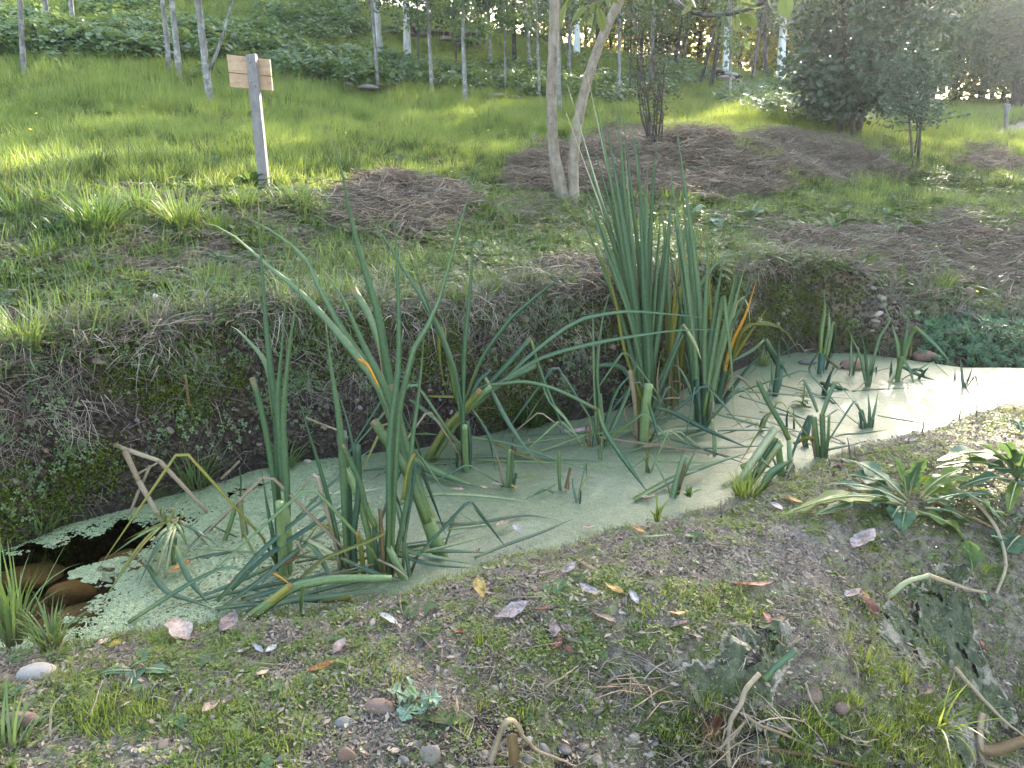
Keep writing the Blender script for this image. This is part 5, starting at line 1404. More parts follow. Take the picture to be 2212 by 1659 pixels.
# half sunken log by the far bank
def log(pts, w, lab, z=None, mat=B_DARK, name='log'):
    C = np.array([G(x, y) if z is None else onz(x, y, z) for x, y in pts]); c0 = C[0].copy(); C = C - c0
    mb = MB(); rr = pxm(w, c0) / 2; C[:, 2] += rr * .25
    tube(mb, resample(C, 14), rr * (1 + rng.normal(0, .06, 14)), 9); return link(name, mb.mesh(name, [mat]), loc=c0, label=lab, cat='log')
log([(1212, 938), (1250, 935), (1292, 926)], 18, 'short pinkish-brown log floating beside the far bank', 0.0, plain_mat('wet_pink_log', (0.14, 0.085, 0.07), (0.34, 0.23, 0.20), .7, .3, 14))
M_LOG = bark_mat('pale_log_bark', (0.16, 0.115, 0.085), (0.32, 0.25, 0.19), (0.42, 0.34, 0.27))
log([(1520, 466), (1580, 472), (1650, 480), (1745, 488)], 12, 'long pale log edging the terrace beside the mullein plants', None, M_LOG)
log([(1770, 487), (1850, 490), (1960, 491)], 8, 'thin pale log edging the terrace right of the mullein plants', None, M_LOG)
log([(1990, 491), (2100, 493), (2240, 497)], 8, 'thin grey log edging the terrace at the right edge', None, M_LOG)

# ------------------------------------------------------------------ big grass tufts one can count
def big_tuft(x, y, w, h, lab, mat=GR_TERR, n=150, droop=1.0, z=None, cat='grass tuft', group=None, wd=.009, lean=.55):
    p = G(x, y) if z is None else onz(x, y, z)
    s = pxm(w, p) / 2; H = pxm(h, p)
    mb = MB()
    for i in range(n):
        a = rng.uniform(0, 6.28); rr = s * .35 * math.sqrt(rng.uniform(0, 1))
        L = H * rng.uniform(.7, 1.45)
        blade(mb, (rr * math.cos(a), rr * math.sin(a), -.02), a + rng.normal(0, .5), L, wd * rng.uniform(.6, 1.2), abs(rng.normal(lean * .5, lean * .6)), abs(rng.normal(droop, .45)), 6, rng.normal(0, .4))
    o = link('grass_tuft', mb.mesh('grass_tuft', [mat]), loc=p, label=lab, cat=cat, group=group)
    return o
TG = 'arching grass tufts on the terrace'
big_tuft(210, 500, 190, 85, 'large arching grass tuft, the left one of the two before the meadow', n=330, group=TG, wd=.012)
big_tuft(395, 495, 170, 80, 'large arching grass tuft, the one nearer the signpost of the two', n=300, group=TG, wd=.012)
big_tuft(640, 440, 150, 45, 'pale green grass tuft just right of the foot of the signpost', n=160, group=TG)
big_tuft(520, 455, 140, 55, 'bright green grass tuft just left of the foot of the signpost', n=160, group=TG)
for i, (x_, y_, w_, h_, l_) in enumerate([(110, 445, 150, 60, 'arching grass tuft at the top left of the terrace, first of the row'), (300, 460, 150, 62, 'arching grass tuft between the two largest tufts of the row'), (470, 505, 130, 50, 'arching grass tuft below the row, left of the signpost foot'), (720, 470, 120, 40, 'low arching grass tuft at the left end of the mulch'), (90, 560, 140, 50, 'loose grass tuft in front of the first of the row'), (260, 650, 130, 42, 'loose grass tuft below the white fallen leaf of the terrace'), (560, 660, 120, 40, 'loose grass tuft near the lip behind the tall left reeds'), (450, 600, 110, 38, 'loose grass tuft in the middle of the left terrace')]):
    big_tuft(x_, y_, w_, h_, l_, n=150, group=TG)
big_tuft(30, 470, 130, 55, 'bushy grass tuft at the left edge below the meadow', n=140, group=TG)
big_tuft(60, 745, 210, 75, 'spreading grass tuft whose long blades hang over the far bank at the left', n=170, group=TG)
big_tuft(180, 605, 120, 50, 'grass tuft in the middle of the terrace at the left', n=100, group=TG)
big_tuft(330, 555, 110, 40, 'small grass tuft behind the white fallen leaf', n=80, group=TG)
big_tuft(690, 710, 120, 60, 'half dead grass tuft drooping over the bank behind the left reeds', n=120, group=TG, droop=1.6)
big_tuft(30, 610, 110, 45, 'short grass tuft on the terrace at the left edge', n=80, group=TG)
big_tuft(1060, 575, 90, 32, 'small bright grass tuft on the terrace between the two reed clumps', n=70, group=TG)
big_tuft(1065, 610, 60, 24, 'tiny bright grass tuft below the one between the reed clumps', n=50, group=TG)
big_tuft(1050, 475, 70, 38, 'leafy bright tuft left of the twin-stemmed tree', n=60, group=TG, wd=.014)
big_tuft(1640, 515, 60, 28, 'bright grass tuft between the mullein plants', n=70, group=TG)
big_tuft(1868, 580, 110, 45, 'bright grass tuft above the right bank', n=150, group=TG)
big_tuft(2030, 625, 130, 50, 'grass tuft beside the little stack of two stones', n=150, group=TG)
big_tuft(1930, 600, 110, 34, 'darker grass tuft left of the one by the stone stack', n=110, mat=GR_DARK, group=TG)
big_tuft(845, 255, 80, 26, 'dark round grass clump in the meadow right of the sign', n=120, mat=GR_DARK, group=TG)
EG = 'grass clumps at the water edge'
big_tuft(1150, 915, 150, 75, 'lush grass clump at the foot of the far bank behind the fallen reeds', GR_DARK, 300, .9, 0.01, group=EG)
big_tuft(1060, 915, 110, 60, 'lush grass clump left of the bigger one at the foot of the far bank', GR_DARK, 180, .9, 0.01, group=EG)
big_tuft(1215, 900, 100, 50, 'low grass clump right of the bigger one at the foot of the far bank', GR_DARK, 150, .9, 0.01, group=EG)
big_tuft(425, 1050, 120, 95, 'grass clump at the foot of the bank behind the broken brown reed stalks', GR_TERR, 150, .8, 0.02, group=EG)
big_tuft(615, 1010, 70, 60, 'grass clump at the foot of the bank behind the tall left reeds', GR_TERR, 90, .7, 0.02, group=EG)
big_tuft(90, 1140, 140, 55, 'grass clump at the water edge at the far left', GR_TERR, 120, .8, 0.03, group=EG)
big_tuft(15, 1150, 110, 45, 'low grass clump at the left edge above the clear water', GR_DARK, 90, .8, 0.03, group=EG)
big_tuft(1650, 790, 50, 40, 'grass clump in the corner where the bank turns', GR_TERR, 70, .7, 0.0, group=EG)
big_tuft(1615, 660, 60, 30, 'dead grass clump hanging from the corner of the bank', M_STRAW, 70, 1.8, group=EG)
# ------------------------------------------------------------------ cattails
def reed_mat(name, c_lo, c_hi, base, tip, trans=0.30, spec=0.4, rough=0.42, blotch=0.0):
    m, nt, out = new_mat(name)
    c = mixc(nt, rnd(nt), c_lo, c_hi)
    v = attr(nt, 'v')
    if base is not None:
        c = mixc(nt, ramp(nt, v, [(0.02, (1, 1, 1)), (0.30, (0, 0, 0))]), c, base)
    if tip is not None:
        c = mixc(nt, ramp(nt, v, [(0.93, (0, 0, 0)), (1.0, (1, 1, 1))]), c, tip)
    vec = obj_vec(nt)
    n = noise(nt, 60, 4, 0.7, vec); n2 = noise(nt, 9, 4, 0.65, vec)
    c = mixc(nt, 1.0, c, ramp(nt, n, [(0.3, (0.82, 0.82, 0.82)), (0.7, (1.15, 1.15, 1.15))]), 'MULTIPLY')
    c = mixc(nt, mth(nt, 'MULTIPLY', ramp(nt, n2, [(0.60, (0, 0, 0)), (0.70, (1, 1, 1))]), 0.35 + blotch), c, (0.13, 0.085, 0.04))
    leaf_shader(nt, out, c, trans, rough, spec, bump(nt, n, 0.15, 0.002))
    return m
RG = reed_mat('reed_green', (0.068, 0.128, 0.062), (0.130, 0.195, 0.090), (0.15, 0.195, 0.055), (0.20, 0.14, 0.06))
RD = reed_mat('reed_dark_green', (0.042, 0.088, 0.052), (0.074, 0.128, 0.072), (0.10, 0.14, 0.045), None)
RS_ = reed_mat('reed_stem_green', (0.115, 0.170, 0.060), (0.165, 0.220, 0.085), (0.16, 0.19, 0.04), None, 0.2)
RY = reed_mat('reed_yellowing', (0.16, 0.17, 0.035), (0.30, 0.26, 0.05), (0.15, 0.17, 0.04), (0.26, 0.15, 0.05), 0.4)
RO = reed_mat('reed_orange', (0.45, 0.25, 0.03), (0.55, 0.30, 0.04), None, (0.30, 0.15, 0.05), 0.4)
RB = reed_mat('reed_dry_brown', (0.23, 0.165, 0.10), (0.37, 0.29, 0.19), None, None, 0.25, 0.2, 0.7)
RP = reed_mat('reed_cut_pale', (0.26, 0.28, 0.13), (0.38, 0.38, 0.21), (0.30, 0.28, 0.15), None, 0.3)
RBR = reed_mat('reed_brown_sheath', (0.12, 0.075, 0.035), (0.20, 0.13, 0.06), None, None, 0.2, 0.2, 0.7)
RMAT = {'g': RG, 'd': RD, 's': RS_, 'y': RY, 'o': RO, 'b': RB, 'p': RP, 'r': RBR}
def reed_leaf(parent, origin, w, pts, col='g', mode='u', Y=None, cut=False, yaw=None, lean=None, z=(0.03, 0.03), name='leaf', stem=False, n=None):
    k = len(pts)
    if mode == 'u':
        b = onz(pts[0][0], pts[0][1], 0.0) if Y is None else None
        Yb = b[1] if Y is None else Y
        ln = rng.uniform(-.12, .16) if lean is None else lean
        C = [at(p[0], p[1], Yb + ln * (i / (k - 1)) ** 1.3) for i, p in enumerate(pts)]
        # never below the water except the rooted end
        if Y is None:
            d = C[0] - C[1]; d /= np.linalg.norm(d); C = [C[0] + d * 0.10] + C
    else:
        C = []
        for i, p in enumerate(pts):
            zz = p[2] if len(p) > 2 else z[0] + (z[1] - z[0]) * i / (k - 1)
            C.append(onz(p[0], p[1], zz))
    C = np.array(C)
    n = n or (18 if len(C) > 3 else 12)
    Q = resample(C, n)
    W = pxm(w, C.mean(0)) * (.84 if stem else .74)
    t = np.linspace(0, 1, n)
    if stem:
        mb = MB(); rr = W * (0.40 if col in 'br' else 0.47) * (1.0 - 0.25 * t)
        # oval stem: a tube with a slightly flattened side
        tube(mb, Q - origin, rr, 9)
        o = link(name, mb.mesh(name, [RMAT[col]]), parent)
        if col not in 'br' and W > .012:
            # the outer sheaths wrap the stem and split away from it
            vw = np.array([0, 0, CAM_Z]) - Q.mean(0); vw /= np.linalg.norm(vw)
            Tm = tangents(Q); sdv = np.cross(Tm, vw)
            for sgn, a_, b_, cc in ((-1, 0, int(n * .85), 's'), (1, 0, int(n * .6), 'y' if rng.uniform() < .5 else 'g')):
                off = sdv * (sgn * rr * .55)[:, None] + vw * (rr * .62)[:, None]
                m2 = MB(); strap(m2, (Q - origin + off)[a_:b_], (rr * rng.uniform(.8, 1.2) * np.linspace(1, .55, n))[a_:b_], vw + sdv.mean(0) * sgn * .7, .12, .3)
                link('sheath', m2.mesh('sheath', [RMAT[cc]]), parent)
        return o
    prof = 0.72 + 0.28 * np.sin(np.pi * np.clip(t / 0.8, 0, 1)) if not cut else 0.9 + 0 * t
    if not cut: prof = prof * np.clip(1 - ((t - 0.55) / 0.45).clip(0, 1) ** 1.7, 0.03, 1)
    if mode == 'u':
        yw = rng.uniform(-0.75, 0.75) if yaw is None else yaw
        tw = rng.uniform(-0.5, 0.5)
        a = yw + tw * t
        to = -Q / np.linalg.norm(Q, axis=1, keepdims=True); to[:, 2] = 0
        h = np.arctan2(to[:, 0], to[:, 1]) + a
        N = np.stack([np.sin(h), np.cos(h), np.full(n, 0.25)], -1)
        W = W / max(0.62, math.cos(yw))
    else:
        a = rng.uniform(-.5, .5) + rng.uniform(-.4, .4) * t
        N = np.stack([np.sin(a) * .6, -0.35 + 0 * a, np.cos(a)], -1)
    mb = MB(); strap(mb, Q - origin, W * prof, N, 0.09, rng.uniform(.10, .30), v=t)
    return link(name, mb.mesh(name, [RMAT[col]]), parent)
def droop(parent, b, n, reach=(.45, 1.1), rise=(.25, .6), w=(.010, .020)):
    """thin leaves that rise from the clump, bend over and end on the water"""
    for i in range(n):
        az = rng.uniform(0, 6.28); L = rng.uniform(*reach); h = rng.uniform(*rise) * L / .8
        d = np.array([math.cos(az), math.sin(az) * .7, 0])
        for q in range(4):
            e = b + d * L; te = math.atan2(e[0], e[1]); re = math.hypot(e[0], e[1])
            if float(r_near(te)) + .05 < re < float(r_far(te)) - .05: break
            az += 1.2; d = np.array([math.cos(az), math.sin(az) * .7, 0]); L *= .85
        kx = rng.uniform(.3, .6)
        C = np.array([[0, 0, -.06], d * L * kx * .35 + [0, 0, h * .75], d * L * kx + [0, 0, h], d * L * (kx + .28) + [0, 0, h * rng.uniform(.35, .6)], d * L + [0, 0, .012]]) + rng.normal(0, .012, (5, 3)) * np.array([1, 1, .3])
        C[0, 2] = -.06
        kn = np.array([0, .03, .5, .54, 1.0]); C = np.array([C[0], C[0] * .6 + C[1] * .4, C[2] * 1.0, C[2] + (C[4] - C[2]) * .07 + [0, 0, .004], C[4]])
        t = np.linspace(0, 1, 16); Q = np.stack([np.interp(t, kn, C[:, k]) for k in range(3)], -1)
        if i % 3:
            Q = np.array([0, 0, .02]) + d * (.06 + L * t)[:, None] + np.stack([0 * t, 0 * t, .10 * (1 - t) * rng.uniform(.1, 1)], -1) + np.cross(d, [0, 0, 1]) * (rng.normal(0, .1) * L * t ** 2)[:, None]
        N = np.stack([-d[0] * .5 * t, -.5 + 0 * t, .25 + .75 * t], -1)
        mb = MB(); strap(mb, Q, rng.uniform(*w) * (.75 + .25 * np.sin(np.pi * t)) * np.clip(1 - ((t - .6) / .4).clip(0, 1) ** 1.6, .05, 1), N, .1, rng.uniform(.1, .35), v=t)
        link('leaf', mb.mesh('leaf', [RMAT['gggdddsyb'[rng.integers(0, 9)]]]), parent)
RGRP = 'cattail clumps standing in the pond'
SG = 'short cut reed stubs in the duckweed'
def clump(x, y, label, leaves, group=RGRP, z=0.0, name='cattail'):
    b = onz(x, y, z)
    o = thing(name, label, 'cattail', b, group)
    for L in leaves:
        L = dict(L); pts = L.pop('p'); w = L.pop('w')
        reed_leaf(o, b, w, pts, **L)
    if group == RGRP: droop(o, b, 4)
    elif group == SG: droop(o, b, 2, (.25, .6), (.15, .4), (.007, .014))
    else: droop(o, b, 2, (.2, .5), (.2, .45), (.008, .014))
    return o
def u(w, p, c='g', **k): return dict(w=w, p=p, col=c, mode='u', **k)
def l(w, p, c='g', **k): return dict(w=w, p=p, col=c, mode='l', **k)

clump(612, 1240, 'tall straight reed clump at the left with a leaf broken at its tip', [
    u(26, [(612, 1246), (607, 1150), (603, 1085)], 's', cut=True, stem=True), u(20, [(625, 1240), (624, 1150), (612, 1060)], 's', cut=True, stem=True),
    u(19, [(606, 1220), (600, 1095), (597, 915), (580, 760), (563, 549), (557, 422)], yaw=.1),
    u(18, [(618, 1220), (612, 1050), (600, 880), (610, 740), (617, 634)], yaw=.3), u(17, [(624, 1230), (620, 1040), (612, 900), (633, 690), (658, 572)], yaw=-.3),
    u(18, [(604, 1220), (597, 1095), (582, 975), (563, 880), (544, 815)], cut=True, yaw=.0), u(16, [(628, 1230), (620, 1090), (610, 950), (618, 820), (620, 734)], yaw=.4),
    u(12, [(600, 1235), (588, 1150), (575, 1080), (565, 1015)], 'd'), u(7, [(615, 1240), (640, 1190), (655, 1150), (636, 1165)], 'b'),
    u(14, [(590, 900), (575, 790), (520, 720), (497, 704)], Y=3.22)])
B_ = clump(950, 1196, 'big leaning reed clump with a thick streaked stem and the longest leaves', [
    u(44, [(952, 1204), (921, 1115), (893, 1040), (868, 985)], 's', stem=True, lean=.05), u(30, [(925, 1130), (878, 1020), (840, 960), (806, 908)], 'g', cut=True, yaw=0, Y=3.25),
    u(24, [(930, 1120), (900, 1060), (877, 1010), (847, 882), (830, 835), (787, 749), (737, 640), (690, 572)], yaw=.1, Y=3.28),
    u(22, [(935, 1120), (905, 1050), (870, 960), (820, 840), (737, 729), (653, 635), (567, 565), (520, 520), (467, 488), (424, 477)], Y=3.3, yaw=-.2, lean=.25),
    u(20, [(935, 1130), (890, 1030), (850, 920), (800, 800), (737, 709), (687, 615), (653, 550), (567, 487), (507, 462)], Y=3.35, yaw=.3, lean=.25),
    u(25, [(935, 1130), (893, 1010), (868, 930), (840, 815), (817, 682), (777, 547), (757, 467), (737, 363), (709, 270)], yaw=.1, Y=3.35),
    u(24, [(900, 1060), (868, 960), (850, 870), (835, 800), (800, 690), (760, 620)], 'g', Y=3.4, cut=True),
    u(26, [(928, 1120), (890, 1010), (868, 930), (845, 830)], 'g', yaw=.1, Y=3.27, cut=True), u(10, [(905, 1085), (890, 1050), (860, 980), (840, 890), (815, 740)], 'b', Y=3.27),
    u(9, [(820, 835), (795, 790), (775, 776), (757, 762)], 'o', Y=3.3)])
clump(838, 1245, 'upright dark reed clump with brown feet just left of the big leaning stem', [
    u(24, [(840, 1250), (841, 1150), (843, 1040), (845, 1000)], 'g', cut=True, yaw=0), u(20, [(836, 1250), (840, 1120), (842, 950), (859, 815), (862, 715), (857, 549), (847, 412)], yaw=.1),
    u(18, [(845, 1245), (850, 1100), (860, 915), (870, 849), (901, 735), (937, 682), (977, 549), (1020, 393), (1041, 341)], yaw=.2), u(14, [(832, 1250), (826, 1180), (822, 1100)], 'r', cut=True),
    u(16, [(846, 1240), (880, 1080), (890, 960), (905, 850), (915, 730), (909, 680)], yaw=.3), u(12, [(848, 1245), (858, 1210), (870, 1160)], 'b'), u(13, [(870, 1080), (882, 1010), (895, 980)], 'y', Y=3.1, cut=True)])
clump(748, 1232, 'dark upright reed clump between the tall left clump and the big leaning stem', [
    u(22, [(752, 1236), (747, 1150), (743, 1060), (733, 915), (713, 782), (702, 682)]), u(18, [(760, 1236), (757, 1140), (752, 1040), (742, 930)], 'd', cut=True),
    u(15, [(742, 1230), (725, 1140), (700, 1040), (667, 932), (637, 835)]), u(18, [(770, 1238), (764, 1160), (775, 1060), (772, 960)], 'd', cut=True), u(10, [(738, 1228), (728, 1180), (722, 1145)], 's', cut=True)])
clump(792, 1238, 'yellow-footed cut reed stems beside the pale leaning stem', [
    u(22, [(806, 1240), (800, 1200), (795, 1150), (768, 1060), (735, 1000)], 's', stem=True), u(16, [(786, 1242), (780, 1190), (772, 1150)], 'y', stem=True), u(20, [(822, 1240), (820, 1200), (826, 1160)], 's', cut=True), u(14, [(812, 1243), (812, 1190), (806, 1120)], 'd', cut=True),
    u(14, [(800, 1235), (790, 1120), (770, 1000), (745, 890), (720, 830)], 'd')])
clump(868, 1248, 'single pale green cut stem leaning left over the tangle of the front reeds', [
    u(25, [(874, 1252), (842, 1190), (818, 1140), (776, 1070), (752, 1010)], 's', stem=True), u(13, [(886, 1248), (878, 1200), (862, 1110), (850, 1078)], 'g', cut=True), u(9, [(876, 1250), (845, 1220), (815, 1208)], 'b'), u(20, [(812, 1140), (790, 1090), (777, 1040), (740, 960)], 'g', Y=3.05, cut=True)])
clump(917, 1003, 'reddish-footed pair of stems leaning far to the right behind the big leaning reed', [
    u(22, [(917, 1003), (960, 930), (1004, 882), (1037, 842)], 'y', stem=True, lean=0), u(20, [(934, 998), (985, 915), (1020, 872), (1060, 835)], 's', stem=True, lean=0), u(12, [(913, 1003), (935, 965), (970, 905)], 'r', cut=True),
    u(18, [(940, 960), (1004, 880), (1070, 815), (1147, 730)], cut=True, Y=4.62, yaw=.2), u(9, [(960, 940), (1020, 882), (1070, 842), (1137, 775), (1237, 699), (1304, 679), (1370, 673), (1475, 682), (1566, 692)], Y=4.55, yaw=.9, lean=-.2),
    u(17, [(970, 940), (1020, 868), (1087, 825), (1162, 788)], cut=True, Y=4.6), u(11, [(990, 900), (1037, 839), (1087, 829), (1137, 825), (1204, 842), (1292, 885)], Y=4.5, cut=True, yaw=.3, lean=-.25), u(16, [(1292, 884), (1310, 935), (1364, 1015), (1404, 1070)], Y=4.26, yaw=.2, lean=-.35),
    u(9, [(1000, 890), (1064, 839), (1157, 779), (1270, 745), (1420, 719), (1510, 712), (1579, 715)], Y=4.5, yaw=.8, lean=-.1), u(12, [(1004, 870), (1037, 782), (1087, 709), (1121, 672), (1204, 605), (1262, 577)], Y=4.6),
    u(12, [(1147, 732), (1170, 809), (1210, 909), (1234, 976)], Y=4.6, lean=-.3), u(14, [(1164, 790), (1185, 860), (1225, 910), (1264, 973)], Y=4.58, lean=-.35), u(7, [(940, 990), (965, 960), (985, 940), (970, 965)], 'b')])
clump(1006, 1018, 'upright slim reed with a yellow foot in front of the fallen leaning stems', [
    u(19, [(1007, 1020), (1005, 970), (1004, 920)], 's', stem=True), u(14, [(1010, 1018), (1003, 960), (1000, 882), (1004, 749), (1014, 649), (1020, 549), (1020, 464)]),
    u(16, [(1003, 1016), (1000, 930), (977, 790), (924, 665), (871, 579), (847, 540), (783, 444)]), u(15, [(1000, 1016), (998, 900), (984, 815), (950, 720), (910, 620), (884, 549), (869, 516)]), u(12, [(1014, 1015), (1016, 960), (1010, 910)], 'd', cut=True),
    u(10, [(985, 870), (962, 740), (948, 700), (952, 790), (968, 860)], 'y', Y=4.5), u(12, [(1005, 900), (1030, 830), (1060, 800), (1044, 800)], 'd', Y=4.4)])
# tall cluster
def fan(base, tips, w=13, col='g', mid=0.0):
    out = []
    for (tx, ty) in tips:
        bx, by = base[0] + rng.uniform(-16, 16), base[1] - rng.uniform(0, 6)
        mx, my = bx + (tx - bx) * 0.36 + rng.uniform(-6, 6), by + (ty - by) * 0.5
        qx, qy = bx + (tx - bx) * 0.10, by + (ty - by) * 0.2
        tx, ty = bx + (tx - bx) * 1.05, by + (ty - by) * 1.05
        out.append(u(w * rng.uniform(.85, 1.2), [(bx, by), (qx, qy), (mx, my), (tx, ty)], col if isinstance(col, str) else col[rng.integers(0, len(col))]))
    return out
clump(1391, 962, 'tallest reed clump, its fan of leaves reaching up over the mulch heap', [
    u(30, [(1390, 966), (1392, 920), (1396, 870), (1402, 830)], 's', stem=True, lean=0), u(14, [(1378, 962), (1374, 900), (1368, 850), (1360, 800)], 'b', cut=True), u(12, [(1382, 940), (1380, 890), (1376, 850)], 'y', cut=True), u(8, [(1376, 950), (1350, 900), (1352, 880), (1372, 868)], 'b')] +
    fan((1398, 900), [(1234, 217), (1274, 195), (1290, 240), (1331, 207), (1363, 262), (1310, 268), (1232, 275), (1285, 330), (1275, 372), (1400, 330), (1378, 300), (1430, 425), (1350, 330), (1420, 300), (1246, 440), (1256, 380), (1395, 395), (1330, 330), (1300, 420), (1320, 470), (1385, 440), (1410, 500), (1360, 520), (1345, 250), (1270, 440), (1440, 470), (1288, 520)], 15) +
    [u(16, [(1398, 900), (1402, 780), (1395, 680), (1396, 600)], yaw=0), u(18, [(1400, 900), (1412, 780), (1425, 700), (1440, 560), (1455, 350)], yaw=0), u(12, [(1396, 880), (1370, 830), (1335, 790), (1270, 745), (1212, 742)]), u(14, [(1395, 890), (1372, 850), (1345, 795), (1290, 790), (1230, 805), (1190, 828)], 'g'),
     u(14, [(1400, 900), (1422, 830), (1450, 770), (1500, 640), (1560, 560), (1664, 533)], yaw=.2), u(14, [(1404, 900), (1430, 830), (1480, 720), (1560, 630)], yaw=.1), u(11, [(1400, 900), (1350, 760), (1330, 650), (1300, 560), (1250, 500)], 'y'),
     u(10, [(1400, 870), (1412, 905), (1425, 960)], 'd', Y=4.55), u(13, [(1410, 880), (1450, 890), (1530, 930), (1620, 970)], 'd', Y=4.7, lean=-.3), u(10, [(1476, 700), (1500, 740), (1516, 780)], 'p', Y=4.75)])
clump(1516, 925, 'second tall reed clump of dark leaves right of the tallest one', 
    [u(24, [(1514, 935), (1510, 880), (1505, 820)], 'd', cut=True), u(16, [(1525, 935), (1520, 880), (1524, 830)], 'd', cut=True), u(9, [(1530, 920), (1540, 880), (1535, 830)], 'b', cut=True)] +
    fan((1516, 920), [(1460, 277), (1470, 380), (1446, 367), (1437, 500), (1484, 430), (1532, 495), (1563, 560), (1588, 600), (1500, 560), (1475, 560), (1620, 535), (1455, 450), (1500, 640), (1545, 640), (1570, 690), (1480, 660), (1535, 600)], 14) +
    [u(13, [(1520, 900), (1540, 770), (1560, 650), (1562, 635), (1580, 790), (1584, 905)], Y=4.85, lean=-.1), u(14, [(1510, 900), (1490, 800), (1475, 750)], 'd'), u(12, [(1505, 880), (1470, 800), (1437, 785)], 'g'), u(12, [(1514, 890), (1500, 760), (1480, 705), (1470, 692)], 'd')])
clump(1452, 905, 'yellowing reeds at the back of the tall clump against the bank', fan((1455, 880), [(1440, 560), (1470, 520), (1425, 600), (1495, 500), (1519, 515)], 12, 'y') + fan((1450, 880), [(1430, 450), (1480, 480), (1505, 630)], 12, 'g') +
      [u(8, [(1440, 890), (1448, 800), (1460, 760), (1475, 880)], 'b'), u(7, [(1425, 880), (1440, 830), (1475, 830), (1472, 880)], 'b'), u(7, [(1470, 860), (1450, 860), (1430, 862)], 'b', Y=5.2), u(10, [(1430, 900), (1420, 820), (1428, 760)], 'b'), u(8, [(1445, 905), (1456, 870), (1450, 800)], 'r')])
clump(1552, 870, 'mixed green and yellow reeds spreading right at the corner of the bank',
    [u(18, [(1552, 874), (1556, 840), (1566, 800)], 'd', cut=True)] + fan((1556, 860), [(1634, 598), (1600, 560), (1655, 672), (1590, 535), (1527, 512)], 12, ['g', 'y']) +
    [u(12, [(1556, 860), (1575, 760), (1610, 680), (1632, 612), (1636, 600)], 'o'), u(11, [(1560, 860), (1580, 780), (1600, 720), (1625, 700), (1690, 710), (1733, 770)], 'y', lean=-.1), u(10, [(1560, 850), (1580, 760), (1600, 720), (1640, 695), (1682, 702)], 'p'), u(10, [(1565, 850), (1575, 740), (1590, 660), (1608, 642), (1620, 690), (1612, 715)], 'p'),
     u(9, [(1556, 860), (1540, 800), (1520, 740), (1518, 722)], 'b'), u(9, [(1556, 866), (1580, 820), (1600, 815), (1640, 860), (1645, 878)], 'b'), u(11, [(1562, 866), (1620, 790), (1640, 770), (1652, 740)], 'd'), u(9, [(1545, 870), (1536, 800), (1530, 760)], 'y')])
clump(1297, 962, 'pair of thin upright reeds between the fallen leaves and the tallest clump', [
    u(12, [(1300, 963), (1302, 920), (1296, 850)], 's', cut=True), u(11, [(1290, 962), (1286, 880), (1282, 780), (1280, 640)]), u(11, [(1302, 960), (1296, 880), (1290, 800), (1300, 700), (1318, 628)]), u(10, [(1296, 962), (1330, 850), (1372, 800), (1378, 770)], 'g'), u(13, [(1304, 962), (1330, 910), (1360, 840), (1378, 770)], 'g'),
    u(8, [(1306, 960), (1316, 935), (1320, 925)], 'b', cut=True), u(6, [(1300, 962), (1262, 945), (1282, 950)], 'b')])
clump(1273, 966, 'low brown-tipped reed stubs left of the pair of thin upright reeds', [u(9, [(1273, 967), (1274, 930), (1270, 905)], 'r', cut=True), u(8, [(1281, 968), (1284, 930), (1282, 905)], 'd', cut=True), u(7, [(1268, 966), (1265, 940), (1267, 920)], 'd', cut=True)])
# cut stubs
SG = 'short cut reed stubs in the duckweed'
clump(1097, 1053, 'cut stub of three stems left of the bright patch of duckweed', [u(13, [(1095, 1056), (1098, 1010), (1101, 970)], 's', cut=True), u(12, [(1103, 1056), (1106, 1000), (1107, 975)], 'g', cut=True), u(9, [(1108, 1054), (1112, 1035), (1115, 1022)], 'g', cut=True), u(8, [(1089, 1052), (1078, 1000), (1062, 950)], 'b')], SG)
clump(1212, 1060, 'cut stub of one tall and one brown stem in the bright patch of duckweed', [u(10, [(1210, 1061), (1208, 1020), (1208, 977)], 's', cut=True), u(8, [(1220, 1062), (1226, 1035), (1232, 1010)], 'r', cut=True), u(7, [(1226, 1062), (1229, 1040), (1229, 1030)], 'r', cut=True)], SG)
clump(1246, 1089, 'two thin bare stub stems right of the bright patch of duckweed', [u(8, [(1247, 1090), (1240, 1060), (1238, 1034)], 'd', cut=True), u(6, [(1252, 1090), (1254, 1070), (1254, 1060)], 'd', cut=True)], SG)
clump(1300, 996, 'thin short stub with a yellow foot in front of the pair of thin reeds', [u(7, [(1300, 996), (1299, 965), (1298, 945)], 's', cut=True)], SG)
clump(1397, 1022, 'small pointed stub in front of the tallest reed clump', [u(9, [(1396, 1023), (1398, 990), (1400, 975)], 'y', cut=True), u(8, [(1404, 1024), (1396, 1000), (1388, 985)], 'd')], SG)
clump(1452, 1075, 'leaning light green stub at the near edge below the tallest clump', [u(19, [(1452, 1078), (1463, 1035), (1478, 985)], 's', cut=True), u(9, [(1464, 1070), (1470, 1045), (1480, 1000)], 'r', cut=True), u(9, [(1458, 1070), (1480, 1020), (1508, 960)], 'g')], SG)
clump(1542, 985, 'thin double stub between the lying stems at the right', [u(8, [(1542, 988), (1541, 960), (1538, 905)], 's', cut=True), u(7, [(1546, 988), (1547, 960), (1547, 930)], 's', cut=True)], SG)
clump(1092, 1000, 'short brown stub near the fallen yellow leaf', [u(7, [(1104, 990), (1108, 960), (1110, 945)], 'd', cut=True), u(6, [(1112, 990), (1114, 970), (1115, 955)], 'r', cut=True)], SG)
clump(960, 1002, 'low stub left of the upright slim reed', [u(9, [(988, 1012), (987, 985), (986, 968)], 'd', cut=True)], SG)
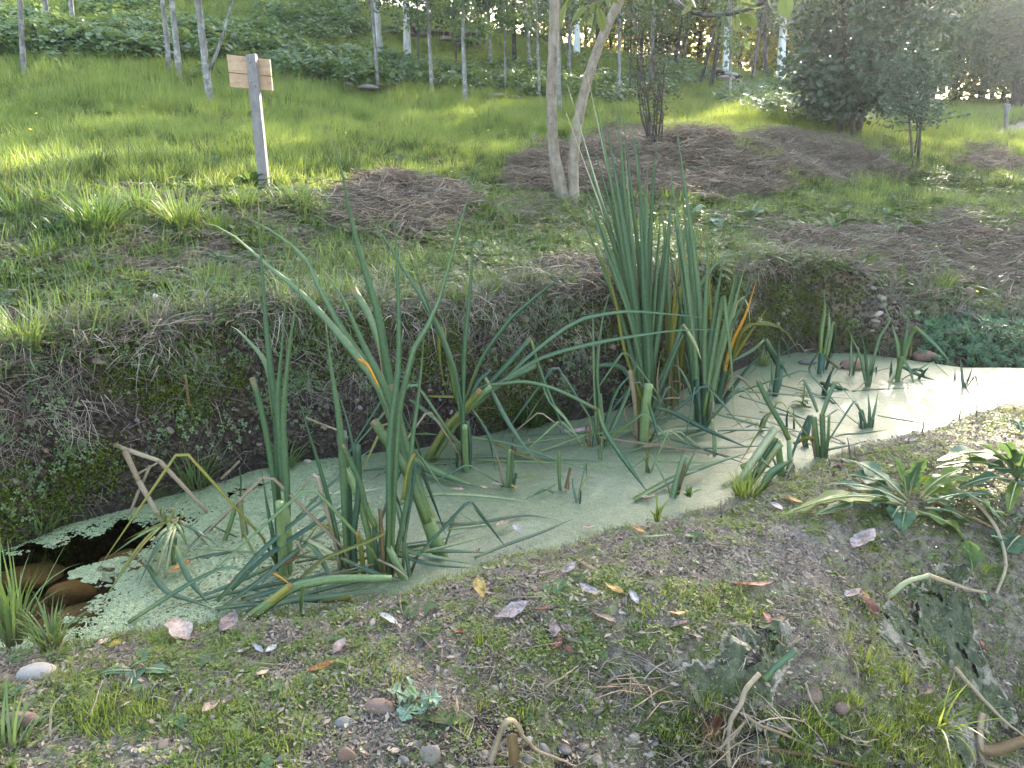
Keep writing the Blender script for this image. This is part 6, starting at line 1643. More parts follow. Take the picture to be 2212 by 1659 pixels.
clump(520, 1160, 'dark stub with a pale torn top among the cut reeds at the left', [u(14, [(528, 1163), (522, 1120), (517, 1075)], 'p', cut=True), u(12, [(532, 1163), (526, 1120), (512, 1090)], 'd'), u(14, [(484, 1172), (498, 1130), (510, 1085)], 's', cut=True), u(13, [(446, 1150), (480, 1118), (508, 1090)], 'p', cut=True), u(5, [(519, 1080), (520, 1040), (517, 1010)], 'd', cut=True)], SG)
clump(200, 800, 'thin dark stub', [], SG) if False else None
# right hand pond clumps
RGP = 'small reed clumps in the far right of the pond'
clump(1771, 806, 'brightest upright clump at the back right with a folded leaf and a thick cut foot', [u(20, [(1772, 809), (1774, 785), (1776, 765)], 'd', cut=True), u(13, [(1772, 770), (1774, 720), (1781, 670), (1781, 624)], 's', Y=6.4, yaw=0), u(12, [(1780, 770), (1790, 720), (1791, 668)], 's', Y=6.4), u(9, [(1786, 770), (1794, 730), (1800, 700), (1804, 699)], 's', cut=True, Y=6.4), u(8, [(1804, 699), (1802, 735), (1796, 775)], 'd', Y=6.4), u(9, [(1784, 800), (1792, 770), (1792, 738)], 'd', cut=True), u(7, [(1770, 760), (1755, 780), (1748, 800), (1762, 808)], 'd', Y=6.3),
      u(8, [(1786, 775), (1810, 795), (1824, 810)], 'r', Y=6.4, cut=True), u(10, [(1782, 770), (1800, 790), (1796, 800)], 's', Y=6.35, cut=True)], RGP)
clump(1840, 813, 'two thin upright leaves left of the brown rock in the duckweed', [u(8, [(1840, 813), (1838, 770), (1840, 722)], 's'), u(7, [(1843, 812), (1850, 780), (1858, 755)], 's'), u(6, [(1836, 812), (1838, 790), (1836, 770)], 'd')], RGP)
clump(1873, 836, 'slender clump of four thin leaves in front of the brown rock', [u(9, [(1873, 836), (1872, 790), (1865, 740), (1857, 712)]), u(8, [(1872, 836), (1858, 770), (1840, 730), (1829, 707)]), u(8, [(1876, 836), (1884, 790), (1900, 730), (1921, 695), (1912, 665), (1893, 630)]), u(7, [(1878, 834), (1884, 800), (1891, 778)], 'd'), u(8, [(1874, 834), (1879, 800), (1882, 763)], 's')], RGP)
clump(1937, 824, 'spreading clump with folded leaves in front of the pink slab', [u(15, [(1938, 826), (1942, 800), (1948, 770)], 's', cut=True), u(11, [(1942, 800), (1940, 750), (1926, 696)], 's', Y=6.25), u(12, [(1944, 800), (1955, 740), (1962, 688)], 'g', Y=6.25), u(11, [(1948, 790), (1966, 730), (1978, 706)], 's', Y=6.25, cut=True), u(9, [(1978, 706), (2020, 745), (2055, 785)], 'g', Y=6.25), u(13, [(1950, 785), (1930, 810), (1912, 839)], 'p', Y=6.2, lean=-.2), u(7, [(1948, 770), (1965, 800), (1976, 838)], 'g', Y=6.2, lean=-.2),
     u(9, [(1945, 790), (1985, 810), (2022, 822)], 'd', Y=6.2, lean=-.1), u(8, [(1982, 822), (1995, 805), (2007, 793)], 'd', Y=6.15), u(7, [(1966, 770), (1970, 740), (1969, 735)], 'b', Y=6.3), u(8, [(1924, 820), (1925, 790), (1926, 775)], 'd'), u(8, [(1960, 800), (1990, 800), (1998, 820)], 'd', Y=6.2)], RGP)
clump(2082, 838, 'small clump of three thin leaves alone on the pale duckweed at the far right', [u(7, [(2081, 838), (2078, 805), (2074, 772)]), u(7, [(2084, 838), (2094, 815), (2101, 791)]), u(6, [(2082, 838), (2082, 825), (2081, 812)], 'd'), u(5, [(2063, 822), (2063, 805), (2063, 795)], 'd')], RGP)
clump(1872, 926, 'dark tuft of thin leaves and stubs on the pale duckweed near the right bank', [u(9, [(1872, 926), (1860, 890), (1838, 860)]), u(8, [(1876, 926), (1878, 890), (1875, 850)]), u(9, [(1878, 926), (1888, 890), (1898, 841)]), u(8, [(1862, 928), (1859, 905), (1856, 890)], 'd', cut=True), u(7, [(1868, 928), (1866, 900), (1862, 885)], 'd', cut=True), u(6, [(1884, 926), (1886, 915), (1887, 905)], 'b', cut=True), u(6, [(1857, 928), (1856, 915), (1855, 908)], 'r', cut=True)], RGP)
clump(1668, 857, 'dark forked clump with a folded leaf in front of the corner grass', [u(13, [(1664, 858), (1665, 840), (1664, 825)], 'd', cut=True), u(14, [(1674, 858), (1684, 820), (1690, 780)], 'd', cut=True), u(13, [(1672, 858), (1680, 800), (1683, 740), (1690, 728)], 'd'), u(9, [(1684, 800), (1655, 742), (1648, 732)], 'd', Y=5.75, cut=True), u(9, [(1655, 732), (1680, 775), (1707, 819)], 'd', Y=5.7), u(9, [(1650, 735), (1620, 760), (1560, 790)], 'g', Y=5.75, lean=-.15), u(8, [(1688, 728), (1700, 750), (1706, 775)], 'd', Y=5.75), u(8, [(1668, 850), (1668, 810), (1668, 780)], 's', cut=True)], RGP)
clump(1782, 856, 'leaning dark leaf with a cut foot in the middle of the right pond', [u(13, [(1780, 858), (1788, 830), (1796, 805), (1807, 789)], 'd'), u(11, [(1778, 858), (1780, 840), (1784, 830)], 'd', cut=True), u(11, [(1790, 830), (1830, 845), (1858, 859)], 'd', Y=5.85, cut=True), u(9, [(1796, 830), (1775, 828), (1770, 829)], 'd', Y=5.8)], RGP)
clump(1690, 1037, 'thick cut yellow-green stems bundled at the near right edge of the pond', [u(22, [(1690, 1040), (1684, 990), (1680, 950)], 's', stem=True), u(16, [(1708, 1038), (1706, 990), (1704, 952)], 's', stem=True), u(18, [(1664, 1010), (1655, 1000), (1645, 990)], 's', cut=True, Y=3.85), u(16, [(1704, 950), (1690, 920), (1660, 870), (1635, 819)], 'g', Y=4.0, cut=True, yaw=0),
     u(26, [(1585, 1060), (1625, 1000), (1650, 962), (1676, 925)], 'p', Y=3.85, cut=True, yaw=0), u(20, [(1600, 1062), (1640, 1008), (1676, 945)], 'g', Y=3.9, cut=True), u(18, [(1610, 1060), (1655, 1000), (1684, 960)], 'p', Y=3.92, cut=True), u(24, [(1642, 1060), (1668, 1020), (1715, 992)], 'g', Y=3.8), u(12, [(1675, 1040), (1640, 1055), (1642, 1060)], 'b', Y=3.8), u(9, [(1700, 1020), (1714, 1000), (1716, 1030)], 'b', Y=3.85),
     u(16, [(1600, 1010), (1650, 985), (1690, 960)], 's', Y=4.0, cut=True)])
clump(1767, 987, 'upright thick cut stems with brown sides right of the thick yellow-green bundle', [u(17, [(1768, 990), (1765, 960), (1758, 900)], 's', cut=True, yaw=0), u(16, [(1778, 992), (1778, 950), (1776, 895)], 'g', cut=True, yaw=.1), u(12, [(1783, 992), (1788, 940), (1790, 897)], 's', cut=True), u(9, [(1762, 990), (1757, 950), (1756, 925)], 'b', cut=True), u(13, [(1774, 900), (1788, 860), (1803, 826)], 'g', Y=4.35, cut=True), u(11, [(1738, 965), (1748, 925), (1752, 898)], 'd', cut=True, Y=4.55), u(16, [(1742, 968), (1738, 930), (1752, 897)], 'd', cut=True), u(9, [(1766, 890), (1752, 855), (1735, 822), (1722, 832)], 'd', Y=4.5), u(12, [(1715, 960), (1735, 948), (1760, 945)], 'y', Y=4.5, cut=True)])
clump(1648, 930, 'drooping yellow-green leaf pair left of the thick cut stems', [u(10, [(1645, 935), (1655, 905), (1662, 895)], 's'), u(9, [(1640, 935), (1648, 905), (1664, 890)], 'g'), u(7, [(1716, 930), (1715, 900), (1713, 875)], 's'), u(8, [(1700, 930), (1700, 900), (1706, 870)], 'd')], RGP)
# lying leaves
LG = 'bent and fallen reed leaves lying across the duckweed'
def lying(label, w, pts, c='g', z=(0.02, 0.02), cut=False, stem=False):
    b = onz(pts[0][0], pts[0][1], 0.0)
    o = thing('fallen_reed_leaf', label, 'reed leaf', b, LG)
    reed_leaf(o, b, w, pts, c, 'l', z=z, cut=cut, stem=stem, name='blade'); return o
lying('straight yellowish leaf lying level against the bank behind the big leaning stem', 12, [(870, 851), (930, 856), (992, 858)], 'y', (.30, .34), True)
lying('long bright-edged leaf falling from the bank side to the foot of the leaning pair', 16, [(854, 839), (937, 902), (984, 949), (1037, 1009)], 'g', (.36, .03))
lying('short level leaf crossing behind the upright slim reed', 14, [(860, 935), (905, 936), (952, 940)], 's', (.12, .08))
lying('broad pale-backed leaf lying from the big stem towards the bright duckweed', 24, [(861, 972), (920, 1005), (1004, 1042), (1033, 1048)], 's', (.10, .01))
lying('narrow leaf lying beside the broad pale-backed one', 13, [(880, 1004), (940, 1030), (1000, 1045), (1060, 1055)], 'g', (.05, .01))
lying('long leaf crossing from the slim reed to the middle of the pond', 14, [(1007, 942), (1104, 959), (1237, 1005), (1289, 1020)], 'g', (.16, .01))
lying('dark leaf dipping from the leaning pair into the bright duckweed', 15, [(1044, 809, .50), (1090, 899, .33), (1137, 969, .16), (1184, 1016, .02)], 'd')
lying('short dark leaf hanging beside the foot of the slim reed', 13, [(1014, 875, .35), (1057, 942, .15), (1070, 1015, .02)], 'd')
lying('small bluish leaf tilted before the grass clump at the bank foot', 11, [(1184, 839, .45), (1154, 882, .3), (1130, 919, .18)], 'g')
lying('straight yellow-green stem lying towards the middle of the pond', 10, [(1050, 950), (1130, 985), (1190, 1000), (1225, 1010)], 'y', (.08, .01))
lying('long green leaf arching from the big stem over the near duckweed', 16, [(860, 1090, .10), (930, 1070, .16), (1004, 1069, .14), (1104, 1079, .08), (1190, 1096, .01)], 'g')
lying('dark folded leaf floating beside the pale stone in the near duckweed', 13, [(937, 1128), (1010, 1133), (1080, 1122), (1140, 1114), (1210, 1124)], 'd', (.02, .02))
lying('dark leaf crossing the near duckweed to the bank', 12, [(1025, 1205), (1100, 1175), (1170, 1150), (1245, 1118)], 'd', (.03, .04))
lying('long dark stem lying behind the small pointed stub', 14, [(1400, 970), (1480, 968), (1560, 967), (1640, 962)], 'd', (.03, .03), True)
lying('long dark stem lying level from the tallest clump to the right', 17, [(1475, 945), (1540, 930), (1600, 928), (1690, 930), (1740, 936)], 'd', (.05, .05))
lying('torn pale sheath lying at the foot of the tallest clump', 20, [(1396, 948), (1440, 930), (1500, 925), (1560, 930)], 'p', (.04, .05))
lying('brown torn sheath lying at the foot of the tallest clump', 15, [(1390, 965), (1430, 962), (1465, 968)], 'b', (.03, .02))
lying('dark leaf slanting from the tallest clump to the near lying bundle', 13, [(1475, 905, .12), (1540, 935, .08), (1620, 968, .03)], 'd')
lying('thick light green stem lying on the near duckweed up to the yellow bundle', 22, [(1370, 1080), (1475, 1025), (1560, 995), (1637, 972)], 'g', (.02, .14), False)
lying('dark leaf lying on the water beside the thick light green stem', 12, [(1560, 1050), (1600, 1030), (1650, 1020), (1715, 1010)], 'd', (.02, .02))
lying('dark leaf lying from the second tall clump into the right pond', 14, [(1597, 855, .10), (1675, 879, .06), (1740, 905, .04), (1803, 932, .01)], 'd')
lying('dark straight leaf lying from the corner clump to the right', 12, [(1684, 831), (1740, 845), (1790, 862), (1803, 872)], 'd', (.03, .01), True)
lying('leaf lying on the pale duckweed right of the upright cut stems', 10, [(1791, 945), (1825, 937), (1860, 935), (1922, 927)], 'g', (.01, .01))
lying('thick dark leaf lying at the right of the upright cut stems', 15, [(1770, 935), (1800, 945), (1826, 958)], 'd', (.04, .01), True)
lying('long thin leaf lying on the pale duckweed at the back right', 9, [(1841, 845), (1900, 840), (1976, 838)], 'd', (.01, .01))
lying('long dark leaf lying along the middle of the right pond', 11, [(1640, 890), (1720, 900), (1780, 910), (1830, 915)], 'd', (.03, .02))
lying('dark leaf lying from the cut bundle to the drooping pair', 12, [(1570, 895), (1640, 905), (1700, 925), (1770, 945)], 'd', (.04, .03))
# front left tangle
TG2 = 'tangle of cut and broken reeds at the near left edge'
def tang(label, w, pts, c='g', z=(.05, .05), cut=False, stem=False):
    o = lying(label, w, pts, c, z, cut, stem); o['group'] = TG2; return o
tang('thick pale green stem lying bent along the near left bank', 27, [(540, 1336, .07), (590, 1298, .12), (633, 1270, .15), (690, 1256, .16), (740, 1250, .16), (845, 1250, .12)], 's', stem=True)
tang('short upright pale cut piece in front of the thick bent stem', 15, [(652, 1326, .03), (652, 1295, .13), (655, 1264, .24)], 's', cut=True)
tang('thick yellow-green stem with a brown end crossing below the thick bent stem', 24, [(550, 1328, .07), (590, 1295, .13), (628, 1264, .19)], 'y', stem=True)
tang('long leaf arching from the clear water to the foot of the tall left clump', 15, [(276, 1346, .02), (367, 1287, .06), (440, 1245, .13), (493, 1226, .18), (540, 1236, .13), (590, 1255, .06)], 'g')
tang('dark stem lying along the near bank at the left end of the tangle', 17, [(465, 1316), (540, 1306), (633, 1300), (740, 1290)], 'd', (.04, .06))
tang('short dark leaf lying on the duckweed left of the tall left clump', 14, [(400, 1214), (440, 1204), (480, 1196), (520, 1186)], 'd', (.01, .02))
tang('dark leaf lying diagonally on the pale duckweed in front of the cut fan', 17, [(317, 1220), (345, 1262), (370, 1284), (420, 1300), (465, 1318)], 'd', (.06, .02))
tang('bluish leaf with a dark band pointing to the near bank', 17, [(378, 1180, .14), (395, 1222, .09), (415, 1260, .05), (453, 1307, .02)], 'g')
tang('long dark leaf rising from the near bank towards the big leaning stem', 20, [(470, 1300, .04), (530, 1230, .14), (593, 1165, .22), (667, 1105, .30), (740, 1050, .36)], 'd')
tang('second long dark leaf rising beside the first towards the big leaning stem', 18, [(500, 1275, .06), (560, 1215, .14), (620, 1172, .18), (700, 1120, .24), (800, 1060, .30)], 'd')
tang('third dark leaf of the bundle rising to the right, lowest of the three', 16, [(470, 1320, .03), (560, 1255, .10), (640, 1190, .16), (730, 1130, .20), (790, 1090, .22)], 'd')
tang('long thin leaf running from the tall left clump to the upper right', 12, [(640, 1120, .25), (700, 1060, .33), (770, 995, .42), (820, 958, .46)], 'd')
tang('straight green leaf lying level on the duckweed behind the tall left clump', 11, [(660, 1075, .14), (720, 1066, .18), (790, 1060, .22), (830, 1052, .26)], 'p')
tang('brownish folded stem crossing in front of the dark upright clump', 17, [(640, 1260, .06), (690, 1215, .14), (737, 1192, .20), (790, 1172, .25), (830, 1153, .30)], 'y', cut=True)
tang('dark leaf lying right from the foot of the upright dark clump to the bank', 14, [(847, 1186, .10), (900, 1196, .10), (960, 1208, .08), (1040, 1222, .05)], 'g')
tang('second dark leaf lying just below the one that points to the bank', 15, [(826, 1190, .09), (880, 1205, .08), (940, 1220, .06), (1030, 1228, .04)], 'd')
tang('dark leaf pointing down to the right in the middle of the tangle', 15, [(735, 1205, .14), (790, 1230, .10), (840, 1248, .08), (880, 1256, .07)], 'd')
tang('broad dark leaf lying low across the front of the tangle', 20, [(520, 1296, .05), (600, 1275, .09), (660, 1250, .12), (720, 1232, .13)], 'd')
tang('broad green leaf lying lowest along the near bank', 19, [(560, 1318, .06), (640, 1296, .09), (730, 1285, .10), (830, 1265, .09)], 'g')
tang('bluish folded leaf hanging in the middle of the tangle', 16, [(664, 1166, .20), (690, 1200, .14), (710, 1240, .09), (722, 1260, .06)], 'g')
tang('pale upper half of the bluish folded leaf', 13, [(664, 1166, .20), (690, 1180, .20), (718, 1196, .17)], 'p', cut=True)
tang('thin yellow leaf tip curling over the thick bent stem', 8, [(580, 1232, .10), (610, 1250, .14), (628, 1264, .17)], 'o')
tang('brown folded leaf standing bent left of the dark clump', 8, [(622, 1225, .06), (636, 1172, .20), (650, 1185, .18), (668, 1222, .08)], 'b')
tang('dead brown strip lying behind the tall left clump foot', 11, [(560, 1250, .08), (620, 1215, .12), (680, 1186, .14)], 'r')
tang('yellowish foot of cut stem lying under the tangle', 20, [(660, 1292, .05), (700, 1296, .05), (760, 1290, .06)], 'y', stem=True)
tang('dark cut stem standing short by the bank under the tangle', 14, [(690, 1310, .02), (688, 1280, .10), (684, 1262, .15)], 'd', cut=True)
tang('dead reed blade with a long split end lying across the right of the tangle', 9, [(815, 1208, .10), (850, 1225, .08), (880, 1248, .06)], 'b')
# fan of cut leaves
fb = onz(372, 1140, .10)
fo = thing('cut_reed_fan', 'splayed bundle of cut yellowish reed leaves at the edge of the clear water', 'cut reeds', fb)
for tx, ty, w, c in [(228, 1208, 11, 's'), (297, 1270, 10, 'd'), (318, 1238, 11, 's'), (338, 1244, 14, 'p'), (357, 1250, 12, 'p'), (226, 1296, 8, 'y'), (268, 1168, 10, 'y'), (384, 1210, 14, 's'), (415, 1200, 10, 's'), (300, 1215, 10, 'p'), (265, 1240, 9, 's'), (400, 1150, 9, 'b'), (345, 1215, 15, 'p'), (205, 1330, 7, 'y'), (490, 1195, 9, 'd'), (440, 1170, 12, 'p'), (375, 1220, 12, 's')]:
    sx, sy = 365 + rng.uniform(-8, 22), 1122 + rng.uniform(-6, 10)
    reed_leaf(fo, fb, w, [(sx, sy, .17), (sx + (tx - sx) * .45, sy + (ty - sy) * .35, .17), (tx, ty, .015)], c, 'l', cut=(w > 11), name='leaf')
for tx, ty in [(350, 1096), (376, 1098), (392, 1106), (340, 1104)]:
    reed_leaf(fo, fb, 11, [(368, 1140, .08), (tx, ty + 14, .18), (tx, ty, .24)], 'p', 'l', cut=True, name='leaf')
# broken dry stalks against the far bank
def dry_stalk(label, w, pts, z, c='b', cat='dry stalk', name='dry_stalk', group=None):
    b = onz(pts[0][0], pts[0][1], z[0])
    o = thing(name, label, cat, b, group)
    for i in range(len(pts) - 1):
        reed_leaf(o, b, w * (1 - .08 * i), [(*pts[i], z[i]), ((pts[i][0] + pts[i + 1][0]) / 2, (pts[i][1] + pts[i + 1][1]) / 2, (z[i] + z[i + 1]) / 2 + .004), (*pts[i + 1], z[i + 1])], c, 'l', cut=True, name='stalk', stem=True, n=8)
    return o
DG = 'broken dry reed stalks at the foot of the far bank'
dry_stalk('long broken dry stalk, the right arm of the peaked dry stalks', 17, [(205, 943), (275, 972), (345, 996), (448, 1106)], [.36, .34, .28, .02], group=DG)
dry_stalk('thick dry stalk forming the left arm of the peaked dry stalks at the left', 19, [(270, 975), (300, 1040), (345, 1118)], [.34, .20, .03], group=DG)
dry_stalk('pale short dry splinter standing above the peaked dry stalks', 8, [(203, 914), (192, 945), (182, 975)], [.46, .40, .34], group=DG)
dry_stalk('thin pair of dry stalks crossing under the peaked dry stalks', 10, [(325, 1005), (300, 1060), (280, 1110)], [.26, .14, .04], group=DG)
dry_stalk('grey dry stalk lying low against the bank at the left edge', 11, [(0, 1002), (70, 1035), (165, 1078)], [.28, .18, .08], group=DG)
dry_stalk('thin dry stalk slanting right under the peaked stalks', 8, [(230, 1060), (290, 1028), (340, 1000)], [.1, .18, .24], group=DG)
dry_stalk('short tan stalk leaning at the bank foot behind the tall left reeds', 10, [(478, 1034), (500, 1014), (517, 996)], [.05, .12, .18], group=DG)
dry_stalk('reddish-brown dead stem standing against the face of the bank', 9, [(416, 955), (410, 890), (400, 810)], [.22, .42, .68], 'r', group=DG)
dry_stalk('long dry stalk caught in the water at the bank behind the dark clump', 9, [(660, 902), (700, 918), (745, 935)], [.28, .22, .18], group=DG)
# ------------------------------------------------------------------ near bank: short grass, seedlings, crumbs, pebbles
PR_SHORT = [tuft(GR_SHORT, 26, .030, .018, .055, .0026, .35, .5, 3, 'short_grass') for i in range(5)] + [tuft(GR_SHORT, 20, .022, .010, .028, .0024, .5, .4, 2, 'short_grass') for i in range(3)]
PR_SEED = [clover(L_CLOVER, 9, .030, .0085, .004, .018, 'seedling', 2) for i in range(3)] + [clover(L_CLOVER, 3, .02, .016, .006, .02, 'seedling', 4) for i in range(2)]
PR_CARP = [clover(GR_SHORT, 44, .030, .0055, .002, .012, 'moss_sprig', 3) for i in range(3)]
def crumbs(n, rad, s):
    mb = MB()
    for i in range(n):
        p = np.array([rng.normal(0, rad * .5), rng.normal(0, rad * .5), rng.uniform(0, .006)])
        a = rng.uniform(0, 6.28); q = s * rng.uniform(.4, 1.3)
        d = np.array([math.cos(a), math.sin(a), rng.normal(0, .35)]); e = np.array([-math.sin(a), math.cos(a), rng.normal(0, .35)])
        V = np.array([p - d * q, p + e * q * .45 + [0, 0, q * .2], p + d * q, p - e * q * .45 + [0, 0, .1 * q]])
        mb.add(V, [(0, 1, 2, 3)])
    return mb.mesh('crumb', [M_CHIP], smooth=False)
PR_CRUMB = [crumbs(30, .05, .006) for i in range(4)] + [crumbs(10, .05, .012) for i in range(2)]
PR_TWIG = [stick_patch(M_STRAWD, 5, .07, .03, .13, .0016, .012, 'twig') for i in range(3)] + [stick_patch(M_STRAW, 4, .07, .03, .12, .0018, .012, 'twig') for i in range(2)]
GRIT_C = (1700, 1200)
def gritm(px, py): return sstep(150, 10, np.hypot((px - 1690) / 1.7, py - 1195))
def f_short(X, Y, px, py, r, th):
    edge = sstep(.14, .02, r_near(th) - r) * (0.35 + .65 * sstep(1600, 900, px))
    right = sstep(1250, 1500, px) * sstep(1180, 1330, py) * (0.30 + .7 * sstep(1400, 1560, px))
    low = sstep(1420, 1600, py) * .55
    leftm = sstep(700, 300, px) * .42
    p = .12 + .50 * right + low + leftm
    pt = sstep(.44, .60, fbm(X * 3.4, Y * 3.4, 101, 3)) * sstep(.32, .5, fbm(X * 14, Y * 14, 102, 2))
    bare = in_any(px, py, [[(560, 1330), (1000, 1270), (1250, 1230), (1250, 1370), (900, 1420), (600, 1420)], [(-50, 1400), (130, 1420), (120, 1500), (-50, 1500)]], 30)
    return np.maximum(edge * .9, p * pt * (1 - .8 * gritm(px, py)) * (1 - .75 * bare)) * vis(px, py, 100)
P, px, py, r, th = ground_pts(60000, -.72, .80, 1.15, 6.2, .55, f_short, 'near')
sc = rng.uniform(.55, 1.25, len(P)) * (1 + .7 * sstep(1420, 1600, py) * sstep(.4, .6, fbm(P[:, 0] * 5, P[:, 1] * 5, 103, 2)))
scatter('bank_grass', P, rots(len(P), .18), sc, PR_SHORT, 'very short bright green grass and moss sprouting on the near bank', 'grass')
def f_carp(X, Y, px, py, r, th):
    return (.10 + .75 * sstep(.46, .62, fbm(X * 2.6, Y * 2.6, 105, 3)) * sstep(.35, .55, fbm(X * 12, Y * 12, 106, 2))) * (1 - .6 * gritm(px, py)) * vis(px, py, 80)
P, px, py, r, th = ground_pts(30000, -.72, .80, 1.15, 6.2, .55, f_carp, 'near')
scatter('moss_sprigs', P, rots(len(P), .2), rng.uniform(.6, 1.4, len(P)), PR_CARP, 'tiny yellow-green moss sprigs carpeting the near bank', 'moss')
P, px, py, r, th = ground_pts(3600, -.72, .80, 1.15, 6.2, .55, lambda X, Y, px, py, r, th: (.15 + .7 * sstep(.5, .6, fbm(X * 4, Y * 4, 107, 2))) * vis(px, py, 80), 'near')
scatter('bank_seedlings', P, rots(len(P), .15), rng.uniform(.6, 1.5, len(P)), PR_SEED, 'tiny round seedlings scattered over the near bank', 'seedlings')
P, px, py, r, th = ground_pts(52000, -.72, .80, 1.15, 6.2, .55, lambda X, Y, px, py, r, th: (.3 + .5 * sstep(.4, .6, fbm(X * 3, Y * 3, 109, 2))) * vis(px, py, 80), 'near')
scatter('leaf_crumbs', P, rots(len(P), .2), rng.uniform(.5, 1.3, len(P)), PR_CRUMB, 'brown and tan crumbs of dead leaves on the near bank', 'leaf litter')
P, px, py, r, th = ground_pts(2600, -.72, .80, 1.15, 6.2, .55, lambda X, Y, px, py, r, th: .8 * vis(px, py, 80), 'near')
scatter('bank_twigs', P, rots(len(P), .1), rng.uniform(.5, 1.3, len(P)), PR_TWIG, 'small dry twigs and straws on the near bank', 'twigs')
GRAV = [mesh_np('gravel', STONES[i][0] * np.array([.006, .0045, .0035]), STONES[i][1], [m_]) for i, m_ in enumerate([ST_TAN, ST_GREY, ST_RED, ST_PALE, ST_GREY, ST_TAN])]
def f_grav(X, Y, px, py, r, th):
    return (.22 + .78 * gritm(px, py) + .3 * sstep(1450, 1600, py)) * vis(px, py, 80)
P, px, py, r, th = ground_pts(24000, -.72, .80, 1.15, 6.2, .6, f_grav, 'near')
k = rng.uniform(0, 1, len(P)) < .6
P, px, py = P[k], px[k], py[k]
gm = gritm(px, py)
scatter('gravel', P + [0, 0, .001], rots(len(P), .4), rng.uniform(.4, 1.3, len(P)) * (1 - .35 * gm) * (1 + 1.2 * (rng.uniform(0, 1, len(P)) > .95) * (1 - gm)), GRAV, 'fine gravel and grit on the near bank', 'gravel')
M_CLOD = plain_mat('soil_clod', (.055, .040, .030), (.24, .19, .145), .95, .1, 60)
CLODS = [mesh_np('soil_clod', STONES[i][0] * np.array([.006, .0055, .0045]), STONES[i][1], [M_CLOD], smooth=False) for i in range(5)]
P, px, py, r, th = ground_pts(60000, -.72, .80, 1.15, 6.2, .55, lambda X, Y, px, py, r, th: (.25 + .75 * sstep(.42, .6, fbm(X * 4, Y * 4, 121, 3))) * vis(px, py, 60), 'near')
scatter('soil_clods', P, rots(len(P), .5), rng.uniform(.25, 1.25, len(P)) ** 1.5, CLODS, 'crumbly clods of brown soil on the near bank', 'soil')
# taller grass at the near left water edge
big_tuft(30, 1375, 120, 150, 'loose tall grass tuft standing at the near left water edge', GR_TERR, 60, .6, .08, group=EG, wd=.012, lean=.3)
big_tuft(110, 1385, 110, 75, 'short grass tuft mixed with dead sheaths at the near left water edge', GR_TERR, 60, .9, .08, group=EG, wd=.010, lean=.5)
big_tuft(1610, 1068, 130, 60, 'bright fine grass tuft at the near edge in front of the thick cut stems', GR_SHORT, 130, .6, .10, group=EG, wd=.006, lean=.5)
big_tuft(20, 1640, 150, 110, 'long-bladed grass tuft at the bottom left corner', GR_TERR, 34, 1.1, .12, group=EG, wd=.014, lean=.7)
big_tuft(2010, 1560, 150, 90, 'loose grass tuft with long blades near the lower right corner', GR_SHORT, 36, 1.1, None, group=EG, wd=.010, lean=.8)
big_tuft(1950, 1465, 70, 46, 'bright moss-green grass tuft on the right slope', GR_SHORT, 60, .6, None, group=EG, wd=.006, lean=.6)
big_tuft(1870, 1445, 60, 46, 'small fresh grass tuft left of the algae draped slope', GR_SHORT, 50, .6, None, group=EG, wd=.006, lean=.6)
big_tuft(1040, 1390, 60, 40, 'fine fresh grass tuft in the middle of the near bank', GR_SHORT, 60, .5, None, group=EG, wd=.005, lean=.4)
big_tuft(1420, 1118, 40, 50, 'bright broad grass shoot at the near water edge below the tallest clump', GR_SHORT, 12, .6, .08, group=EG, wd=.018, lean=.3)
big_tuft(1490, 1065, 30, 26, 'low leafy shoot on the near edge by the leaning stub', L_DOCK, 9, .8, .08, group=EG, wd=.026, lean=.6)

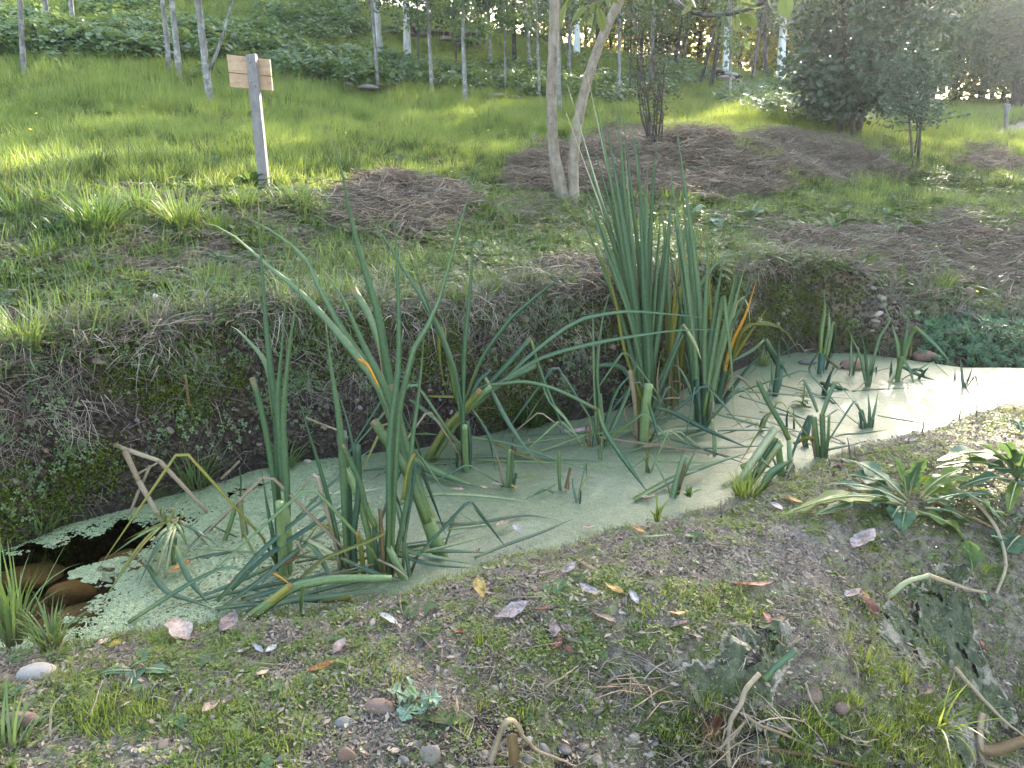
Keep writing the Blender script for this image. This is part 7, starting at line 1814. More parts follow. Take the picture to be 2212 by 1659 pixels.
# pebbles bedded in the near bank are parts of it
def pebble(x, y, w, asp, m_, sink=.5, rz=None):
    p = G(x, y); s_ = pxm(w, p) * .86
    return stone('pebble', p, (s_, s_ * rng.uniform(.6, .85), s_ * asp), m_, near_bank, sink=sink + rng.uniform(-.08, .12), rz=rng.uniform(-3, 3) if rz is None else rz, tilt=.35)
PEB = [(655, 1353, 34, ST_TAN), (700, 1352, 26, ST_TAN), (645, 1385, 26, ST_TAN), (775, 1352, 30, ST_TAN), (462, 1440, 30, ST_RED), (470, 1470, 34, ST_RED), (402, 1507, 22, ST_TAN), (500, 1420, 26, ST_GREY), (560, 1470, 18, ST_TAN), (280, 1616, 22, ST_PALE),
       (300, 1622, 30, ST_GREY), (355, 1605, 34, ST_TAN), (70, 1494, 20, ST_GREY), (90, 1496, 24, ST_GREY), (118, 1500, 18, ST_PALE), (450, 1510, 14, ST_TAN), (530, 1590, 14, ST_RED), (610, 1640, 40, ST_GREY), (180, 1450, 14, ST_PALE),
       (804, 1398, 34, ST_GREY), (820, 1380, 20, ST_TAN), (888, 1290, 30, ST_GREY), (1000, 1270, 20, ST_TAN), (1100, 1395, 30, ST_TAN), (1081, 1358, 24, ST_PALE), (1064, 1489, 46, ST_TAN), (1125, 1500, 34, ST_TAN), (1145, 1434, 20, ST_PALE), (1020, 1445, 30, ST_TAN),
       (1176, 1618, 40, ST_GREY), (1220, 1618, 46, ST_GREY), (1260, 1610, 40, ST_TAN), (1290, 1640, 44, ST_TAN), (1140, 1640, 34, ST_GREY), (1050, 1630, 26, ST_TAN), (1300, 1600, 24, ST_RED), (1365, 1595, 46, ST_TAN), (1410, 1605, 34, ST_GREY), (1405, 1630, 24, ST_PALE), (1330, 1452, 44, ST_GREY), (1370, 1444, 20, ST_GREY),
       (1400, 1440, 40, ST_GREY), (1376, 1470, 20, ST_TAN), (1340, 1490, 30, ST_RED), (1265, 1500, 40, ST_GREY), (1290, 1530, 50, ST_TAN), (1405, 1374, 24, ST_GREY), (1380, 1395, 22, ST_GREY), (1230, 1425, 20, ST_TAN), (840, 1510, 20, ST_GREY), (760, 1540, 30, ST_GREY), (745, 1590, 34, ST_TAN), (900, 1610, 36, ST_GREY), (960, 1590, 30, ST_RED),
       (1000, 1640, 30, ST_TAN), (870, 1640, 40, ST_GREY), (750, 1500, 18, ST_TAN), (690, 1480, 16, ST_TAN), (1750, 1495, 60, ST_RED), (1820, 1530, 60, ST_RED), (1510, 1346, 22, ST_GREY), (1580, 1350, 22, ST_GREY), (1750, 1375, 24, ST_TAN), (1960, 1310, 26, ST_RED), (1990, 1320, 36, ST_RED), (1890, 1360, 24, ST_TAN), (2200, 985, 30, ST_TAN), (2150, 1000, 40, ST_TAN), (2110, 1010, 30, ST_PALE), (1675, 1090, 24, ST_RED), (1660, 1080, 20, ST_TAN), (1770, 1090, 22, ST_TAN), (1795, 1350, 22, ST_TAN)]
for x, y, w, m_ in PEB: pebble(x, y, w, rng.uniform(.45, .65), m_)
for i in range(90):
    x = rng.uniform(0, 2212); y = rng.uniform(1290 if x < 1200 else 1180, 1655)
    if rng.uniform() < .35: x, y = rng.uniform(650, 1700), rng.uniform(1470, 1655)
    pebble(x, y, rng.uniform(9, 22), .55, [ST_TAN, ST_GREY, ST_RED, ST_TAN, ST_PALE][rng.integers(0, 5)])
def rock(x, y, w, asp, m_, lab, sink=.3, rz=0.3):
    p = G(x, y); s_ = pxm(w, p); stone('stone', p, (s_, s_ * .6, s_ * asp), m_, sink=sink, rz=rz, tilt=.1, label=lab, cat='stone')
rock(88, 1458, 84, .38, ST_PALE, 'long pale oval stone on the bare earth at the left of the near bank')
rock(46, 1562, 66, .62, ST_RED, 'reddish rounded stone near the bottom left corner', rz=.1)
rock(820, 1536, 74, .50, ST_RED, 'reddish-brown stone beside the spiny thistle', rz=.05)
rock(744, 1566, 46, .55, ST_GREY, 'grey stone below the left of the reddish-brown stone by the thistle')
rock(930, 1640, 56, .85, ST_GREY, 'large grey upright pebble at the bottom edge left of the bent dry reed')
rock(750, 1640, 42, 1.0, ST_RED, 'purplish rounded stone at the bottom edge under the big green leaf')
rock(1143, 1121, 56, .30, ST_RED, 'flat pinkish stone lying in the duckweed near the near bank', sink=.5)

# ------------------------------------------------------------------ fallen leaves
def dead_mat(name, c1, c2, c3, sc=18, trans=.2):
    m, nt, out = new_mat(name)
    vec = obj_vec(nt); n = noise(nt, sc, 5, .65, vec); n2 = noise(nt, 120, 3, .6, vec)
    c = ramp(nt, n, [(.34, c1), (.5, c2), (.68, c3)])
    c = mixc(nt, 1.0, c, ramp(nt, n2, [(.3, (.85, .85, .85)), (.7, (1.12, 1.12, 1.12))]), 'MULTIPLY')
    rib = ramp(nt, attr(nt, 'rib'), [(0.0, (1, 1, 1)), (1.0, (1.35, 1.25, 1.15))])
    c = mixc(nt, 1.0, c, rib, 'MULTIPLY')
    c = mixc(nt, 1.0, c, ramp(nt, noise(nt, 30, 5, .7, vec), [(.38, (.42, .38, .34)), (.56, (.86, .84, .80))]), 'MULTIPLY')
    leaf_shader(nt, out, c, trans, .6, .25, bump(nt, n2, .3, .003))
    return m
FL = {'lilac': dead_mat('lilac_grey_dead_leaf', (.24, .20, .215), (.33, .285, .30), (.41, .365, .375)), 'white': dead_mat('white_dead_leaf', (.40, .375, .335), (.48, .455, .415), (.53, .505, .465)),
      'pink': dead_mat('pinkish_dead_leaf', (.30, .21, .17), (.42, .31, .26), (.50, .40, .34)), 'orange': dead_mat('orange_dead_leaf', (.30, .12, .04), (.46, .24, .08), (.55, .34, .13)),
      'yellow': dead_mat('yellow_dead_leaf', (.30, .185, .05), (.40, .27, .08), (.44, .33, .14)), 'russet': dead_mat('russet_dead_leaf', (.16, .07, .045), (.27, .12, .08), (.36, .19, .13)),
      'brown': dead_mat('brown_dead_leaf', (.09, .065, .055), (.16, .12, .10), (.24, .19, .16)), 'mauve': dead_mat('mauve_dead_leaf', (.17, .12, .115), (.26, .19, .18), (.35, .28, .27)),
      'tan': dead_mat('tan_dead_leaf', (.26, .18, .11), (.40, .30, .20), (.50, .41, .30)), 'blue': dead_mat('blue_grey_dead_leaf', (.17, .18, .20), (.24, .25, .28), (.32, .33, .36)),
      'dark': dead_mat('dark_red_dead_leaf', (.07, .025, .02), (.15, .055, .035), (.33, .20, .06)), 'green': dead_mat('dark_green_fallen_leaf', (.045, .075, .022), (.062, .10, .030), (.085, .125, .04), 8), 'olive': dead_mat('olive_fallen_leaf', (.12, .11, .02), (.20, .17, .03), (.28, .20, .05)),
      'red': dead_mat('red_dead_leaf', (.25, .05, .03), (.36, .09, .06), (.42, .15, .1))}
def fallen(x0, y0, x1, y1, wr, col, lab, lift=.012, curl=.25, roll=.3, z=None, name='fallen_leaf', group=None):
    p0 = G(x0, y0) if z is None else onz(x0, y0, z); p1 = G(x1, y1) if z is None else onz(x1, y1, z)
    # a leaf seen end-on stands up from the ground instead of stretching away
    Lp = 1.12 * pxm(math.hypot(x1 - x0, y1 - y0), p0)
    near, (fx, fy) = (p0, (x1, y1)) if y0 > y1 else (p1, (x0, y0))
    farp = p1 if y0 > y1 else p0
    if np.linalg.norm(farp - near) > Lp:
        best = min((abs(np.linalg.norm(at(fx, fy, yy) - near) - Lp), yy) for yy in np.linspace(near[1], max(farp[1], near[1] + .01), 60))[1]
        farp = at(fx, fy, best)
        if y0 > y1: p1 = farp
        else: p0 = farp
    d = p1 - p0; L = np.linalg.norm(d)
    lift = 0.004 + .10 * L if lift is None else lift
    r2 = np.random.default_rng(int(x0 * 7 + y0))
    n, m = 9, 5
    t = np.linspace(0, 1, n); s = np.linspace(-1, 1, m)
    e = d / L; sd = np.cross(e, [0, 0, 1.0]); sd /= np.linalg.norm(sd); up = np.cross(sd, e)
    w = wr * L * .5 * np.sin(np.pi * np.clip(t * .96 + .02, 0, 1) ** .85) ** .8
    sgn = 1 if r2.uniform() < .5 else -1
    C = d * t[:, None] + up * (lift + curl * L * .5 * (t - .5) ** 2 * 2 + roll * 0)[:, None] + np.array([0, 0, .004])
    fold = r2.uniform(.1, .5); tw = r2.normal(0, .35)
    V = []
    for i in range(n):
        for k in range(m):
            a = tw * (t[i] - .5) + sgn * roll * .5
            off = s[k] * w[i] * (1 + .10 * r2.normal())
            h = fold * abs(s[k]) * w[i] + .18 * w[i] * math.sin(5 * t[i] + 2 * s[k] + x0)
            V.append(C[i] + sd * (off * math.cos(a) - h * math.sin(a)) + up * (h * math.cos(a) + off * math.sin(a) * sgn * .6 + abs(math.sin(a)) * w[i] * .6))
    V = np.array(V)
    base = p0
    i = np.arange(n - 1)[:, None] * m; j = np.arange(m - 1)[None]
    Q = np.stack([i + j, i + j + 1, i + m + j + 1, i + m + j], -1).reshape(-1, 4)
    me = mesh_np(name, V, Q, [FL[col]], {'rib': np.tile(1 - np.minimum(1, np.abs(s) * 3), n)})
    o = link(name, None, None, base, lab, 'fallen leaf', group or 'fallen leaves on the ground and water')
    link('blade', me, o)
    mb = MB(); st = V[m // 2] ; tube(mb, np.array([st + (V[m // 2 + m] - st) * .5, st, st - e * L * .10 + up * .004]), .0014 + .004 * L * .3, 5)
    link('stalk', mb.mesh('stalk', [M_STRAW]), o)
    return o
def T(i, j, zx, zy):
    return 737.33 * i + zx / 3.0, (0, 548.6, 1110.4)[j] + zy / 3.0
def FT(i, j, a, b, c, d, *r, **k):
    x0, y0 = T(i, j, a, b); x1, y1 = T(i, j, c, d)
    return fallen(x0, y0, x1, y1, *r, **k)
FT(0, 2, 1130, 715, 1225, 855, .62, 'pink', 'large pale pink curled leaf at the near water edge at the left', curl=.4)
FT(0, 2, 1240, 330, 1090, 405, .34, 'orange', 'orange-brown leaf resting on the duckweed by the cut reed fan', z=.03)
FT(0, 2, 1520, 680, 1450, 800, .5, 'mauve', 'curled grey leaf standing at the near edge below the reed tangle', curl=.5)
FT(0, 2, 1800, 870, 1725, 920, .5, 'white', 'small cream leaf on the bare earth below the reed tangle')
FT(0, 2, 2180, 985, 1985, 1050, .22, 'orange', 'narrow curled orange leaf on the moss in the lower left')
FT(0, 2, 1420, 1240, 1310, 1315, .55, 'pink', 'pale beige pointed leaf lying in the lower left moss')
FT(0, 2, 1510, 1205, 1445, 1260, .6, 'mauve', 'small mauve leaf right of the beige pointed leaf')
FT(0, 2, 645, 880, 715, 830, .5, 'pink', 'small pinkish leaf beside the olive leaf near the left edge grass')
FT(0, 2, 715, 895, 792, 840, .6, 'olive', 'small olive-green leaf on the mossy edge at the left')
FT(0, 2, 1640, 870, 1705, 925, .4, 'blue', 'small grey leaf left of the cream leaf')
FT(0, 2, 1540, 920, 1630, 890, .5, 'lilac', 'crumpled pale leaf on the earth below the curled grey leaf')
FT(0, 2, 2170, 930, 2240, 830, .5, 'mauve', 'mauve leaf with a bent tip at the middle left of the near bank')
FT(0, 2, 560, 1360, 640, 1260, .4, 'brown', 'dark grey-brown leaf under a dry stem in the lower left')
FT(0, 2, 1660, 1080, 1740, 1040, .5, 'tan', 'small yellowish-tan leaf on the moss left of the narrow orange leaf')
FT(0, 2, 1200, 1220, 1250, 1160, .5, 'lilac', 'small pale leaf left of the beige pointed leaf')
FT(1, 2, 885, 440, 912, 572, .55, 'yellow', 'orange-yellow spotted leaf standing on edge at the top of the near bank', curl=.3, lift=.02)
FT(1, 2, 250, 675, 362, 742, .42, 'white', 'white leaf on the bare earth in the middle of the near bank')
FT(1, 2, 1210, 610, 1008, 705, .40, 'lilac', 'large lilac-grey leaf in the centre of the near bank', lift=.015)
FT(1, 2, 1400, 382, 1285, 408, .25, 'pink', 'narrow pale leaf on the near bank below the pinkish stone')
FT(1, 2, 1520, 345, 1435, 405, .55, 'lilac', 'folded grey leaf right of the narrow pale leaf')
FT(1, 2, 1822, 542, 1705, 472, .36, 'yellow', 'yellow pointed leaf on the moss in the middle right')
FT(1, 2, 1660, 552, 1540, 478, .42, 'lilac', 'grey-lilac leaf just left of the yellow pointed leaf')
FT(1, 2, 1870, 515, 1918, 605, .5, 'blue', 'blue-grey leaf just right of the yellow pointed leaf')
FT(1, 2, 2120, 668, 2225, 665, .42, 'orange', 'bright orange leaf at the edge of the gritty patch', curl=.4)
FT(1, 2, 1350, 625, 1268, 640, .55, 'russet', 'reddish triangular leaf right of the large lilac-grey leaf')
FT(1, 2, 735, 785, 806, 785, .4, 'red', 'small red leaf left of the straw heap below the lilac leaf')
FT(1, 2, 1385, 735, 1380, 830, .7, 'mauve', 'curled mauve leaf pierced by a pale dry stem', lift=.02, curl=.5)
FT(1, 2, 1430, 835, 1335, 915, .5, 'russet', 'dark red curled leaf below the mauve pierced leaf')
FT(1, 2, 1495, 795, 1415, 745, .6, 'mauve', 'mauve leaf behind the pale dry stem')
FT(1, 2, 1490, 915, 1425, 880, .6, 'russet', 'dark wine-coloured leaf below the pale dry stem')
FT(1, 2, 1625, 660, 1770, 735, .4, 'brown', 'crumpled dark brown leaf right of the reddish triangular leaf', lift=.015)
FT(1, 2, 998, 98, 1112, 62, .36, 'tan', 'tan leaf on the duckweed in front of the flat pinkish stone', z=.02)
FT(1, 2, 1108, 85, 1162, 142, .6, 'lilac', 'pale leaf on the duckweed in front of the flat pinkish stone', z=.02)
FT(1, 2, 700, 40, 758, 55, .5, 'russet', 'russet leaf on the duckweed left of the tan leaf', z=.012)
FT(1, 2, 860, 272, 905, 242, .45, 'russet', 'small red-brown leaf on the duckweed above the thick stem ends', z=.015)
FT(1, 2, 1888, 105, 1968, 142, .5, 'orange', 'orange leaf on the near water edge under the leaning stub')
FT(1, 2, 842, 1345, 465, 1350, .36, 'green', 'large dark green oval leaf at the bottom below the spiny thistle', lift=.01, curl=.1)
FT(1, 2, 790, 1190, 775, 1335, .5, 'mauve', 'crumpled mauve leaf right of the thistle', curl=.5)
FT(1, 2, 620, 892, 705, 878, .35, 'lilac', 'narrow lilac leaf in the moss above the thistle')
FT(1, 2, 560, 885, 610, 880, .5, 'russet', 'small russet leaf beside the narrow lilac leaf')
FT(1, 2, 1690, 1190, 1625, 1305, .5, 'mauve', 'mauve-brown leaf under the rim of the left algae mat')
FT(1, 2, 1560, 105, 1642, 98, .4, 'pink', 'flat pink leaf on the duckweed near the near edge', z=.015)
FT(1, 2, -10, 900, 20, 830, .6, 'mauve', 'reddish-mauve leaf in the middle of the lower left moss')
FT(1, 2, 200, 750, 215, 690, .5, 'pink', 'small pink leaf left of the white leaf')
FT(2, 2, 1110, 250, 1245, 130, .62, 'lilac', 'large lilac-white leaf with a dark hole on the bright moss at the right', lift=.02)
FT(2, 2, 1055, 570, 1150, 520, .6, 'lilac', 'pale lilac leaf behind the brown and yellow leaf', lift=.02)
FT(2, 2, 1115, 510, 1242, 692, .48, 'dark', 'brown leaf with a yellow edge leaning against the pale lilac leaf', lift=.03)
FT(2, 2, 320, 490, 580, 480, .22, 'russet', 'long curled rust and olive leaf on the right of the near bank', curl=.35)
FT(2, 2, 510, 655, 560, 735, .6, 'russet', 'rust leaf standing at the top of the left algae mat', lift=.02)
FT(2, 2, 660, 698, 560, 722, .4, 'tan', 'tan leaf beside the rust leaf at the top of the algae mat')
FT(2, 2, 0, 790, 122, 830, .5, 'mauve', 'dark mauve leaf left of the algae mat')
FT(2, 2, 160, 1505, 255, 1325, .55, 'dark', 'dark wine-red leaf with a yellow tip at the bottom right of centre', lift=.03)
FT(2, 2, 1610, 1135, 1530, 1200, .6, 'brown', 'crumpled grey-brown leaf on the right slope')
FT(2, 2, 1912, 825, 1955, 915, .3, 'red', 'narrow red leaf on the algae at the right')
FT(2, 2, 720, 1420, 560, 1410, .35, 'mauve', 'crumpled mauve leaf near the bottom on the right')
FT(2, 2, 140, 915, 190, 890, .6, 'lilac', 'small lilac leaf on the algae mat rim')
FT(2, 2, -60, 755, 30, 720, .5, 'mauve', 'flat brown-mauve leaf above the dark mauve leaf')
FT(2, 2, 440, 70, 550, 90, .3, 'brown', 'thin dark leaf at the top of the gritty patch')
FT(2, 2, 140, 215, 290, 240, .25, 'brown', 'curled brown leaf in the middle of the gritty patch')
FT(2, 1, 660, 1595, 775, 1640, .34, 'orange', 'orange-tan leaf on the earth left of the big toothed rosette')
FT(2, 1, 565, 1635, 640, 1680, .7, 'lilac', 'pale lilac leaf at the near edge beside the orange-tan leaf')
FT(2, 1, 1000, 1385, 1058, 1385, .5, 'orange', 'red-orange leaf behind the toothed rosette')
FT(2, 1, 960, 1400, 1010, 1370, .6, 'mauve', 'mauve leaf left of the red-orange leaf behind the rosette')
FT(2, 1, 1440, 1235, 1520, 1210, .6, 'lilac', 'grey-lilac leaf at the near edge under the pale duckweed')
FT(2, 1, 1700, 1000, 1745, 998, .5, 'russet', 'small russet leaf on the pale duckweed at the right', z=.012)
FT(2, 1, 1745, 970, 1790, 972, .4, 'pink', 'small pink leaf floating behind the russet one at the right', z=.012)
FT(2, 1, 790, 645, 850, 630, .6, 'tan', 'tan leaf floating by the flat lilac-grey rock at the back', z=.012)
FT(2, 1, 370, 620, 435, 590, .6, 'yellow', 'yellow leaf caught on the bank at the pond corner')
FT(2, 1, 750, 85, 800, 100, .6, 'pink', 'pinkish leaf on the terrace above the corner of the bank')
FT(2, 0, 1105, 1465, 1155, 1435, .5, 'tan', 'cream leaf standing on the thin log of the right terrace')
FT(2, 1, 1340, 545, 1300, 560, .5, 'yellow', 'cream-yellow leaf hanging by the spreading clump')
FT(0, 1, 1000, 280, 1042, 348, .62, 'white', 'bright white leaf standing in the straw of the left terrace', lift=.02)
FT(0, 1, 300, 185, 382, 215, .42, 'pink', 'pale pink leaf on the left terrace')
FT(0, 1, 85, 1085, 172, 1030, .4, 'red', 'red leaf stuck in the face of the far bank at the left')
FT(0, 1, 1535, 1562, 1642, 1550, .3, 'orange', 'orange leaf at the dark water behind the tall left clump', z=.015)
FT(0, 1, 380, 955, 400, 930, .5, 'red', 'tiny red leaf in the face of the far bank')
FT(1, 1, 1255, 90, 1312, 112, .6, 'tan', 'cream leaf on the terrace above the bank, left of the tallest reeds')
FT(1, 1, 1510, 150, 1555, 118, .6, 'tan', 'cream leaf on the terrace right of the other cream one')
FT(1, 0, 1040, 1545, 950, 1520, .45, 'pink', 'long pink-tan leaf on the terrace below the twin-stemmed tree')
FT(1, 0, 1255, 1490, 1295, 1455, .7, 'yellow', 'yellowish crumpled leaf below the foot of the twin-stemmed tree')
FT(1, 0, 1460, 1470, 1530, 1515, .4, 'tan', 'pale leaf right below the twin-stemmed tree')
FT(1, 0, 1320, 1530, 1390, 1550, .5, 'russet', 'russet leaf on the terrace below the twin-stemmed tree')
FT(1, 0, 530, 1455, 570, 1445, .8, 'orange', 'pinkish-orange leaf on the left mulch heap')
FT(1, 0, 610, 800, 630, 785, .8, 'orange', 'orange leaf caught in the meadow grass')
FT(1, 0, 1905, 920, 1945, 905, .6, 'russet', 'brown leaf on the crest of the mulch heap')
FT(1, 1, 710, 1540, 800, 1546, .4, 'pink', 'flat pinkish leaf on the duckweed left of the three-stem stub', z=.012)
FT(1, 1, 895, 1520, 945, 1535, .5, 'tan', 'brownish leaf on the duckweed by the three-stem stub', z=.012)
FT(1, 1, 975, 1500, 1045, 1518, .4, 'pink', 'pink leaf on the duckweed beside the brownish one', z=.012)
FT(1, 1, 1095, 1515, 1132, 1535, .6, 'orange', 'rust leaf touching the three-stem stub', z=.012)
FT(1, 1, 1430, 1550, 1480, 1545, .5, 'pink', 'pinkish-white leaf by the stub with brown stem', z=.012)
FT(1, 1, 1325, 1195, 1368, 1210, .6, 'yellow', 'yellow-brown leaf floating behind the short brown stub', z=.012)
FT(1, 1, 1205, 1230, 1240, 1220, .6, 'pink', 'small pink leaf floating left of the yellow-brown one', z=.012)
FT(1, 1, 1610, 1465, 1650, 1470, .5, 'russet', 'small rust leaf in the bright patch of duckweed', z=.012)
FT(1, 1, 1945, 1598, 2035, 1584, .4, 'pink', 'flat pinkish leaf on the duckweed below the tallest clump', z=.012)
FT(1, 1, 1495, 1452, 1540, 1452, .4, 'orange', 'thin rust leaf at the top of the bright duckweed patch', z=.012)
FT(1, 1, 850, 395, 858, 350, .55, 'white', 'white leaf hanging at the lip of the far bank')
FT(1, 1, 330, 800, 440, 770, .4, 'lilac', 'grey-lilac leaf in the face of the far bank behind the big reeds')
FT(1, 1, 530, 935, 605, 900, .5, 'russet', 'brown leaf at the foot of the far bank behind the leaning stems')
FT(0, 2, 1920, 125, 1990, 150, .4, 'white', 'white-pink leaf lying in the reed tangle on the duckweed', z=.10)
FT(0, 2, 1470, 455, 1520, 475, .6, 'pink', 'small pale pink leaf on the duckweed inside the tangle', z=.05)
FT(0, 2, 330, 222, 450, 180, .25, 'tan', 'narrow tan leaf floating on the clear water', z=.006)

# ------------------------------------------------------------------ twigs and dry stems lying on the near bank (each is a thing)
def ground_stem(label, w, pts, col='b', lift=.01, name='dry_reed', cat='dry reed', tubeform=True, taper=.5):
    C = []
    for p in pts:
        q = G(p[0], p[1]); h = p[2] if len(p) > 2 else lift
        # lift along the sight line so a raised point stays where it is seen
        d = ray(p[0], p[1]); q = q - d / d[2] * h * -1 if h > .02 else q + np.array([0, 0, h])
        C.append(q)
    C = np.array(C); b = C[0].copy()
    W = pxm(w, b) * (.62 if tubeform else .9)
    n = 8 * (len(pts) - 1) + 4
    Q = resample(C - b, n); Q = Q + min(W * 1.1, .009) * (1.6 if w < 16 else .3) * np.stack([fbm(np.linspace(0, 1.2 * len(pts), n), np.full(n, k * 7.7 + pts[0][0]), 5 + k, 2) - .5 for k in range(3)], -1)
    mb = MB()
    if tubeform: tube(mb, Q, W / 2 * np.linspace(1, taper, n) * (1 + rng.normal(0, .03, n)), 7)
    else: strap(mb, Q, W * np.linspace(1, taper, n), np.array([0, -.5, .8]), .2, .3)
    return link(name, mb.mesh(name, [RMAT[col] if col in RMAT else col]), loc=b, label=label, cat=cat, group='dry stems lying on the near bank')
gs = ground_stem
gs('bent dry reed arching at the bottom centre, left arm pale and curled', 16, [(1058, 1655, .01), (1076, 1600, .08), (1088, 1566, .16), (1105, 1556, .17), (1122, 1575, .13), (1128, 1588, .10)], 'b', tubeform=False, taper=.8)
gs('long brown dry reed running right from the bent reed at the bottom', 13, [(1124, 1585, .10), (1160, 1620, .05), (1205, 1640, .03), (1245, 1665, .02)], 'b')
gs('dark purplish standing reed stub under the bent dry reed', 26, [(1112, 1660, .0), (1110, 1630, .06), (1106, 1585, .13)], 'r', tubeform=False, taper=.9)
gs('thick pale cut reed lying bent over the right slope', 19, [(1912, 1300, .02), (1930, 1280, .05), (1962, 1256, .08), (2005, 1243, .09)], 'p', taper=.85)
gs('brown dry half of the pale bent reed running to the right', 17, [(2005, 1243, .09), (2040, 1255, .07), (2090, 1272, .05), (2130, 1280, .03)], 'b')
gs('torn white fibre hanging from the pale cut reed', 7, [(1914, 1300, .02), (1924, 1320, .01), (1936, 1342, .01)], 'p', tubeform=False)
gs('green cut leaf piece slanting on the left algae mat', 15, [(1648, 1470, .03), (1680, 1435, .06), (1720, 1407, .08)], 'g', tubeform=False, taper=.9)
gs('thick grey dead stem twisting down the left algae mat', 17, [(1640, 1455, .05), (1610, 1490, .05), (1600, 1520, .04), (1578, 1560, .03), (1572, 1620, .03), (1575, 1665, .02)], 'b', taper=.9)
gs('long grey dry stem lying across the bottom right', 12, [(1600, 1540, .03), (1660, 1575, .03), (1740, 1618, .02), (1790, 1650, .02)], 'b')
gs('broad brown dry stem at the bottom edge right of centre', 18, [(1665, 1630, .02), (1740, 1640, .02), (1850, 1665, .02)], 'r')
gs('thin crooked root running down the middle of the right slope', 9, [(1735, 1485, .02), (1765, 1545, .02), (1810, 1595, .02), (1860, 1612, .02), (1900, 1605, .02)], RMAT['b'])
gs('long pale split stalk running down the algae at the right edge', 14, [(2060, 1440, .05), (2110, 1495, .05), (2170, 1560, .04), (2212, 1590, .03)], 'b')
gs('brown folded blade at the bottom right corner', 22, [(2115, 1618, .05), (2150, 1622, .07), (2212, 1600, .08)], 'r', tubeform=False, taper=.9)
gs('pale bent straw hanging at the bottom right corner', 13, [(2122, 1540, .05), (2116, 1590, .05), (2125, 1640, .04), (2180, 1665, .03)], 'b', tubeform=False, taper=.9)
gs('pale dry stem curving from the mauve pierced leaf', 8, [(1160, 1362), (1210, 1372), (1255, 1395), (1278, 1420), (1262, 1445)], 'p')
gs('dark thin twig left of the big lilac-grey leaf', 8, [(1060, 1278), (1110, 1270), (1165, 1280)], M_STRAWD)
gs('dark twig above the big lilac-grey leaf', 9, [(1090, 1300), (1150, 1295), (1200, 1293)], M_STRAWD)
gs('long thin stalk lying along the near water edge', 10, [(1175, 1160), (1290, 1163), (1380, 1165), (1450, 1160)], 'p')
gs('flat brown strip slanting below the long thin stalk', 16, [(1210, 1185), (1250, 1215), (1300, 1245)], 'b', tubeform=False)
gs('whitish dead reed base lying at the left edge by the water', 26, [(-20, 1374, .03), (40, 1378, .03), (90, 1384, .03)], 'p', taper=.8)
gs('torn brown end of the whitish reed base', 18, [(88, 1384, .02), (120, 1386, .02), (150, 1390, .01)], 'b', tubeform=False)
gs('dark flat stick at the mossy edge right of the whitish reed base', 17, [(205, 1398), (240, 1385), (280, 1372)], 'r', tubeform=False)
gs('short dead sheath standing in the left edge grass', 10, [(100, 1362, .02), (108, 1315, .14), (106, 1280, .22)], 'b', tubeform=False)
gs('second dead sheath standing in the left edge grass', 9, [(60, 1360, .02), (66, 1320, .10), (62, 1280, .20)], 'b', tubeform=False)
gs('dry forked stem standing in the lower left corner', 9, [(107, 1600, .01), (107, 1560, .05), (112, 1530, .09), (138, 1500, .12)], 'b')
gs('thin straw leaning left of the dark grey-brown leaf', 6, [(180, 1570, .01), (200, 1530, .03), (222, 1470, .06)], 'b')
gs('pale straw lying in the lower left corner', 8, [(60, 1620), (110, 1590), (160, 1545)], 'p', tubeform=False)
gs('pale stalk at the bottom edge left of centre', 8, [(570, 1650), (620, 1648), (672, 1652)], 'p')
gs('brown root tuft stem in the straw heap', 9, [(1172, 1500, .02), (1200, 1470, .04), (1250, 1440, .05)], 'b')
gs('dark standing burnt stub at the right near edge', 8, [(1775, 975, .02), (1780, 950, .10)], M_STRAWD)
for i, (x, y, h) in enumerate([(1820, 1000, 34), (1838, 985, 40), (1850, 990, 30), (1992, 938, 40), (1960, 960, 20), (2110, 900, 30), (2070, 912, 34), (1795, 1010, 26), (1700, 1040, 28), (1560, 1120, 36), (1580, 1110, 30)]):
    p = G(x, y); d = at(x + rng.uniform(-8, 8), y - h, p[1]) - p
    mb = MB(); tube(mb, np.array([[0, 0, -.02], d * .5, d]), np.array([.006, .005, .002]), 5)
    link('burnt_twig', mb.mesh('dead_stub', [M_STRAWD]), loc=p, label='short dark dead stem sticking up at the right near edge of the pond', cat='dead stem', group='dark dead stems along the right near edge')

# ------------------------------------------------------------------ straw and chaff heaps
def f_chaff(X, Y, px, py, r, th):
    return in_any(px, py, [[(1040, 1500), (1140, 1480), (1230, 1430), (1290, 1460), (1240, 1530), (1100, 1520)], [(1290, 1460), (1350, 1490), (1370, 1560), (1320, 1540)], [(1030, 1360), (1070, 1345), (1080, 1370), (1030, 1375)], [(1425, 1440), (1480, 1440), (1480, 1560), (1430, 1560)],
                             [(1660, 1290), (1740, 1290), (1750, 1340), (1680, 1330)], [(1660, 1360), (1800, 1370), (1810, 1420), (1690, 1400)], [(1560, 1340), (1640, 1360), (1620, 1440), (1540, 1430)], [(1580, 1600), (1650, 1600), (1640, 1640), (1590, 1640)], [(2100, 1200), (2212, 1180), (2212, 1260), (2120, 1270)]], 8) * .9
P, px, py, r, th = ground_pts(9000, -.3, .75, 1.2, 3.6, .6, f_chaff, 'near')
PR_CHAFF = [stick_patch(M_STRAW, 16, .05, .02, .08, .0016, .02, 'chaff') for i in range(3)] + [crumbs(26, .04, .005) for i in range(1)]
scatter('chaff', P, rots(len(P), .3), rng.uniform(.5, 1.1, len(P)), PR_CHAFF, 'heaps of tan shredded chaff and fibres on the near bank', 'chaff')

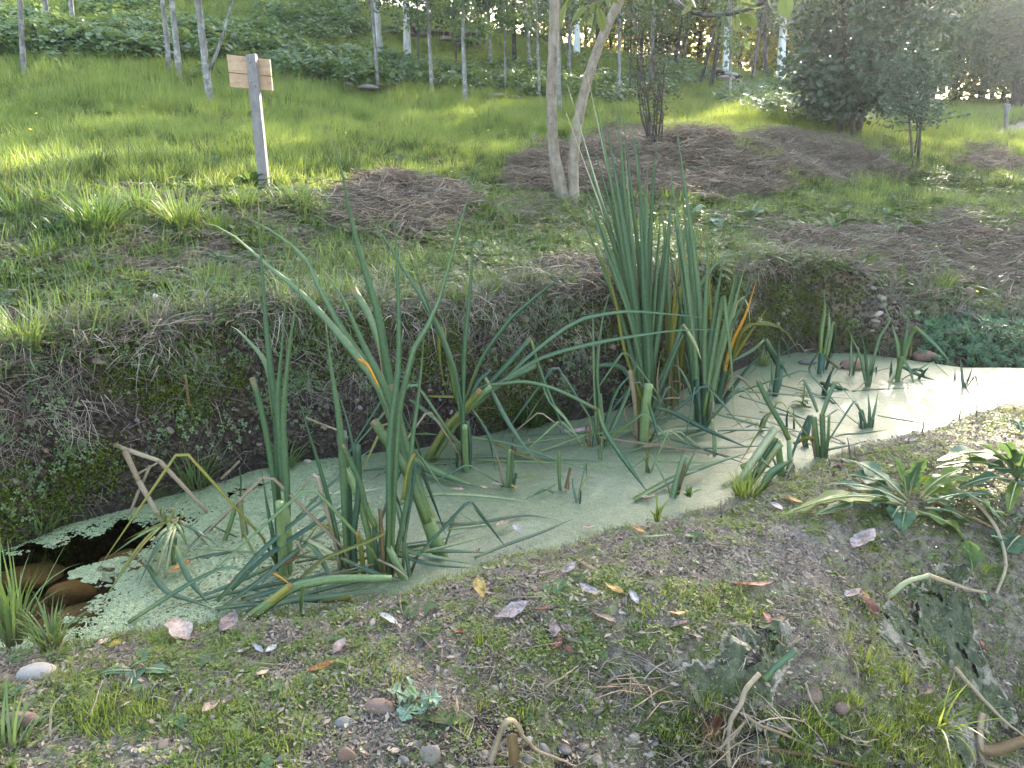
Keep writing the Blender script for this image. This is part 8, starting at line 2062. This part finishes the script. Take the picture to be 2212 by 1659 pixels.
# ------------------------------------------------------------------ dried algae mats draped on the right slope
def algae_mat_m():
    m, nt, out = new_mat('dried_algae')
    vec = obj_vec(nt); n = noise(nt, 24, 6, .7, vec, .6); n2 = noise(nt, 130, 3, .6, vec)
    c = ramp(nt, n, [(.32, (.026, .030, .013)), (.48, (.050, .058, .026)), (.60, (.080, .088, .045)), (.80, (.20, .185, .14))])
    c = mixc(nt, ramp(nt, attr(nt, 'rim'), [(.35, (0, 0, 0)), (.9, (1, 1, 1))]), c, ramp(nt, n2, [(.3, (.16, .12, .085)), (.7, (.40, .33, .25))]))
    p = nd(nt, 'ShaderNodeBsdfPrincipled', {'Base Color': c, 'Roughness': .75, 'Specular IOR Level': .3})
    nt.links.new(bump(nt, mth(nt, 'ADD', n, n2), .7, .01), p.inputs['Normal'])
    nt.links.new(p.outputs[0], out.inputs[0])
    return m
M_ALG = algae_mat_m()
PR_TANG = []
for i in range(4):
    mb = MB()
    for q in range(14):
        a = rng.normal(0, .5); L = rng.uniform(.08, .30); t_ = np.linspace(0, 1, 6)
        C = np.stack([rng.normal(0, .05) + L * (t_ - .5) * math.cos(a) + np.cumsum(rng.normal(0, .008, 6)), rng.normal(0, .05) + L * (t_ - .5) * math.sin(a) + np.cumsum(rng.normal(0, .008, 6)), rng.uniform(0, .02) + .03 * np.sin(np.pi * t_) * rng.uniform(0, 1)], -1)
        strap(mb, C, rng.uniform(.002, .007) * np.linspace(1, .5, 6), np.array([rng.normal(0, .4), -.3, 1]), .3, .4)
    PR_TANG.append(mb.mesh('dead_stalk', [[M_STRAW, M_STRAWD, RB, RBR][i]]))
P, px, py, r, th = ground_pts(2600, .0, .75, 1.15, 3.2, .5, lambda X, Y, px, py, r, th: in_any(px, py, [[(2000, 1240), (2212, 1150), (2300, 1700), (2120, 1700), (2080, 1450)], [(1520, 1560), (1620, 1470), (1660, 1460), (1620, 1660), (1520, 1660)], [(1280, 1450), (1380, 1430), (1400, 1500), (1300, 1520)]], 25) * .30, 'near')
r_ = rots(len(P), .25); r_[:, 2] = rng.normal(-.9, .6, len(P)) + (rng.uniform(0, 1, len(P)) < .25) * 1.8
scatter('tangled_stalks', P, r_, rng.uniform(.6, 1.5, len(P)), PR_TANG, 'tangled dry stalks and shrivelled leaves on the right slope', 'dry stalks')
def algae(poly, label, nu=110, fold=.034, ang=0.6):
    xs = [p[0] for p in poly]; ys = [p[1] for p in poly]
    gx, gy = np.meshgrid(np.linspace(min(xs), max(xs), nu), np.linspace(min(ys), max(ys), nu))
    c0 = G(sum(xs) / len(xs), sum(ys) / len(ys))
    # lay a grid over the ground under the outline
    corners = [G(x, y) for x, y in poly]
    cx = [c[0] for c in corners]; cy = [c[1] for c in corners]
    X, Y = np.meshgrid(np.linspace(min(cx) - .02, max(cx) + .02, nu), np.linspace(min(cy) - .02, max(cy) + .02, nu))
    poly_g = [(a, b) for a, b in zip(cx, cy)]
    d = polydist(X, Y, poly_g) + .10 * (fbm(X * 18, Y * 18, 111, 4) - .5)
    u_ = X * math.cos(ang) + Y * math.sin(ang)
    ridg = np.abs(np.sin(u_ * 30 + 5 * fbm(X * 7, Y * 7, 112, 3))) ** .7 * (0.4 + fbm(X * 6, Y * 6, 113, 2))
    H = Z(X, Y) + .012 + fold * ridg * sstep(0, -.05, d) + .03 * sstep(0, -.12, d) * fbm(X * 5, Y * 5, 114, 2) + .022 * (fbm(X * 36, Y * 36, 115, 3) - .5)
    V = np.stack([X, Y, H], -1).reshape(-1, 3) - c0
    keep = (d < 0) & (fbm(X * 18, Y * 18, 116, 3) < .66)
    i = np.arange(nu - 1)[:, None] * nu; j = np.arange(nu - 1)[None]
    Q = np.stack([i + j, i + j + 1, i + nu + j + 1, i + nu + j], -1)[keep[:-1, :-1]].reshape(-1, 4)
    us = np.unique(Q); mp = np.full(len(V), -1); mp[us] = np.arange(len(us))
    rim = np.clip(sstep(-.022, -.004, d) + .7 * sstep(.60, .70, fbm(X * 12, Y * 12, 117, 4)), 0, 1).reshape(-1)[us]
    o = link('algae_mat', mesh_np('algae_mat', V[us], mp[Q], [M_ALG], {'rim': rim}), loc=c0, label=label, cat='algae mat', group='dried algae mats draped over the right slope')
    md = o.modifiers.new('thickness', 'SOLIDIFY'); md.thickness = .004
    return o
algae([(1540, 1410), (1600, 1350), (1700, 1345), (1730, 1390), (1680, 1470), (1660, 1530), (1590, 1560), (1500, 1540), (1480, 1470)], 'dark green dried algae mat with a pale crusted rim, left one on the right slope', ang=1.1)
algae([(1950, 1280), (2020, 1260), (2090, 1290), (2110, 1380), (2160, 1480), (2200, 1560), (2120, 1560), (2040, 1440), (1970, 1360)], 'long dark algae mat hanging in folds under the pale bent reed', ang=-.5)
algae([(2020, 1235), (2080, 1228), (2100, 1255), (2050, 1265)], 'small dark algae flap behind the pale bent reed', 40)
algae([(2040, 1540), (2130, 1530), (2160, 1660), (2050, 1680)], 'grey-green algae mat at the bottom right corner', ang=.2)
algae([(1575, 1580), (1680, 1570), (1700, 1640), (1580, 1660)], 'small crusted algae mat at the bottom edge right of the wine-red leaf', 50)
algae([(1860, 1300), (1930, 1300), (1990, 1370), (2030, 1450), (1980, 1450), (1900, 1370)], 'thin strip of algae on the slope left of the long folded mat', 50, .012)

# ------------------------------------------------------------------ rosettes and other plants one can single out
L_TOOTH = leaf_mat('toothed_glaucous_leaf', (.062, .115, .060), (.10, .165, .085), .35, .45, .3, mottle=.22, nscale=14)
L_TOOTHY = leaf_mat('toothed_yellow_green_leaf', (.11, .16, .03), (.15, .20, .04), .45, .4, .4, mottle=.2, nscale=14)
L_THIS = leaf_mat('pale_thistle_leaf', (.16, .24, .16), (.21, .30, .20), .3, .5, .3, mottle=.3, nscale=60)
L_MULL = leaf_mat('grey_mullein_leaf', (.13, .18, .14), (.19, .25, .19), .25, .7, .2, mottle=.2, nscale=20)
def leaf_to(parent, origin, x0, y0, x1, y1, w, h0, h1, mat, lobes=.12, arch=.12, wave=.25, seed=0, fold=.15, n=14):
    """a leaf from one photo pixel to another, its ends h0 and h1 above the ground"""
    d0 = ray(x0, y0); g0 = G(x0, y0); p0 = g0 + d0 / d0[2] * h0
    d1 = ray(x1, y1); g1 = G(x1, y1); p1 = g1 + d1 / d1[2] * h1
    if np.linalg.norm(p1 - p0) > .8: p1 = at(x1, y1, p0[1])
    v = p1 - p0; L = np.linalg.norm(v)
    sd = np.cross(v / L, [0, 0, 1.0]); sd /= np.linalg.norm(sd)
    mb = broad_leaf(p0 - origin, v, L, pxm(w, p0), 0.0, mat, side=sd, wave=wave, n=n, lobes=lobes, fold=fold, curl=arch, petiole=.1, seed=seed)
    link('leaf', mb.mesh('leaf', [mat]), parent)
    mb = MB(); Cm = mb_mid(p0 - origin, v, L, arch, sd); tube(mb, Cm, pxm(4.5, p0) / 2 * np.linspace(1.2, .3, len(Cm)), 5); link('midrib', mb.mesh('midrib', [RP]), parent)
def mb_mid(p0, d, L, curl, sd, n=10):
    d = d / L; t = np.linspace(0, .93, n); nrm = np.cross(sd, d)
    return p0 + d * (L * t)[:, None] + nrm * (curl * L * np.sin(np.pi * t))[:, None] + nrm * .002
ro = G(1945, 1085)
big = thing('toothed_rosette', 'big rosette of long toothed grey-green leaves on the near bank at the right', 'rosette plant', ro)
def q3(zx, zy): return 1645.8 + zx / 3.78, 877.8 + zy / 3.78
for i, (a, b, c, d, w, h1, m_) in enumerate([(1180, 760, 640, 420, 58, .16, 0), (1170, 790, 520, 640, 44, .08, 0), (1060, 690, 680, 560, 62, .10, 0), (1180, 740, 1015, 365, 34, .28, 0), (1190, 730, 1345, 425, 46, .24, 0), (1200, 740, 1310, 430, 30, .22, 0), (1290, 740, 1650, 510, 60, .12, 1), (1310, 760, 1720, 565, 64, .08, 1),
                                              (1150, 800, 180, 885, 52, .03, 1), (1100, 800, 430, 890, 54, .02, 0), (1120, 790, 760, 750, 46, .06, 0), (1170, 830, 1140, 1010, 60, .01, 0), (1130, 820, 1060, 920, 50, .02, 0), (1320, 770, 1600, 800, 46, .04, 0), (1350, 790, 1980, 760, 44, .03, 0), (1330, 830, 1720, 960, 40, .02, 0), (1280, 860, 1690, 1100, 56, .01, 1), (1250, 720, 1420, 540, 36, .15, 1)]):
    x0, y0 = q3(a, b); x1, y1 = q3(c, d)
    leaf_to(big, ro, x0, y0, x1, y1, w * .66, .03, h1, [L_TOOTH, L_TOOTHY][m_], .26, .10, .32, i)
r2_ = G(2185, 1010)
ros2 = thing('toothed_rosette', 'second toothed rosette with broad wavy leaves cut by the right edge of the picture', 'rosette plant', r2_)
for i, (a, b, c, d, w, h1, m_) in enumerate([(2080, 570, 1640, 270, 40, .24, 0), (2060, 500, 1930, 290, 46, .26, 0), (2080, 480, 1430, 440, 60, .10, 0), (2100, 560, 1420, 500, 40, .06, 1), (2100, 580, 1850, 510, 70, .08, 0), (2110, 540, 2160, 380, 60, .2, 0), (2080, 600, 2010, 870, 30, .03, 1), (2120, 570, 2250, 480, 60, .12, 0), (2120, 600, 2230, 700, 60, .06, 0), (2090, 620, 1600, 670, 40, .05, 0), (2120, 210, 2070, 110, 26, .1, 0)]):
    x0, y0 = q3(a, b); x1, y1 = q3(c, d)
    leaf_to(ros2, r2_, x0, y0, x1, y1, w * .68, .04, h1, [L_TOOTH, L_TOOTHY][m_], .10, .10, .35, 40 + i)
r3_ = G(2160, 1200)
ros3 = thing('wilted_plant', 'wilting toothed plant with trailing stems on the slope at the right edge', 'weed', r3_)
for i, (a, b, c, d, w, h1, m_) in enumerate([(1990, 980, 1600, 680, 36, .08, 0), (2100, 1060, 1990, 1190, 70, .02, 0), (1700, 1300, 1700, 1100, 44, .10, 0), (1820, 1370, 1920, 1285, 30, .08, 1), (1720, 1390, 1640, 1130, 16, .12, 0), (2050, 940, 2140, 900, 40, .06, 0), (2000, 900, 1850, 860, 30, .04, 1), (2120, 1080, 2200, 1180, 46, .02, 0), (1870, 1060, 1960, 1090, 40, .02, 0), (1780, 1500, 1840, 1650, 30, .0, 0)]):
    x0, y0 = q3(a, b); x1, y1 = q3(c, d); leaf_to(ros3, r3_, x0, y0, x1, y1, w * .85, .02, h1, [L_TOOTH, L_TOOTHY][m_], .08, .08, .3, 60 + i)
def stem_part(parent, origin, pts, w, mat):
    C = np.array([G(x, y) + np.array([0, 0, h]) for x, y, h in pts]) - origin
    mb = MB(); tube(mb, resample(C, 16), pxm(w, origin) / 2 * np.linspace(1, .6, 16), 6); link('stem', mb.mesh('stem', [mat]), parent)
stem_part(ros3, r3_, [(2060, 1075, .05), (2110, 1110, .05), (2150, 1160, .04), (2170, 1230, .03), (2150, 1290, .02)], 9, RB)
stem_part(ros3, r3_, [(1990, 1080, .03), (2060, 1115, .03), (2110, 1135, .03), (2160, 1160, .03)], 8, RBR)
stem_part(ros3, r3_, [(2212, 1140, .06), (2196, 1180, .04), (2180, 1200, .03)], 7, RBR)
t_ = G(893, 1528)
th_pl = thing('thistle', 'small spiny pale blue-green thistle rosette at the bottom of the near bank', 'thistle', t_)
for i, (a, b, c, d, w, h) in enumerate([(470, 1225, 420, 1055, 26, .09), (460, 1220, 310, 1140, 34, .05), (490, 1220, 660, 1190, 36, .04), (470, 1230, 390, 1340, 34, .02), (480, 1230, 520, 1300, 26, .02), (490, 1225, 620, 1250, 26, .02), (470, 1215, 440, 1110, 20, .08)]):
    x0, y0 = T(1, 2, a, b); x1, y1 = T(1, 2, c, d); leaf_to(th_pl, t_, x0, y0, x1, y1, w, .012, h, L_THIS, .55, .08, .5, 80 + i, .1, 22)
w_ = G(286, 1455)
weed = thing('broadleaf_seedling', 'low weed with five smooth oval blue-green leaves in the left of the near bank', 'weed', w_)
for i, (a, b, c, d, w, h, m_) in enumerate([(850, 1000, 965, 945, 20, .05, L_TOOTH), (860, 1020, 640, 1035, 20, .015, L_TOOTH), (900, 1010, 1125, 1025, 26, .015, L_TOOTH), (870, 1010, 880, 1075, 34, .01, L_TOOTH), (860, 1060, 835, 1150, 30, .005, L_TOOTH), (840, 1005, 700, 1000, 16, .02, FL['mauve'])]):
    x0, y0 = T(0, 2, a, b); x1, y1 = T(0, 2, c, d); leaf_to(weed, w_, x0, y0, x1, y1, w, .008, h, m_, 0, .06, .05, 90 + i)
def small_weed(x, y, n, L, w, label, mat=L_DOCK, up=.9, name='leafy_weed', cat='weed', lobes=.05, group=None):
    p = G(x, y); o = thing(name, label, cat, p, group); Lm, wm = pxm(L, p), pxm(w, p)
    for i in range(n):
        az = i * 2.4 + rng.uniform(-.4, .4); el = rng.uniform(.15, up)
        d = np.array([math.cos(az) * math.cos(el), math.sin(az) * math.cos(el), math.sin(el)])
        mb = broad_leaf(np.array([0, 0, .005]), d, Lm * rng.uniform(.65, 1.1), wm * rng.uniform(.7, 1.1), rng.uniform(.1, .5), mat, n=8, lobes=lobes, fold=.25, wave=.15, seed=i)
        link('leaf', mb.mesh('leaf', [mat]), o)
    return o
small_weed(545, 400, 14, 60, 17, 'leafy dock plant just left of the foot of the signpost', L_DOCK, 1.2)
small_weed(615, 415, 8, 40, 16, 'leafy dock plant right behind the foot of the signpost', L_TOOTH, 1.0)
small_weed(510, 290, 12, 34, 9, 'dark rosette in the meadow left of the leaning signpost', L_TOOTH, .9)
small_weed(130, 510, 14, 64, 20, 'broad-leaved dock between the grass tufts at the left', L_TOOTH, 1.2)
small_weed(440, 715, 10, 42, 12, 'upright dock rosette on the lip of the far bank behind the tall left clump', L_DOCK, 1.2)
small_weed(325, 740, 10, 36, 9, 'small rosette hanging on the lip of the far bank at the left', L_TOOTH, .8)
small_weed(215, 750, 9, 38, 11, 'bright leafy plant on the lip of the far bank above the oblong stone', L_DOCK, 1.1)
small_weed(888, 700, 4, 60, 17, 'single tall bright dock leaf growing from the bank behind the big reeds', L_DOCK, 1.4)
small_weed(965, 660, 8, 36, 11, 'grey-green weed on the lip of the bank behind the upright slim reed', L_MULL, .9)
small_weed(600, 590, 9, 34, 16, 'pale woolly rosette on the terrace behind the left reeds', L_MULL, .9)
small_weed(1560, 500, 15, 66, 17, 'grey-green mullein rosette left of the pale log on the terrace', L_MULL, .8, cat='mullein', name='mullein', lobes=.08)
small_weed(1620, 475, 10, 50, 22, 'pale upright mullein rosette behind the pale log', L_MULL, 1.3, cat='mullein', name='mullein')
small_weed(1500, 470, 9, 40, 16, 'pale mullein rosette nearest the tall reeds', L_MULL, 1.0, cat='mullein', name='mullein')
small_weed(1912, 470, 5, 34, 16, 'small upright grey mullein at the thin log of the right terrace', L_MULL, 1.4, cat='mullein', name='mullein')
small_weed(1930, 445, 10, 40, 12, 'green weed behind the thin log of the right terrace', L_DOCK, 1.0)
small_weed(2125, 640, 8, 46, 24, 'grey broad-leaved weed right of the little stone stack', L_MULL, .9)
small_weed(1700, 580, 7, 34, 18, 'grey wilted rosette hanging at the corner of the bank', L_MULL, .6)
small_weed(1800, 500, 10, 44, 13, 'green weed on the right terrace below the log', L_DOCK, 1.1)
small_weed(1500, 1165, 5, 26, 18, 'round pale green leaf shoot at the near edge', L_DOCK, 1.0, lobes=0)
small_weed(1165, 1172, 16, 24, 11, 'little blue-green leafy weed at the near water edge beside the crossing dark leaf', L_TOOTH, 1.0, lobes=.1)
small_weed(560, 1575, 4, 26, 20, 'pale round-leaved seedling at the bottom left of the near bank', L_CLOVER, .8, lobes=0)
small_weed(30, 1508, 5, 30, 17, 'round-leaved seedling by the grey pebbles at the left edge', L_TOOTH, .9, lobes=0)
small_weed(150, 1490, 6, 30, 12, 'leafy seedling right of the long pale oval stone', L_CLOVER, .7, lobes=0)
small_weed(830, 1450, 6, 24, 7, 'thin-leaved seedling above the thistle', L_CLOVER, .9, lobes=0)
small_weed(1968, 1285, 9, 26, 11, 'opposite-leaved seedling standing in front of the pale bent reed', L_TOOTH, 1.2, lobes=0)
small_weed(1790, 1560, 5, 24, 18, 'round seedling in the bright moss at the bottom right', L_CLOVER, .8, lobes=0)
small_weed(2080, 880, 10, 30, 12, 'leafy weed at the right end of the near bank', L_TOOTH, 1.1)
small_weed(1870, 980, 9, 24, 6, 'narrow-leaved green weed behind the toothed rosette', L_DOCK, .9)
# mint-like shoot in the pond
mp_ = onz(1731, 880, 0.0)
mint = thing('mint_plant', 'small leafy mint-like plant rising from the duckweed in the right pond', 'plant', mp_)
mb = MB(); Hm = pxm(62, mp_); tube(mb, np.array([[0, 0, -.05], [0.01, 0, Hm * .5], [0, 0, Hm]]), .006, 6); link('stem', mb.mesh('stem', [RS_]), mint)
for i in range(26):
    h = Hm * (i + 1) / 26; az = (i // 2) * 1.57 + (i % 2) * math.pi + rng.normal(0, .2)
    d = np.array([math.cos(az), math.sin(az), .25]); L = pxm(24, mp_) * (1.15 - .6 * h / Hm)
    q = broad_leaf(np.array([0, 0, h]), d, L, L * .42, .35, L_DOCK, n=6, fold=.2, seed=i); link('leaf', q.mesh('leaf', [L_DOCK]), mint)
# evergreen-looking shrub on the right bank
L_SHRUB = leaf_mat('blue_green_shrub_leaf', (.055, .110, .055), (.10, .175, .085), .3, .45, .35, base=None, mottle=.15)
sh0 = onz(2150, 795, 0.0); sh0 = sh0 + np.array([0, .45, 0]); sh0[2] = zat(sh0[0], sh0[1])
shrub = thing('green_shrub', 'dense low blue-green shrub of whorled shoots on the right bank above the water', 'shrub', sh0)
mb = MB(); sm = MB()
cent = []
for i in range(620):
    x = rng.uniform(1985, 2420); top = np.interp(x, [1985, 2060, 2130, 2250, 2420], [760, 700, 690, 700, 720]); y = rng.uniform(top, 800)
    Yd = sh0[1] + rng.uniform(-.35, .15) + .35 * (800 - y) / 100
    p = at(x, y, Yd) - sh0
    g = zat(p[0] + sh0[0], p[1] + sh0[1]) - sh0[2]
    p[2] = max(p[2], g + .03)
    ax = np.array([rng.normal(0, .35), -.55 + rng.normal(0, .3), .75]); ax /= np.linalg.norm(ax)
    root = np.array([p[0] * .8, .2 + p[1] * .6, min(g, p[2] - .1)])
    tube(sm, np.array([root, p * .6 + root * .4 + [0, 0, -.02], p]), .004, 3, cap=False)
    for k in range(13):
        az = k * 2.4; e1 = np.cross(ax, [1, 0.1, 0]); e1 /= np.linalg.norm(e1); e2 = np.cross(ax, e1)
        el = .15 + .9 * k / 13
        d = (e1 * math.cos(az) + e2 * math.sin(az)) * math.cos(el) + ax * math.sin(el)
        L = .052 * rng.uniform(.8, 1.2); sd = np.cross(d, ax); sd /= np.linalg.norm(sd) + 1e-9
        c = p + ax * .03 * k / 13
        V = np.array([c, c + d * L * .55 + sd * L * .17, c + d * L, c + d * L * .55 - sd * L * .17])
        mb.add(V, [(0, 1, 2, 3)], None, np.full(4, .5))
link('stem', sm.mesh('stem', [M_STRAWD]), shrub); link('foliage', mb.mesh('foliage', [L_SHRUB], smooth=False), shrub)
# ------------------------------------------------------------------ thin morning haze in the air
hm = bpy.data.meshes.new('haze')
x0, x1, y0, y1, z0, z1 = -130, 130, -130, 130, -4.0, 32.0
hm.from_pydata([(x0, y0, z0), (x1, y0, z0), (x1, y1, z0), (x0, y1, z0), (x0, y0, z1), (x1, y0, z1), (x1, y1, z1), (x0, y1, z1)], [], [(3, 2, 1, 0), (4, 5, 6, 7), (0, 1, 5, 4), (1, 2, 6, 5), (2, 3, 7, 6), (3, 0, 4, 7)])
hmat = bpy.data.materials.new('haze'); hmat.use_nodes = True
hmat.node_tree.nodes.clear()
ho = hmat.node_tree.nodes.new('ShaderNodeOutputMaterial'); hv = hmat.node_tree.nodes.new('ShaderNodeVolumePrincipled')
hv.inputs['Color'].default_value = (0.88, 0.92, 1.0, 1)
hv.inputs['Density'].default_value = 0.0006
hv.inputs['Anisotropy'].default_value = 0.75
hmat.node_tree.links.new(hv.outputs[0], ho.inputs['Volume'])
hm.materials.append(hmat)
link('haze', hm, kind='stuff', label='thin pale haze in the air between the trees', cat='haze')
